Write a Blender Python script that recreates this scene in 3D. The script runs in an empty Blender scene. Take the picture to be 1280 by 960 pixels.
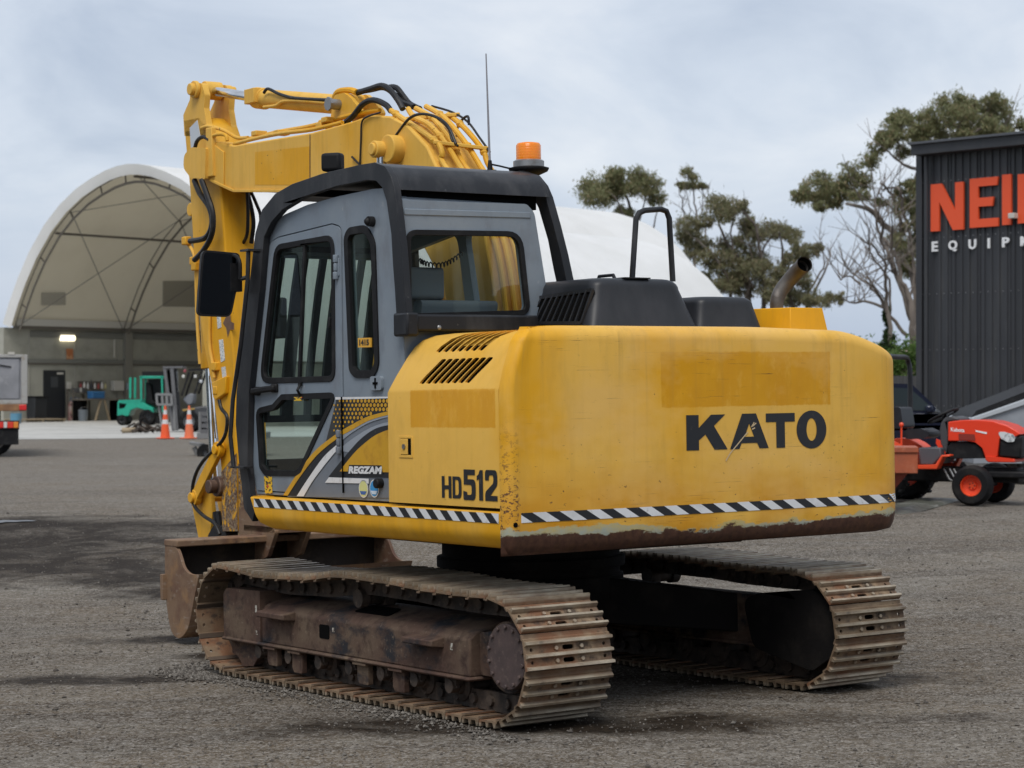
import bpy, bmesh, math, random
from math import sin, cos, pi, radians, sqrt, atan2
from mathutils import Vector, Matrix
from mathutils.geometry import tessellate_polygon
random.seed(7)
scene = bpy.context.scene
COL = scene.collection

# ---------------------------------------------------------------- camera
FPX = 2719.66                       # focal length in pixels of a 1280 wide picture
CAM = Vector((-7.2195, -9.8776, 1.6359))
YAW, PITCH = 0.621715, 0.001724
FWD = Vector((sin(YAW)*cos(PITCH), cos(YAW)*cos(PITCH), sin(PITCH)))
RGT = Vector((cos(YAW), -sin(YAW), 0))
UPV = RGT.cross(FWD)
cd = bpy.data.cameras.new('camera')
cam = bpy.data.objects.new('camera', cd); COL.objects.link(cam)
R = Matrix((RGT, UPV, -FWD)).transposed()
cam.matrix_world = Matrix.Translation(CAM) @ R.to_4x4()
cd.sensor_width = 36.0
cd.lens = 36.0*FPX/1280.0
cd.clip_start = 0.1; cd.clip_end = 3000
cd.dof.use_dof = True; cd.dof.focus_distance = 11.9; cd.dof.aperture_fstop = 5.6
scene.camera = cam

# ---------------------------------------------------------------- sky, sun, exposure
SUN_EL, SUN_AZ = radians(56), radians(-132)     # from behind the camera, a little to the left
world = bpy.data.worlds.new('World'); scene.world = world; world.use_nodes = True
wt = world.node_tree; wt.nodes.clear()
def WN(t, **k):
    n = wt.nodes.new(t)
    for a, v in k.items(): setattr(n, a, v)
    return n
sky = WN('ShaderNodeTexSky', sky_type='NISHITA', sun_disc=False)
sky.sun_elevation = SUN_EL; sky.sun_rotation = SUN_AZ
sky.air_density = 1.0; sky.dust_density = 1.5
tc = WN('ShaderNodeTexCoord'); mp = WN('ShaderNodeMapping'); mp.inputs['Scale'].default_value = (1.0, 1.0, 2.6)
wt.links.new(tc.outputs['Generated'], mp.inputs['Vector'])
nz = WN('ShaderNodeTexNoise'); nz.inputs['Scale'].default_value = 5.5; nz.inputs['Detail'].default_value = 7; nz.inputs['Roughness'].default_value = .56
nz.inputs['Distortion'].default_value = .5
wt.links.new(mp.outputs[0], nz.inputs['Vector'])
rp = WN('ShaderNodeValToRGB')
rp.color_ramp.elements[0].position = .30; rp.color_ramp.elements[0].color = (3.35, 3.85, 4.7, 1)
rp.color_ramp.elements[1].position = .68; rp.color_ramp.elements[1].color = (5.7, 5.95, 6.35, 1)
e = rp.color_ramp.elements.new(.5); e.color = (4.55, 5.0, 5.7, 1)
wt.links.new(nz.outputs['Fac'], rp.inputs['Fac'])
# bluer, darker cloud base low on the horizon, even round the whole horizon
sx = WN('ShaderNodeSeparateXYZ'); wt.links.new(tc.outputs['Generated'], sx.inputs[0])
mr = WN('ShaderNodeMapRange'); mr.inputs['From Min'].default_value = .0; mr.inputs['From Max'].default_value = .10
mr.inputs['To Min'].default_value = 0; mr.inputs['To Max'].default_value = 1
wt.links.new(sx.outputs['Z'], mr.inputs['Value'])
lo = WN('ShaderNodeMix', data_type='RGBA'); lo.inputs['A'].default_value = (3.0, 3.6, 4.7, 1)
wt.links.new(mr.outputs[0], lo.inputs['Factor']); wt.links.new(rp.outputs[0], lo.inputs['B'])
mx = WN('ShaderNodeMix', data_type='RGBA'); mx.inputs['Factor'].default_value = .9
wt.links.new(sky.outputs[0], mx.inputs['A']); wt.links.new(lo.outputs['Result'], mx.inputs['B'])
bg = WN('ShaderNodeBackground'); bg.inputs['Strength'].default_value = .1
wt.links.new(mx.outputs['Result'], bg.inputs['Color'])
wo = WN('ShaderNodeOutputWorld'); wt.links.new(bg.outputs[0], wo.inputs['Surface'])

sl = bpy.data.lights.new('sun', 'SUN'); sl.energy = 1.5; sl.angle = radians(30); sl.color = (1, .96, .9)
so = bpy.data.objects.new('sun', sl); COL.objects.link(so)
sd = Vector((sin(SUN_AZ)*cos(SUN_EL), cos(SUN_AZ)*cos(SUN_EL), sin(SUN_EL)))
so.rotation_euler = (-sd).to_track_quat('-Z', 'Y').to_euler()

scene.view_settings.view_transform = 'Standard'; scene.view_settings.look = 'None'
scene.view_settings.exposure = 0.55; scene.view_settings.gamma = 1.0
scene.render.engine = 'CYCLES'
scene.cycles.max_bounces = 6; scene.cycles.transparent_max_bounces = 16

# ---------------------------------------------------------------- placing helpers
TX, TY, TH = 0.00974, -0.01192, -0.009192      # lean of the machine on the sloping yard, swing of its upper body
ROOTM = Matrix(((1, 0, -TX, 0), (0, 1, -TY, 0), (TX, TY, 1, 0), (0, 0, 0, 1)))
RINV = ROOTM.inverted()
def ray(px, py):
    return (FWD*FPX + RGT*(px-640) - UPV*(py-480)).normalized()
def mach(p, swing=True):
    q = RINV @ p
    if swing: q = Matrix.Rotation(-TH, 3, 'Z') @ q
    return q
def on(px, py, axis, val, swing=True):
    """the point of the machine, in its own metres, seen at (px, py) on the plane axis = val"""
    a = mach(CAM, swing); b = mach(CAM + ray(px, py), swing)
    return a + (b-a)*((val-a[axis])/(b[axis]-a[axis]))
def onx(px, py, x): return on(px, py, 0, x)
def yz(pts, x=-1.2):
    return [(p.y, p.z) for p in (onx(u, v, x) for u, v in pts)]
ZFAR = 0.25
def smooth(a, b, t):
    t = max(0.0, min(1.0, (t-a)/(b-a))); return t*t*(3-2*t)
def ground_z(x, y):
    d = x*sin(YAW)+y*cos(YAW)
    w = smooth(2.6, 13, d)
    near = TX*x+TY*y
    near = max(-.12, min(.12, near))
    return near*(1-w)+ZFAR*w
def far_pt(px, d, h=0.0):
    """a point of the yard at distance d along the view, below picture column px, h above the ground"""
    p = CAM + Vector((sin(YAW), cos(YAW), 0))*d + RGT*((px-640)/FPX*d)
    return Vector((p.x, p.y, ground_z(p.x, p.y)+h))
def hgt(py, d):            # world height seen at picture row py at distance d
    return CAM.z + d*(484.7-py)/FPX

# ---------------------------------------------------------------- mesh helpers
class MB:
    def __init__(s): s.v = []; s.f = []
    def add(s, v, f):
        o = len(s.v); s.v += [tuple(p) for p in v]; s.f += [tuple(i+o for i in q) for q in f]; return s
    def box(s, a, b, M=None):
        x0, y0, z0 = a; x1, y1, z1 = b
        v = [Vector(p) for p in ((x0,y0,z0),(x1,y0,z0),(x1,y1,z0),(x0,y1,z0),(x0,y0,z1),(x1,y0,z1),(x1,y1,z1),(x0,y1,z1))]
        if M: v = [M @ p for p in v]
        return s.add(v, [(3,2,1,0),(4,5,6,7),(0,1,5,4),(1,2,6,5),(2,3,7,6),(3,0,4,7)])
    def cbox(s, c, d, M=None):
        return s.box([c[i]-d[i]/2 for i in range(3)], [c[i]+d[i]/2 for i in range(3)], M)
    def bar(s, p, q, w, h=None, up=(0,0,1)):
        p, q = Vector(p), Vector(q); h = h or w; d = q-p; L = d.length; d.normalize()
        u = Vector(up)
        if abs(d.dot(u)) > .98: u = Vector((1,0,0))
        r = d.cross(u).normalized(); u = r.cross(d)
        M = Matrix((r, d, u)).transposed().to_4x4(); M.translation = p
        return s.box((-w/2, 0, -h/2), (w/2, L, h/2), M)
    def prism(s, poly, a, b, m=None, holes=()):
        """polygon (with holes) extruded between a and b; m(u, v, w) makes the point"""
        m = m or (lambda u, v, w: (w, u, v))
        loops = [list(poly)]+[list(h) for h in holes]
        tris = tessellate_polygon([[Vector((p[0], p[1], 0)) for p in l] for l in loops])
        flat = [p for l in loops for p in l]; n = len(flat)
        v = [m(p[0], p[1], a) for p in flat]+[m(p[0], p[1], b) for p in flat]
        f = [tuple(t) for t in tris]+[tuple(i+n for i in reversed(t)) for t in tris]
        o = 0
        for l in loops:
            k = len(l)
            for i in range(k):
                j = (i+1) % k
                f.append((o+i, o+j, o+j+n, o+i+n))
            o += k
        return s.add(v, f)
    def flat(s, poly, m, holes=()):
        loops = [list(poly)]+[list(h) for h in holes]
        tris = tessellate_polygon([[Vector((p[0], p[1], 0)) for p in l] for l in loops])
        return s.add([m(p[0], p[1]) for l in loops for p in l], [tuple(t) for t in tris])
    def tube(s, path, r, n=8, caps=True):
        P = [Vector(p) for p in path]; k = len(P)
        rr = r if isinstance(r, (list, tuple)) else [r]*k
        t0 = (P[1]-P[0]).normalized()
        u = t0.orthogonal().normalized()
        vs = []; fs = []
        for i in range(k):
            t = ((P[min(i+1,k-1)]-P[i]).normalized()+(P[i]-P[max(i-1,0)]).normalized())
            t = t.normalized() if t.length > 1e-6 else t0
            u = (u-t*u.dot(t)).normalized(); w = t.cross(u)
            for j in range(n):
                a = 2*pi*j/n; vs.append(P[i]+(u*cos(a)+w*sin(a))*rr[i])
        for i in range(k-1):
            for j in range(n):
                a = i*n+j; b = i*n+(j+1) % n
                fs.append((a, b, b+n, a+n))
        if caps: fs.append(tuple(range(n-1,-1,-1))); fs.append(tuple(range((k-1)*n, k*n)))
        return s.add(vs, fs)
    def cyl(s, p, q, r, r2=None, n=20):
        return s.tube([p, q], [r, r if r2 is None else r2], n)
    def lathe(s, prof, n=24, M=None):
        """profile of (radius, height) turned about z"""
        vs = []; fs = []; k = len(prof)
        for j in range(n):
            a = 2*pi*j/n
            for r, h in prof: vs.append(Vector((r*cos(a), r*sin(a), h)))
        if M: vs = [M @ p for p in vs]
        for j in range(n):
            for i in range(k-1):
                a = j*k+i; b = ((j+1) % n)*k+i
                fs.append((a, b, b+1, a+1))
        return s.add(vs, fs)
    def loft(s, rings, closed=True, caps=True):
        n = len(rings[0]); vs = [p for r in rings for p in r]; fs = []
        for i in range(len(rings)-1):
            for j in range(n if closed else n-1):
                a = i*n+j; b = i*n+(j+1) % n
                fs.append((a, b, b+n, a+n))
        if caps: fs.append(tuple(range(n-1,-1,-1))); fs.append(tuple(range((len(rings)-1)*n, len(rings)*n)))
        return s.add(vs, fs)
    def sphere(s, c, r, n=10, sq=(1,1,1)):
        prof = []
        vs = []; fs = []; m = n//2
        for i in range(m+1):
            th = pi*i/m
            for j in range(n):
                a = 2*pi*j/n
                vs.append(Vector(c)+Vector((r*sq[0]*sin(th)*cos(a), r*sq[1]*sin(th)*sin(a), r*sq[2]*cos(th))))
        for i in range(m):
            for j in range(n):
                a = i*n+j; b = i*n+(j+1) % n; fs.append((a, a+n, b+n, b))
        return s.add(vs, fs)
    def mesh(s, name, mat=None, ang=35):
        me = bpy.data.meshes.new(name); me.from_pydata(s.v, [], s.f); me.validate()
        bm = bmesh.new(); bm.from_mesh(me); bmesh.ops.remove_doubles(bm, verts=bm.verts, dist=1e-5)
        bmesh.ops.recalc_face_normals(bm, faces=bm.faces); bm.to_mesh(me); bm.free()
        if ang:
            me.polygons.foreach_set('use_smooth', [True]*len(me.polygons)); me.set_sharp_from_angle(angle=radians(ang))
        if mat: me.materials.append(mat)
        return me
    def build(s, name, mat, parent=None, bevel=0, ang=35, swing=False, label=None, seg=2):
        o = bpy.data.objects.new(name, s.mesh(name, mat, ang)); COL.objects.link(o)
        if parent: o.parent = parent
        if swing: o.rotation_euler.z = TH
        if bevel:
            b = o.modifiers.new('bevel', 'BEVEL'); b.width = bevel; b.segments = seg; b.limit_method = 'ANGLE'; b.angle_limit = radians(32)
            b.harden_normals = False
        if label: o['label'] = label
        return o
def tag(o, label=None, cat=None, group=None, kind=None):
    if label: o['label'] = label
    if cat: o['category'] = cat
    if group: o['group'] = group
    if kind: o['kind'] = kind
    return o
def thing(name, label, cat, loc=(0,0,0), rz=0.0, group=None):
    o = bpy.data.objects.new(name, None); COL.objects.link(o); o.empty_display_size = .2
    o.location = loc; o.rotation_euler.z = rz
    return tag(o, label, cat, group)
def rnd(poly, r, seg=5):
    """rounds the corners of a polygon; r may be a list, one radius a corner"""
    out = []; n = len(poly)
    for i in range(n):
        p = Vector(poly[i]); a = Vector(poly[i-1]); b = Vector(poly[(i+1) % n])
        rr = r[i] if isinstance(r, (list, tuple)) else r
        if rr <= 0: out.append((p.x, p.y)); continue
        u = (a-p); v = (b-p); lu, lv = u.length, v.length; u.normalize(); v.normalize()
        ang = math.acos(max(-1, min(1, u.dot(v))))
        if ang > 3.05: out.append((p.x, p.y)); continue
        t = min(rr/math.tan(ang/2), lu*.48, lv*.48); 
        p1, p2 = p+u*t, p+v*t
        for k in range(seg+1):
            s = k/seg
            q = p1*(1-s)**2+p*2*s*(1-s)+p2*s*s
            out.append((q.x, q.y))
    return out
def inset(poly, d):
    n = len(poly); A = sum(poly[i-1][0]*poly[i][1]-poly[i][0]*poly[i-1][1] for i in range(n))
    sg = 1 if A > 0 else -1; out = []
    for i in range(n):
        a, p, b = Vector(poly[i-1]), Vector(poly[i]), Vector(poly[(i+1) % n])
        e1 = p-a; e2 = b-p
        if e1.length < 1e-7: e1 = e2
        if e2.length < 1e-7: e2 = e1
        n1 = Vector((-e1.y, e1.x)).normalized()*sg; n2 = Vector((-e2.y, e2.x)).normalized()*sg
        m = n1+n2
        m = m/max(.3, m.dot(n1)) if m.length > 1e-6 else n1
        out.append((p.x+m.x*d, p.y+m.y*d))
    return out
def spline(pts, k=6):
    P = [Vector(p) for p in pts]; out = []
    for i in range(len(P)-1):
        a = P[max(i-1,0)]; b = P[i]; c = P[i+1]; d = P[min(i+2,len(P)-1)]
        for j in range(k):
            t = j/k
            out.append(.5*((2*b)+(c-a)*t+(2*a-5*b+4*c-d)*t*t+(3*b-a-3*c+d)*t**3))
    out.append(P[-1]); return out
def circ2(c, r, n=16, ry=None):
    ry = ry or r
    return [(c[0]+r*cos(2*pi*i/n), c[1]+ry*sin(2*pi*i/n)) for i in range(n)]
def text_mesh(txt, size=1.0, bold=0.0, shear=0.0, space=1.0):
    cu = bpy.data.curves.new('t', 'FONT'); cu.body = txt; cu.size = size; cu.offset = bold; cu.shear = shear; cu.space_character = space
    cu.fill_mode = 'FRONT' if hasattr(cu, 'fill_mode') else cu.fill_mode; cu.resolution_u = 3
    o = bpy.data.objects.new('t', cu); COL.objects.link(o)
    dg = bpy.context.evaluated_depsgraph_get(); me = bpy.data.meshes.new_from_object(o.evaluated_get(dg))
    v = [tuple(p.co) for p in me.vertices]; f = [tuple(p.vertices) for p in me.polygons]
    bpy.data.objects.remove(o); bpy.data.curves.remove(cu); bpy.data.meshes.remove(me)
    xs = [p[0] for p in v]; ys = [p[1] for p in v]; x0, x1, y0, y1 = min(xs), max(xs), min(ys), max(ys)
    return [((p[0]-x0)/(x1-x0), (p[1]-y0)/(y1-y0)) for p in v], f, (x1-x0)/(y1-y0)

# ---------------------------------------------------------------- materials
class NT:
    def __init__(s, name):
        s.m = bpy.data.materials.new(name); s.m.use_nodes = True; s.t = s.m.node_tree
        s.b = s.t.nodes['Principled BSDF']; s.out = s.t.nodes['Material Output']
        s.obj = s.n('ShaderNodeTexCoord').outputs['Object']
    def n(s, t, **k):
        q = s.t.nodes.new(t)
        for a, v in k.items(): setattr(q, a, v)
        return q
    def set(s, sock, v):
        if hasattr(v, 'links') or hasattr(v, 'is_linked'): s.t.links.new(v, sock)
        else: sock.default_value = v if not isinstance(v, tuple) or len(v) != 3 or sock.type != 'RGBA' else (*v, 1)
    def noise(s, scale, detail=4, rough=.55, st=(1,1,1), dist=0, off=(0,0,0), rot=0):
        mp = s.n('ShaderNodeMapping'); mp.inputs['Scale'].default_value = st; mp.inputs['Location'].default_value = off
        if rot:
            m0 = s.n('ShaderNodeMapping'); m0.inputs['Rotation'].default_value = (0, 0, rot); s.t.links.new(s.obj, m0.inputs['Vector']); s.t.links.new(m0.outputs[0], mp.inputs['Vector'])
        else: s.t.links.new(s.obj, mp.inputs['Vector'])
        q = s.n('ShaderNodeTexNoise'); q.inputs['Scale'].default_value = scale; q.inputs['Detail'].default_value = detail
        q.inputs['Roughness'].default_value = rough; q.inputs['Distortion'].default_value = dist
        s.t.links.new(mp.outputs[0], q.inputs['Vector']); return q.outputs['Fac']
    def ramp(s, v, a, b, lo=0.0, hi=1.0):
        q = s.n('ShaderNodeMapRange'); s.set(q.inputs['Value'], v)
        for k, w in (('From Min', a), ('From Max', b), ('To Min', lo), ('To Max', hi)): q.inputs[k].default_value = w
        return q.outputs[0]
    def mix(s, fac, a, b):
        q = s.n('ShaderNodeMix', data_type='RGBA'); s.set(q.inputs['Factor'], fac); s.set(q.inputs['A'], a); s.set(q.inputs['B'], b)
        return q.outputs['Result']
    def math(s, op, a, b=0.0, clamp=False):
        q = s.n('ShaderNodeMath', operation=op, use_clamp=clamp); s.set(q.inputs[0], a); s.set(q.inputs[1], b); return q.outputs[0]
    def xyz(s):
        q = s.n('ShaderNodeSeparateXYZ'); s.t.links.new(s.obj, q.inputs[0]); return q.outputs
    def rand(s): return s.n('ShaderNodeObjectInfo').outputs['Random']
    def bump(s, h, strength=.3, dist=.01):
        q = s.n('ShaderNodeBump'); q.inputs['Strength'].default_value = strength; q.inputs['Distance'].default_value = dist
        s.set(q.inputs['Height'], h); s.t.links.new(q.outputs[0], s.b.inputs['Normal'])
    def done(s, col=None, rough=None, metal=None, spec=None):
        if col is not None: s.set(s.b.inputs['Base Color'], col)
        if rough is not None: s.set(s.b.inputs['Roughness'], rough)
        if metal is not None: s.set(s.b.inputs['Metallic'], metal)
        if spec is not None: s.b.inputs['Specular IOR Level'].default_value = spec
        return s.m
def pmat(name, col, rough=.5, metal=0.0, layers=(), bump=None, spec=None, rand=0.0):
    """base colour plus layers (colour, scale, lo, hi[, stretch[, detail]]) laid over it through noise"""
    m = NT(name); c = m.mix(0.0, col, col)
    for i, l in enumerate(layers):
        st = l[4] if len(l) > 4 else (1,1,1); dt = l[5] if len(l) > 5 else 5
        c = m.mix(m.ramp(m.noise(l[1], dt, .6, st, 0, (i*7.3, i*3.1, i*1.7)), l[2], l[3]), c, l[0])
    if rand:
        hs = m.n('ShaderNodeHueSaturation'); m.set(hs.inputs['Value'], m.ramp(m.rand(), 0, 1, 1-rand, 1+rand)); m.set(hs.inputs['Color'], c); c = hs.outputs[0]
    if bump: m.bump(m.noise(bump[0], 4), bump[1], bump[2] if len(bump) > 2 else .01)
    return m.done(c, rough, metal, spec)
# ---------------------------------------------------------------- paints of the machine
YEL, YFADE, YDEEP = (.70,.345,.010), (.73,.425,.075), (.47,.19,.004)
def yellow(name, fade=.5, deep=0.0, chips=.72, special=None, dirt=.35):
    m = NT(name); x, y, z = m.xyz()
    n1 = m.noise(1.6, 4, .5, (1,1,.8)); n2 = m.noise(9, 6, .6, (1,1,.35))
    c = m.mix(m.ramp(n1, .62-fade*.5, .82-fade*.5), YEL, YFADE)
    c = m.mix(m.ramp(n2, .52, .8, 0, .35), c, (.42,.24,.05))
    if special: c = special(m, c, x, y, z)
    # vertical rain streaks and grime
    st = m.noise(26, 3, .6, (1,1,.05)); c = m.mix(m.ramp(st, .5, .85, 0, dirt), c, (.30,.16,.03))
    # small chips
    ch = m.noise(38, 3, .5, (1,1,1)); c = m.mix(m.ramp(ch, chips, chips+.02), c, (.07,.035,.02))
    m.bump(m.math('ADD', m.math('MULTIPLY', m.noise(2.6, 3, .5), 9.0), m.math('MULTIPLY', m.noise(70, 2), .3)), .10, .012)
    return m.done(c, m.ramp(n2, .3, .8, .45, .65), 0, .25)
M = {}
def cw_paint(m, c, x, y, z):
    # the cleaner rectangle where a sign used to stick
    def band(v, a, b, s=.003): return m.math('MULTIPLY', m.ramp(v, a-s, a+s), m.ramp(v, b+s, b-s))
    wob = m.math('MULTIPLY', m.math('SUBTRACT', m.noise(16, 6, .75), .5), .022)
    g = m.math('MULTIPLY', band(m.math('ADD', x, wob), -.36, .781), band(m.math('ADD', z, wob), 1.522, 1.797))
    g = m.math('MULTIPLY', g, m.ramp(m.noise(11, 6, .7, (1,1,.5), 0, (6,1,3)), .30, .46, .45, 1))
    rear = m.ramp(y, -1.5, -1.56)
    c = m.mix(m.math('MULTIPLY', m.math('MULTIPLY', g, rear), .92), c, m.mix(m.ramp(m.noise(6, 4, .6, (1,1,.25)), .35, .7), (.62,.295,.005), (.57,.255,.004)))
    # paler brushed band beside it, deeper paint low down
    c = m.mix(m.math('MULTIPLY', m.ramp(z, 1.28, 1.0), m.ramp(m.noise(2.2, 3, .5, (1,1,2)), .35, .6)), c, (.56,.25,.012))
    # scratches along the face
    s = m.noise(3.2, 5, .65, (1.0,1,60)); n = m.noise(2.3, 3, .5, (1,1,4), 0, (3,1,2))
    c = m.mix(m.math('MULTIPLY', m.ramp(s, .63, .66), m.ramp(n, .46, .6)), c, (.10,.05,.02))
    c = m.mix(m.math('MULTIPLY', m.ramp(m.noise(19, 4, .6, (1,1,.035), 0, (2,2,0)), .55, .8), m.ramp(z, 1.2, 1.9, 0, .55)), c, (.36,.21,.05))
    c = m.mix(m.ramp(m.noise(1.1, 5, .65, (1,1,1.5), 0, (8,1,1)), .50, .66, 0, .5), c, (.74,.46,.15))
    c = m.mix(m.math('MULTIPLY', m.ramp(m.noise(46, 4, .65, (.5,1,1), 0, (1,4,2)), .66, .69), m.ramp(z, 1.45, 1.0, .15, 1)), c, (.11,.055,.03))
    # chipped left corner
    e = m.math('MULTIPLY', m.ramp(x, -1.205, -1.225), m.math('MULTIPLY', m.ramp(z, 1.5, 1.1), m.ramp(m.noise(34, 5, .7, (1,1,1.6)), .53, .58)))
    c = m.mix(e, c, (.10,.045,.03))
    # primer and rust along the lower rim
    q = m.noise(5, 8, .7, (1.2,1,2.2)); q2 = m.noise(3.1, 4, .6, (1,1,.4), 0, (5,5,1))
    low = m.math('ADD', z, m.math('MULTIPLY', m.math('SUBTRACT', q, .5), -.13))
    tilt = m.math('MULTIPLY', m.math('ABSOLUTE', x), -.022)
    low = m.math('ADD', low, tilt)
    prim = m.math('ADD', low, m.math('MULTIPLY', m.math('SUBTRACT', q2, .5), -.13))
    c = m.mix(m.ramp(prim, .937, .929), c, m.mix(m.ramp(q, .4, .6), (.36,.39,.33), (.50,.40,.16)))
    c = m.mix(m.ramp(low, .913, .905), c, m.mix(m.ramp(m.noise(30, 5, .7), .3, .7), (.045,.022,.016), (.105,.05,.032)))
    return c
M['cw'] = yellow('counterweight_paint', .62, special=cw_paint, chips=.75, dirt=.14)
def side_paint(m, c, x, y, z):
    def band(v, a, b, s=.003): return m.math('MULTIPLY', m.ramp(v, a-s, a+s), m.ramp(v, b+s, b-s))
    wob = m.math('MULTIPLY', m.math('SUBTRACT', m.noise(18, 6, .75), .5), .018)
    g = m.math('MULTIPLY', band(m.math('ADD', y, wob), -1.521, -.776), band(m.math('ADD', z, wob), 1.4415, 1.6265))
    g = m.math('MULTIPLY', g, m.ramp(m.noise(9, 6, .7, (1,1,.5), 0, (6,1,3)), .30, .48, .5, 1))
    c = m.mix(m.math('MULTIPLY', m.ramp(m.noise(40, 4, .65, (1,.5,1), 0, (1,4,2)), .68, .71), m.ramp(z, 1.4, 1.05, .1, 1)), c, (.13,.07,.035))
    return m.mix(m.math('MULTIPLY', g, .9), c, m.mix(m.ramp(m.noise(6, 4, .6, (1,1,.3)), .35, .7), (.62,.29,.006), (.57,.25,.005)))
M['side'] = yellow('side_panel_paint', .78, special=side_paint, chips=.79, dirt=.12)
M['deck'] = yellow('deck_paint', .12, chips=.77, dirt=.2)
M['boom'] = yellow('boom_paint', .72, chips=.76, dirt=.22)
M['arm'] = yellow('arm_paint', .3, chips=.75, dirt=.28)
M['pipe'] = yellow('pipe_paint', .5, chips=.72, dirt=.35)
def flaked(m, c, x, y, z):
    f = m.noise(24, 5, .7, (1,1,.55)); return m.mix(m.ramp(f, .40, .47), c, m.mix(m.ramp(m.noise(60,3), .4, .6), (.10,.05,.035), (.26,.20,.13)))
M['flaked'] = yellow('flaked_paint', .3, special=flaked, chips=.7)
M['tapeface'] = None
RUSTL = [((.17,.105,.065), 3, .45, .7), ((.05,.032,.026), 6, .5, .68), ((.21,.145,.10), 22, .6, .8)]
M['frame'] = pmat('rusty_frame_steel', (.088,.052,.039), .8, .1, [((.15,.108,.074), 2.2, .42, .68, (1,1,1.6)), ((.026,.026,.030), 3.2, .52, .62, (1,1,1.8)), ((.20,.15,.11), 40, .6, .75), ((.05,.03,.024), 14, .5, .7)], (60,.25,.006), .25)
def shoe_mat():
    m = NT('worn_shoe_steel'); x, y, z = m.xyz(); r = m.rand()
    c = m.mix(m.ramp(m.noise(5, 5, .6), .40, .62), (.225,.16,.10), (.115,.073,.047))
    c = m.mix(m.ramp(m.noise(13, 5, .6, (.4,1,1)), .54, .75), c, (.31,.235,.155))
    c = m.mix(m.math('MULTIPLY', m.ramp(m.noise(3.4, 5, .65, (1,1,1), 0, (3,3,3)), .48, .60), m.ramp(r, .2, .8)), c, (.16,.078,.042))
    c = m.mix(m.ramp(m.noise(8, 6, .7, (1,1,1), 0, (5,1,7)), .56, .66, 0, .85), c, (.052,.038,.030))
    c = m.mix(m.math('MULTIPLY', m.ramp(z, .071, .083), m.ramp(m.noise(9, 4, .6, (.5,1,1)), .35, .6, .25, 1)), c, (.45,.39,.30))
    c = m.mix(m.ramp(z, .050, .044), c, (.085,.062,.046))
    hs = m.n('ShaderNodeHueSaturation'); m.set(hs.inputs['Value'], m.ramp(r, 0, 1, .66, 1.2)); m.set(hs.inputs['Color'], c)
    m.bump(m.noise(70, 3), .3, .005)
    return m.done(hs.outputs[0], m.ramp(z, .07, .083, .75, .45), m.ramp(z, .071, .083, 0, .4), .3)
M['shoe'] = shoe_mat()
M['chain'] = pmat('dusty_chain_steel', (.075,.055,.042), .7, .2, [((.025,.02,.017), 8, .42, .6), ((.15,.11,.08), 25, .58, .78)], (60,.3,.006))
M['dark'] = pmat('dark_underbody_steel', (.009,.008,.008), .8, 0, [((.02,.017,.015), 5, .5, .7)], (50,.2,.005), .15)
M['bucket'] = pmat('bucket_rust', (.20,.125,.075), .7, .1, [((.12,.058,.036), 3, .45, .62), ((.30,.17,.075), 4, .52, .7), ((.30,.24,.19), 9, .58, .75, (1,1,3)), ((.06,.04,.03), 20, .6, .75)], (50,.25,.006))
M['bucketin'] = pmat('bucket_inside_dirt', (.035,.028,.023), .85, 0, [((.07,.05,.035), 5, .5, .65)], (30,.4,.01))  # inside of the bucket, much darker than its outer steel
M['black'] = pmat('black_guard_paint', (.014,.015,.018), .38, 0, [((.05,.05,.052), 5, .48, .75, (1,1,.4)), ((.10,.10,.10), 45, .68, .74)], (80,.08,.003), .3)
M['hood'] = pmat('black_plastic_hood', (.015,.017,.021), .42, 0, [((.030,.032,.038), 3.5, .45, .7, (1,1,.5)), ((.12,.12,.12), 60, .72, .76)], (90,.06,.003), .35)
M['rubber'] = pmat('black_rubber', (.008,.008,.009), .6, 0, [((.022,.022,.022), 9, .5, .7)], None, .25)
M['hose'] = pmat('hydraulic_hose', (.009,.009,.010), .45, 0, [((.04,.036,.03), 18, .55, .7)], None, .35)
M['cab'] = pmat('blue_grey_cab_paint', (.175,.213,.255), .4, 0, [((.215,.25,.285), 1.6, .42, .62), ((.15,.165,.19), 6, .52, .74, (1,1,.5)), ((.34,.35,.36), 30, .66, .75, (1,1,.3))], (80,.05,.003))
M['grey'] = pmat('slate_grey_print', (.16,.18,.21), .42, 0, [((.12,.135,.155), 2, .45, .65)])
M['lgrey'] = pmat('light_grey_print', (.28,.31,.35), .42)
M['white'] = pmat('white_print', (.68,.68,.68), .5, 0, [((.4,.4,.38), 14, .55, .75)])
M['ink'] = pmat('black_print', (.012,.013,.016), .42, 0, [((.05,.045,.04), 30, .62, .72)])
M['gold'] = pmat('gold_print', (.58,.31,.012), .42, 0, [((.42,.2,.01), 8, .5, .7)])
M['chrome'] = pmat('chrome_rod', (.75,.76,.78), .12, 1.0, [((.5,.5,.5), 12, .5, .7, (1,.2,1))])
M['steel'] = pmat('dull_steel', (.30,.30,.30), .4, .8, [((.16,.12,.09), 12, .5, .7)])
M['pin'] = pmat('rusty_pin', (.10,.06,.045), .6, .4, [((.2,.13,.09), 12, .5, .7)])
M['exhaust'] = pmat('exhaust_steel', (.12,.112,.105), .55, .5, [((.075,.06,.05), 6, .45, .65), ((.25,.22,.2), 9, .55, .7)], (40,.2,.005))
M['void'] = pmat('soot_black', (.004,.004,.004), .9, 0, (), None, .05)  # flat black for openings and gaps, their shade put into the colour
M['seat'] = pmat('grey_seat_cloth', (.10,.12,.14), .85, 0, [((.10,.115,.13), 8, .45, .7)])
M['inside'] = pmat('cab_inside_plastic', (.06,.065,.07), .6, 0, [((.09,.095,.1), 5, .45, .7)])
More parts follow.
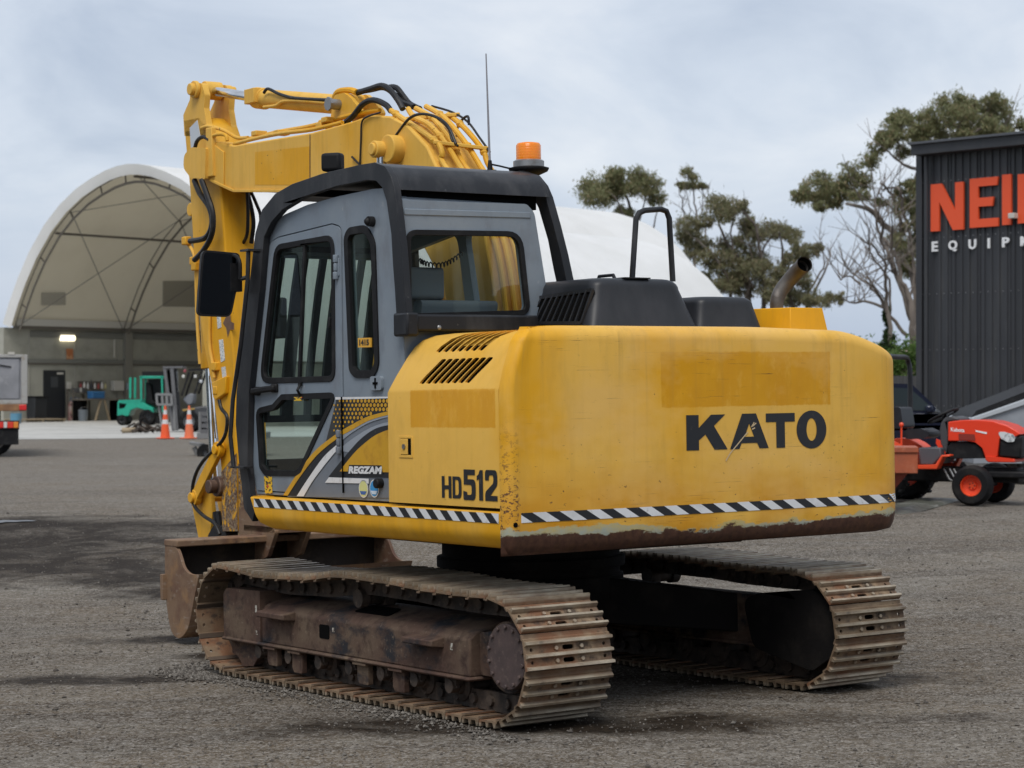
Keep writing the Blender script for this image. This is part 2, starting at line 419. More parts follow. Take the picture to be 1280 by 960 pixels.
M['sticker'] = pmat('white_sticker', (.7,.72,.7), .5, 0, [((.25,.3,.35), 60, .52, .56, (1,1,3)), ((.5,.5,.5), 8, .5, .7)])
M['label'] = pmat('yellow_warning_label', (.72,.45,.02), .5, 0, [((.03,.03,.03), 38, .52, .56, (1,1,2)), ((.5,.08,.03), 22, .6, .66)])
def glass(name, tint, refl=.9, dens=.35, dirt=.06):
    m = NT(name); t = m.t
    tr = m.n('ShaderNodeBsdfTransparent'); tr.inputs[0].default_value = (*tint, 1)
    gl = m.n('ShaderNodeBsdfGlossy'); gl.inputs['Roughness'].default_value = .015; gl.inputs[0].default_value = (.95,1,1,1)
    df = m.n('ShaderNodeBsdfDiffuse'); df.inputs[0].default_value = (.3,.33,.32,1)
    ge = m.n('ShaderNodeNewGeometry'); dp = m.n('ShaderNodeVectorMath', operation='DOT_PRODUCT'); t.links.new(ge.outputs['Incoming'], dp.inputs[0]); t.links.new(ge.outputs['Normal'], dp.inputs[1])
    co_ = m.math('SUBTRACT', 1.0, m.math('ABSOLUTE', dp.outputs['Value']), True)          # Schlick, the same from both sides of the pane
    fr = m.math('ADD', m.math('MULTIPLY', m.math('POWER', co_, 5.0), .92), .075)
    a = m.n('ShaderNodeMixShader'); m.set(a.inputs[0], m.math('MULTIPLY', fr, refl, True)); t.links.new(tr.outputs[0], a.inputs[1]); t.links.new(gl.outputs[0], a.inputs[2])
    b = m.n('ShaderNodeMixShader'); m.set(b.inputs[0], m.ramp(m.noise(5, 4, .6, (1,1,.5)), .35, .8, dirt*.4, dirt*2)); t.links.new(a.outputs[0], b.inputs[1]); t.links.new(df.outputs[0], b.inputs[2])
    t.links.new(b.outputs[0], m.out.inputs['Surface']); return m.m
M['glass'] = glass('tinted_cab_glass', (.90,.955,.935), .9, .35, .010)
M['glass_side'] = glass('green_side_glass', (.60,.74,.69), 1.1, .35, .012)
M['mirror'] = pmat('mirror_glass', (.16,.17,.19), .04, 1.0)
def emit(name, col, e, base=None):
    m = NT(name); m.b.inputs['Emission Color'].default_value = (*col, 1); m.b.inputs['Emission Strength'].default_value = e
    return m.done(base or col, .4)

# ================================================================ THE EXCAVATOR
ex = thing('excavator', 'large yellow crawler excavator with grey cab standing in the middle of the yard', 'excavator')
ex.matrix_world = ROOTM.copy()
ex.rotation_euler = Matrix(((1,0,-TX),(0,1,-TY),(TX,TY,1))).to_euler()

# ---- tracks
RP, YR, YF, ZC = .235, -1.372, 1.352, .331       # pin circle radius, sprocket and idler centres
def track_path():
    """closed loop of pin positions (y, z), clockwise seen from the left side, with sag on the upper run"""
    L = []
    k = 400
    top = [(YR, 0), (-1.1, -.004), (-.8, .0), (-.45, .016), (.0, .022), (.45, -.02), (.9, -.034), (1.2, -.014), (YF, 0)]
    def sag(y):
        for i in range(len(top)-1):
            if top[i][0] <= y <= top[i+1][0]:
                t = (y-top[i][0])/(top[i+1][0]-top[i][0]); t = t*t*(3-2*t); return top[i][1]*(1-t)+top[i+1][1]*t
        return 0
    for i in range(k): y = YR+(YF-YR)*i/k; L.append((y, ZC+RP+sag(y)))
    for i in range(k//2): a = pi/2-pi*i/(k//2); L.append((YF+RP*cos(a), ZC+RP*sin(a)))
    for i in range(k): y = YF+(YR-YF)*i/k; L.append((y, ZC-RP))
    for i in range(k//2): a = -pi/2-pi*i/(k//2); L.append((YR+RP*cos(a), ZC+RP*sin(a)))
    return L
path = track_path(); NS = 48
acc = [0]
for i in range(len(path)):
    a, b = path[i], path[(i+1) % len(path)]; acc.append(acc[-1]+sqrt((a[0]-b[0])**2+(a[1]-b[1])**2))
def path_at(s):
    s %= acc[-1]
    lo_, hi_ = 0, len(path)
    while hi_-lo_ > 1:
        mid = (lo_+hi_)//2
        if acc[mid] <= s: lo_ = mid
        else: hi_ = mid
    a, b = path[lo_], path[(lo_+1) % len(path)]; t = (s-acc[lo_])/max(1e-9, acc[lo_+1]-acc[lo_])
    return a[0]+(b[0]-a[0])*t, a[1]+(b[1]-a[1])*t
PITCHT = acc[-1]/NS
# one shoe: x across, local y along the run, local z outwards, pins at y = -/+ p/2
def shoe_mesh():
    p = PITCHT; w = .51; z0 = .057
    prof = [(-p*.52, z0), (p*.46, z0), (p*.50, z0-.012), (p*.68, z0-.013), (p*.675, z0-.004), (p*.54, z0-.002), (p*.50, z0+.010)]
    g = .024                                     # three grousers
    for c in (.36, -.06, -.47):
        y = c*p; prof += [(y+.013, z0+.010), (y+.006, z0+.010+g), (y-.006, z0+.010+g), (y-.013, z0+.010)]
    prof = prof[:-1]+[(-p*.52-.001, z0+.008)]
    m = MB(); m.prism(prof, -w/2, w/2, lambda u, v, q: Vector((q, u, v)))
    o = m.build('shoe_blank', M['shoe'], None, ang=30)
    c = MB()
    for yy in (.15*p, -.265*p):
        c.prism(rnd([(-.034, yy-.011), (.034, yy-.011), (.034, yy+.011), (-.034, yy+.011)], .0109, 3), 0, .2, lambda u, v, q: Vector((u, v, q)))
        for xx in (-.215, .215): c.prism(circ2((xx, yy), .0095, 8), 0, .2, lambda u, v, q: Vector((u, v, q)))
    co = c.build('cut', None, None, ang=0)
    bo = o.modifiers.new('b', 'BOOLEAN'); bo.object = co; bo.operation = 'DIFFERENCE'; bo.solver = 'EXACT'
    dg = bpy.context.evaluated_depsgraph_get(); me = bpy.data.meshes.new_from_object(o.evaluated_get(dg))
    for q in (o, co): bpy.data.objects.remove(q)
    bm = bmesh.new(); bm.from_mesh(me)
    b = MB()
    for yy in (.15*p, -.265*p):
        for xx in (-.075, .075): b.cyl((xx, yy, z0+.008), (xx, yy, z0+.022), .0125, .010, 7)
    t = b.mesh('t'); bm.from_mesh(t); bm.to_mesh(me); bm.free(); bpy.data.meshes.remove(t)
    me.name = 'track_shoe'
    return me
SHOE = shoe_mesh()
def chain_link_mb(m, M4):
    p = PITCHT
    for s in (-1, 1):
        x = s*.062
        m.prism(rnd([(-p*.62, -.045), (p*.60, -.045), (p*.60, .04), (p*.40, .050), (-p*.40, .050), (-p*.62, .04)], .03, 3), x-.016, x+.016, lambda u, v, q: M4 @ Vector((q, u, v)))
    m.tube([M4 @ Vector((-.095, -p/2, 0)), M4 @ Vector((.095, -p/2, 0))], .026, 10)
def run_matrix(i):
    a = path_at(i*PITCHT+.03); b = path_at((i+1)*PITCHT+.03)
    c = Vector((0, (a[0]+b[0])/2, (a[1]+b[1])/2)); t = Vector((0, b[0]-a[0], b[1]-a[1])).normalized()
    nrm = Vector((0, -t.z, t.y))                  # outwards
    Mx = Matrix((Vector((1,0,0)), t, nrm)).transposed()
    if Mx.determinant() < 0: Mx = Matrix((Vector((-1,0,0)), t, nrm)).transposed()
    r = Mx.to_4x4(); r.translation = c; return r
def make_track(x, label):
    m = MB()
    for i in range(NS): chain_link_mb(m, Matrix.Translation((x,0,0)) @ run_matrix(i))
    tr = m.build('crawler_track', M['chain'], ex, label=label)
    for i in range(NS):
        o = bpy.data.objects.new('track_shoe', SHOE); COL.objects.link(o); o.parent = tr
        j = random.uniform(-.012, .012)
        o.matrix_local = Matrix.Translation((x, 0, 0)) @ run_matrix(i) @ Matrix.Rotation(j, 4, 'X')
    return tr
make_track(-.995, 'left crawler track, nearest the camera'); make_track(.995, 'right crawler track on the far side')

def disc_holes(m, x0, x1, c, r, n, hr, rr):
    """round cover standing on x, bolts round its rim"""
    m.prism(circ2(c, r, 32), x0, x1)
    sg = 1 if x1 > x0 else -1
    for i in range(n):
        a = 2*pi*(i+.5)/n; q = (c[0]+rr*cos(a), c[1]+rr*sin(a))
        m.prism(circ2(q, hr, 6), x1-sg*.001, x1+sg*.012)
def side_frame(s):
    """s = -1 left, 1 right; outer face at x = s*1.17"""
    X = lambda x: s*x
    m = MB()
    # main box, top sloping to the inside
    prof = [(1.17,.212), (1.17,.398), (1.135,.430), (.955,.478), (.83,.478), (.83,.212)]
    rings = []
    for y in (-1.088, 1.0): rings.append([Vector((X(a), y, b)) for a, b in prof])
    m.loft(rings)
    # lip along the bottom edge
    m.box((min(X(1.190),X(.82)), -1.10, .194), (max(X(1.190),X(.82)), 1.452, .214))
    f = m.build('track_frame', M['frame'], ex, bevel=.012, label='left track frame' if s < 0 else 'right track frame')
    # front box over the idler yoke
    m = MB()
    pr = rnd([(1.004,.2145), (1.440,.2145), (1.440,.47), (1.40,.497), (1.004,.503)], [0,.01,.05,.05,.01])
    m.prism(pr, X(1.178), X(.86)); m.build('front_guard_box', M['frame'], f, bevel=.012)
    # two steps
    for (a, b, z) in ((.62,.93,.405), (-.86,-.58,.385)):
        m = MB(); pl = [(1.166, 0), (1.245, .018), (1.245, .07), (1.166, .09)]
        m.loft([[Vector((X(u), yy, z-.035+(v-.02)*.6)) for u, v in pl] for yy in (a, b)])
        m.build('step', M['frame'], f, bevel=.006)
    # holes seen as dark openings with a rim
    m = MB(); m.prism(rnd([(.25,.290), (.355,.290), (.355,.366), (.25,.366)], .015), X(1.1725), X(1.160)); m.build('access_hole', M['void'], f)
    m = MB(); m.prism(rnd([(-.22, 0), (.13, 0), (.10, .1), (-.19, .1)], .02), 0, .004, lambda u, v, w: Vector((X(1.09-v*1.0), u, .4435+v*.27+w))); m.build('top_opening', M['void'], f)
    # idler
    m = MB(); Mx = Matrix.Translation((X(.995), YF, ZC)) @ Matrix.Rotation(pi/2, 4, 'Y')
    m.lathe([(0,.075), (.06,.075), (.07,.06), (.16,.05), (.165,.045), (.19,.045), (.19,.03), (.205,.03), (.205,-.03), (.19,-.03), (.19,-.045), (.165,-.045), (.16,-.05), (.07,-.06), (.06,-.075), (0,-.075)], 36, Mx)
    m.build('idler', M['chain'], f)
    # sprocket with teeth
    m = MB(); pts = []
    n = 15
    for i in range(n):
        for q, r in ((-.3,.195), (-.16,.232), (.16,.232), (.3,.195)):
            a = 2*pi*(i+q)/n; pts.append((YR+r*cos(a), ZC+r*sin(a)))
    m.prism(pts, X(.975), X(1.015)); m.cyl((X(.86), YR, ZC), (X(1.08), YR, ZC), .175, n=32); m.build('sprocket', M['frame'], f, bevel=.004)
    # final drive housing and its bolted cover
    m = MB(); m.prism(circ2((YR-.01, ZC+.005), .172, 36), X(1.01), X(1.150)); m.prism(rnd([(-1.09,.222), (-1.30,.222), (-1.36,.26), (-1.36,.42), (-1.29,.455), (-1.09,.43)], .02), X(.9), X(1.11)); m.build('final_drive', M['frame'], f, bevel=.006)
    m = MB(); disc_holes(m, X(1.150), X(1.20), (YR-.066, ZC+.017), .157, 14, .011, .141)
    m.build('drive_cover', M['pinkrust'] if 'pinkrust' in M else M['frame'], f, bevel=.004)
    m = MB(); m.prism(rnd([(-.98,.20), (-1.44,.11), (-1.63,.22), (-1.64,.44), (-1.46,.545), (-1.05,.50), (-.90,.46)], .08, 5), X(.78), X(.825)); m.build('inner_guard', M['dark'], f, bevel=.015)
    # bottom rollers and their hanging blocks
    for y in (1.07, .73, .40, .08, -.24, -.56, -.88):
        m = MB(); Mx = Matrix.Translation((X(.995), y, .147)) @ Matrix.Rotation(pi/2, 4, 'Y')
        m.lathe([(0,.115), (.04,.115), (.045,.095), (.062,.095), (.078,.088), (.078,.062), (.058,.058), (.058,-.058), (.078,-.062), (.078,-.088), (.062,-.095), (.045,-.095), (.04,-.115), (0,-.115)], 20, Mx)
        m.cbox((X(1.125), y, .176), (.045, .10, .042)); m.cyl((X(1.10), y, .150), (X(1.158), y, .150), .036, n=12)
        for dy in (-.035, .035): m.cyl((X(1.128), y+dy, .165), (X(1.128), y+dy, .142), .014, n=6)
        m.build('track_roller', M['chain'], f)
    for y, h in ((.90,.105), (.62,.12), (-.07,.115), (-.42,.12)):                     # guide guards between them
        m = MB(); m.prism(rnd([(y-.055,.194), (y+.055,.194), (y+.055,.194-h*.8), (y+.035,.194-h), (y-.055,.194-h)], .01, 2), X(1.13), X(1.16)); m.cbox((X(1.12), y, .188), (.13, .13, .012))
        m.build('track_guard', M['frame'], f, bevel=.004)
    m = MB(); m.prism(rnd([(1.43,.195), (1.16,.195), (1.10,.13), (1.18,.055), (1.30,.045), (1.36,.10), (1.43,.11)], .02, 3), X(1.02), X(1.13)); m.build('idler_yoke', M['frame'], f, bevel=.008)
    for y in (.06,):
        m = MB(); Mx = Matrix.Translation((X(.995), y, .52)) @ Matrix.Rotation(pi/2, 4, 'Y')
        m.lathe([(0,.13), (.03,.13), (.035,.115), (.05,.11), (.05,.06), (.038,.05), (.038,-.05), (.05,-.06), (.05,-.11), (0,-.11)], 20, Mx)
        m.cbox((X(.93), y, .49), (.05, .09, .07)); m.build('carrier_roller', M['chain'], f)
    # little white paint marks
    if s < 0:
        m = MB()
        for y, z, h in ((1.05,.40,.05), (1.045,.265,.03)): m.cbox((X(1.1785), y, z), (.002, .020, h*.8))
        for y, z, h in ((.21,.345,.03), (-.93,.352,.045)): m.cbox((X(1.171), y, z), (.002, .022, h*.75))
        m.build('paint_mark', pmat('stencil_remains', (.50,.48,.42), .6, 0, [((.12,.09,.07), 60, .48, .54)]), f)
    return f
M['pinkrust'] = pmat('rust_primer_cover', (.085,.058,.053), .7, .1, [((.06,.042,.04), 8, .45, .65), ((.14,.10,.085), 30, .55, .75)], (60,.25,.005))
side_frame(-1); side_frame(1)
# undercarriage centre: four legs and the slew ring seat
m = MB()
m.cyl((0,0,.36), (0,0,.60), .52, n=40)
for sx in (-1, 1):
    for sy in (-1, 1):
        m.loft([[Vector((sx*.25, sy*.10, .60)), Vector((sx*.10, sy*.45, .60)), Vector((sx*.10, sy*.45, .34)), Vector((sx*.25, sy*.10, .34))],
                [Vector((sx*.87, sy*.42, .47)), Vector((sx*.87, sy*.82, .47)), Vector((sx*.87, sy*.82, .26)), Vector((sx*.87, sy*.42, .26))]])
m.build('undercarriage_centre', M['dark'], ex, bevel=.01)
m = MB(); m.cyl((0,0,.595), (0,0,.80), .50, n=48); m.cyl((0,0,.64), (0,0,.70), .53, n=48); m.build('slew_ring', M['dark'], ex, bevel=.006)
# ================================================================ upper body
def up(mb, name, mat, **k):
    par = k.pop('parent', None)
    return mb.build(name, mat, par or ex, swing=(par is None), **k)
XS = -1.279
# revolving frame below
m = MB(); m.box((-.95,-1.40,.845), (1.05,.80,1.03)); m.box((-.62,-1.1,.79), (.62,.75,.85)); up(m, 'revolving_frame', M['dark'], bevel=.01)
# left side beam with its rolled lower edge
pf = rnd([(-1.16,1.046), (XS,1.046), (XS,.93), (-1.235,.868), (-1.0,.862), (-1.0,1.04), (-1.16,1.04)], [0,.012,.09,.05,0,0,0], 4)
def yfront(z): return .835+max(0, z-.90)*.60
m = MB(); m.loft([[Vector((a, -1.546, b)) for a, b in pf], [Vector((a, yfront(b)-.0 if b > .9 else .83-(.9-b)*3.2, b)) for a, b in pf]])
deck = up(m, 'side_beam', M['deck'], bevel=.006)
m = MB(); m.prism([(-1.0,1.04), (-1.19,1.04), (-1.19,1.052), (-1.0,1.052)], -.6, .9, lambda u, v, w: Vector((u, w, v))); up(m, 'deck_plate', M['dark'])
m = MB()
for yy in (.86,): m.box((-1.27, .80, 1.0465), (-1.1, .905, 1.050))
up(m, 'deck_edge', M['deck'])
# hazard tape: slanted black and white blocks, printed
def tape(name, n, P, lean, first_white=False, parent=None, cuts=4):
    """P(t, h) gives the point; n pairs of blocks along t = 0..1"""
    w = MB(); b = MB(); st = 1.0/n; ov = lean
    for i in range(-1, n+1):
        for k, mb in ((0, b), (1, w)):
            t0 = (i+k*.5)*st; t1 = t0+.5*st
            q = []
            for j in range(cuts+1):
                h = j/cuts
                q.append((max(0, min(1, t0+(1-h)*ov)), max(0, min(1, t1+(1-h)*ov)), h))
            for j in range(cuts):
                a0, a1, h0 = q[j]; c0, c1, h1 = q[j+1]
                if a1-a0 < 1e-5 and c1-c0 < 1e-5: continue
                mb.add([P(a0,h0), P(a1,h0), P(c1,h1), P(c0,h1)], [(0,1,2,3)])
    up(b, name, M['ink'], ang=0); up(w, name, M['tapewhite'], ang=0)
M['tapewhite'] = pmat('white_tape', (.66,.67,.68), .4, 0, [((.35,.32,.28), 22, .62, .72), ((.5,.5,.5), 4, .5, .7)])
tape('hazard_tape', 19, lambda t, h: Vector((XS-.0025, .872-t*(.872+1.54), .9905+h*.047)), .023)
# engine side panel: straight below the crease, leaning in above, rolled over the top
prof = [(XS,1.062), (XS,1.615), (XS+.004,1.63), (-1.245,1.70), (-1.20,1.79), (-1.165,1.845), (-1.125,1.880), (-1.06,1.903), (-.95,1.915), (-.70,1.920)]
def shell(prof, t):
    inn = inset(prof+[(-.70,1.0)], t)[:-1]
    return prof+list(reversed([(max(a, XS+t), b) for a, b in inn]))
inner = [(XS+.012,1.062), (XS+.012,1.613), (-1.233,1.696), (-1.189,1.785), (-1.155,1.838), (-1.117,1.870), (-1.055,1.892), (-.948,1.903), (-.70,1.908)]
ring = prof+list(reversed(inner))
m = MB()
FR = lambda a, b: -.562-max(0, b-1.61)*.36              # front edge leans back above the crease
m.loft([[Vector((a, FR(a,b), b)) for a, b in ring], [Vector((a, -1.549, b)) for a, b in ring]])
pn = m.build('engine_side_panel', M['side'], None, ang=40)
c = MB()
def slot(y0, z0, y1, z1, w, xa, xb):
    """slanted slot from (y0,z0) low to (y1,z1) high"""
    d = Vector((y1-y0, z1-z0)).normalized()
    pl = rnd([(y0+w/2, z0), (y0-w/2, z0), (y1-w/2, z1), (y1+w/2, z1)], w*.42, 3)
    c.prism(pl, xa, xb)
for i in range(8):
    o_ = -.058*i-.004*0
    slot(-.850+o_*1.0, 1.656, -.985+o_, 1.778, .050, -1.40, -1.10)
for i in range(7):
    o_ = -.062*i
    slot(-.885+o_, 1.812, -1.005+o_, 1.93, .052, -1.30, -.93)
co = c.build('cut', None, None, ang=0)
bo = pn.modifiers.new('b', 'BOOLEAN'); bo.object = co; bo.operation = 'DIFFERENCE'; bo.solver = 'EXACT'
dg = bpy.context.evaluated_depsgraph_get(); me = bpy.data.meshes.new_from_object(pn.evaluated_get(dg))
bpy.data.objects.remove(pn); bpy.data.objects.remove(co)
me.name = 'engine_side_panel'; me.polygons.foreach_set('use_smooth', [True]*len(me.polygons)); me.set_sharp_from_angle(angle=radians(30))
panel = bpy.data.objects.new('engine_side_panel', me); COL.objects.link(panel); panel.parent = ex; panel.rotation_euler.z = TH
m = MB(); m.box((-1.14,-1.53,1.1), (-1.12,-.60,1.84)); m.box((-1.25,-1.53,1.60), (-1.0,-.60,1.62)); m.box((-1.12,-1.53,1.82), (-.72,-.60,1.84)); m.cyl((-1.19,-1.37,1.66), (-1.16,-1.10,1.66), .03); up(m, 'engine_bay', M['void'])
# latch in its recessed frame
def px_rect(x, u0, v0, u1, v1): 
    a = onx(u0, v0, x); b = onx(u1, v1, x); return a.y, a.z, b.y, b.z
m = MB(); o1 = [(-.668,1.289), (-.795,1.289), (-.795,1.398), (-.668,1.398)]; i1 = [(-.683,1.303), (-.782,1.303), (-.782,1.386), (-.683,1.386)]
m.prism(o1, XS-.004, XS+.002, holes=[i1]); up(m, 'latch_frame', M['side'], parent=panel, bevel=.0015)
m = MB(); m.prism(i1, XS-.0012, XS-.0005); up(m, 'latch_recess', M['void'], parent=panel)
m = MB(); m.prism([(-.685,1.305), (-.752,1.305), (-.752,1.384), (-.685,1.384)], XS-.006, XS-.001); up(m, 'latch_flap', M['side'], parent=panel, bevel=.002)
m = MB(); m.prism(circ2((-.722,1.345), .013, 14), XS-.012, XS-.005); up(m, 'latch_lock', M['steel'], parent=panel)
# HD512 lettering
def letters(name, glyphs, m3, mat, parent=None):
    mb = MB()
    for outer, holes in glyphs: mb.flat(outer, m3, holes)
    return up(mb, name, mat, parent=parent, ang=0)
def box_g(x0, x1, y0, y1, pts, holes=()):
    f = lambda l: [(x0+(x1-x0)*p[0], y0+(y1-y0)*p[1]) for p in l]
    return f(pts), [f(h) for h in holes]
G = {}
G['H'] = ([(0,0),(.3,0),(.3,.40),(.7,.40),(.7,0),(1,0),(1,1),(.7,1),(.7,.58),(.3,.58),(.3,1),(0,1)], [])
G['D'] = (rnd([(0,0),(1,0),(1,1),(0,1)], [0,.34,.34,0]), [rnd([(.3,.15),(.68,.15),(.68,.85),(.3,.85)], [0,.2,.2,0])])
G['5'] = (rnd([(0,.20),(0,0),(1,0),(1,.68),(.36,.68),(.36,.82),(.95,.82),(.95,1),(.04,1),(.04,.50),(.68,.50),(.68,.17),(.32,.17),(.32,.26),(0,.30)], [.05,.25,.25,.22,0,0,0,0,0,0,.12,.12,.1,.05,0]), [])
G['1'] = ([(.36,0),(1,0),(1,1),(.5,1),(.30,.86),(0,.80),(0,.66),(.36,.70)], [])
G['2'] = (rnd([(0,0),(1,0),(1,.17),(.42,.17),(1,.52),(1,1),(0,1),(0,.66),(.32,.66),(.32,.83),(.68,.83),(.68,.58),(0,.28)], [0,0,0,.0,.2,.28,.28,.05,.03,.08,.1,.15,.2]), [])
gl = [box_g(-1.055,-1.141,1.099,1.205,*G['H']), box_g(-1.150,-1.229,1.099,1.205,*G['D']), box_g(-1.244,-1.350,1.094,1.241,*G['5']), box_g(-1.360,-1.412,1.095,1.240,*G['1']), box_g(-1.430,-1.533,1.095,1.242,*G['2'])]
letters('model_lettering', gl, lambda u, v: Vector((XS-.0025, u, v)), M['ink'], panel)

# ---- counterweight: plan outline swept up, top edge rolled, lower rim turned under
def yrear(x): return -1.632+.028*(x/1.24)**2
plan = []
for i in range(41):
    x = -1.19+2.36*i/40; plan.append((x, yrear(x)))
def corner(c, r, a0, a1, n=8): return [(c[0]+r*cos(radians(a0+(a1-a0)*i/n)), c[1]+r*sin(radians(a0+(a1-a0)*i/n))) for i in range(n+1)]
plan = [(-1.281,-1.5525)]+[(-1.281,-1.565)]+corner((-1.23,-1.566), .051, 180, 262, 7)[1:]+[p for p in plan if -1.215 < p[0] < 1.13]+corner((1.165,-1.386), .22, 275, 360, 12)+[(1.385,-1.30), (1.385,-1.15), (1.1,-1.0), (-.66,-1.0), (-.68,-1.5525), (-1.0,-1.5525)]
def ztop(x): return 1.926-.012*smooth(.2,.9,x)-.11*smooth(.80,1.40,x)**1.3-.008*smooth(-.9,-1.28,x)
levels = [(.14,.836,0), (.075,.838,0), (.029,.852,0), (.012,.885,0), (.002,.93,0), (0,.985,0)]
levels += [(0,1.0+.08*i,0) for i in range(1,10)]
for a in range(0, 91, 10): levels.append((.072*(1-cos(radians(a))), -.072*(1-sin(radians(a))), 1))
levels.append((.16, -.004, 1)); levels.append((.3, -.02, 1))
LEAN = [(1.62,0), (1.70,.034), (1.79,.079), (1.845,.114), (1.88,.154), (1.905,.20), (2.0,.24)]
def leanin(z):
    if z <= 1.62: return 0
    for (a, p), (b, q) in zip(LEAN[:-1], LEAN[1:]):
        if z <= b: return p+(q-p)*(z-a)/(b-a)
    return .24
rings = []
for d, z, rel in levels:
    q = inset(plan, d) if 0 < d <= .03 or (rel and d < .1) else plan
    if d > .1 or (not rel and d > .03):              # keep the inner rings simple
        cx_, cy_ = -.02, -1.3
        q = [(cx_+(p[0]-cx_)*(1-d/1.3), cy_+(p[1]-cy_)*(1-d/.42)) for p in plan]
    rr_ = []
    for i, (a, b) in enumerate(q):
        zz = (ztop(plan[i][0])+z) if rel else z
        if plan[i][0] < -.5:                         # thin lip over the side panel: its front edge stays put
            if plan[i][1] > -1.56: a, b = plan[i]
            elif d > 0: b = min(b, -1.562)
        rr_.append(Vector((a+leanin(min(zz, 1.93))*.62*smooth(-1.02, -1.27, plan[i][0]), b, zz)))
    rings.append(rr_)
m = MB(); m.loft(rings); cw = up(m, 'counterweight', M['cw'], ang=50)
def wrap(u, v, off=.0022): return Vector((u, yrear(u)-off, v))
# big black letters
K = [(0,0),(.30,0),(.30,.28),(.46,.44),(.68,0),(1,0),(.67,.68),(.95,1),(.60,1),(.30,.63),(.30,1),(0,1)]
A = ([(0,0),(.24,0),(.30,.16),(.70,.16),(.76,0),(1,0),(.68,1),(.32,1)], [[(.38,.34),(.50,.72),(.62,.34)]])
T = [(.35,0),(.65,0),(.65,.75),(1,.75),(1,1),(0,1),(0,.75),(.35,.75)]
def bx(px0, px1, pt, pb):
    a = on(px0, pb, 1, -1.634); b = on(px1, pt, 1, -1.634); return a.x, b.x, a.z, b.z
cz = lambda x, y: (820+x/5.333, 420+y/5.333)
def glyph(g, u0, u1, vt, vb):
    a = on(*cz(u0, vb), 1, -1.634); b = on(*cz(u1, vt), 1, -1.634)
    return box_g(a.x, b.x, a.z, b.z, g[0], g[1])
gl = [glyph((K, []), 205, 475, 522, 764), glyph(A, 494, 750, 514, 755), glyph((T, []), 737, 929, 512, 748),
      glyph((circ2((.5,.5), .5, 40), [circ2((.5,.5), .17, 28, .30)]), 944, 1143, 494, 753)]
names = ['letter']*4
for g in gl:
    mb = MB(); mb.flat(g[0], wrap, g[1]); up(mb, 'letter', M['ink'], parent=cw, ang=0)
m = MB()      # a long scratch through the second letter
for pts in ([(465,832),(495,780),(545,720),(590,665),(612,640)], [(655,575),(636,606)], [(668,580),(640,604)], [(660,612),(640,622)]):
    q = [on(*cz(*p), 1, -1.634) for p in pts]
    for a, b in zip(q[:-1], q[1:]):
        d = Vector((b.x-a.x, b.z-a.z)).normalized(); nn = Vector((-d.y, d.x))*.0032
        m.add([wrap(a.x-nn.x, a.z-nn.y, .0034), wrap(a.x+nn.x, a.z+nn.y, .0034), wrap(b.x+nn.x, b.z+nn.y, .0034), wrap(b.x-nn.x, b.z-nn.y, .0034)], [(0,1,2,3)])
up(m, 'scratch', pmat('bare_scratch', (.55,.42,.25), .6), parent=cw, ang=0)
def taperear(t, h):
    z = .9925+h*.0465-.001*t
    u = -1.215+t*2.66                                # length along the surface
    if u > 1.184:
        ang_ = radians(275)+(u-1.184)/.22; return Vector((1.165+.2225*cos(ang_), -1.386+.2225*sin(ang_), z))
    if u < -1.20: return Vector((u, yrear(-1.20)-.0025+(u+1.20)**2*3, z))
    return Vector((u, yrear(u)-.0025, z))
tape('hazard_tape', 17, taperear, .030)
# drain plug hole
m = MB(); m.prism(circ2((-1.238,.985), .012, 12), 0, .004, lambda u, v, w: Vector((u, -1.614-w+.0, v))); up(m, 'tow_hole', M['void'], parent=cw)

# ---- engine deck behind the cab and its covers
m = MB(); m.prism([(-1.06,1.06), (1.215,1.06), (1.215,1.70), (1.05,1.875), (-1.06,1.893)], -1.54, -.60, lambda u, v, w: Vector((u, w, v))); up(m, 'engine_housing', M['side'], bevel=.01)
def cover(name, x0, x1, y0, y1, z0, z1, r, lean, mat):
    """moulded cover with leaning sides and rounded shoulders"""
    rings = []
    hh = z1-z0
    lv = [(0,0), (.25,.25), (.5,.5)]+[(None, a) for a in range(0, 91, 15)]
    for t, a in lv:
        if t is not None: d, z = lean*t, z0+(hh-r)*t*1.0
        else: d = lean+ r*(1-cos(radians(a))); z = z1-r+r*sin(radians(a))
        q = rnd([(x0+d, y0+d*.8), (x1-d*1.1, y0+d*.8), (x1-d*1.1, y1-d*.6), (x0+d, y1-d*.6)], .06+d*.2, 5)
        rings.append([Vector((a_, b_, z)) for a_, b_ in q])
    mb = MB(); mb.loft(rings); return up(mb, name, mat, ang=50)
hood = cover('engine_hood', -.40, .345, -1.12, -.38, 1.905, 2.196, .055, .075, M['hood'])
m = MB()                                            # louvred grille let into its left end
gz = lambda u, v: (630+u/8, 330+v/8)
def gx(z): return -.40+.075*min(1, (z-1.905)/.236)*1.0
gy = lambda p: on(*gz(*p), 0, -.372)
g0, g1, g2, g3 = [gy(p) for p in ((215,590), (800,590), (830,255), (285,340))]
poly = [(g0.y,g0.z), (g1.y,g1.z), (g2.y,g2.z), (g3.y,g3.z)]
m.prism(rnd(poly, .01), 0, .012, lambda u, v, w: Vector((gx(v)-.002+w, u, v))); up(m, 'grille_recess', M['grillerust'] if 'grillerust' in M else M['void'], parent=hood)
m = MB()
for i in range(11):
    t = (i+.0)/10
    b = g0.lerp(g1, t); a = g3.lerp(g2, t)
    m.bar((gx(b.z)-.006, b.y, b.z), (gx(a.z)-.006, a.y, a.z), .011, .016, up=(1,0,0))
for a, b in ((g0, g1), (g3, g2)): m.bar((gx(a.z)-.006, a.y, a.z), (gx(b.z)-.006, b.y, b.z), .018, .016, up=(1,0,0))
up(m, 'grille', M['hood'], parent=hood)
m = MB()
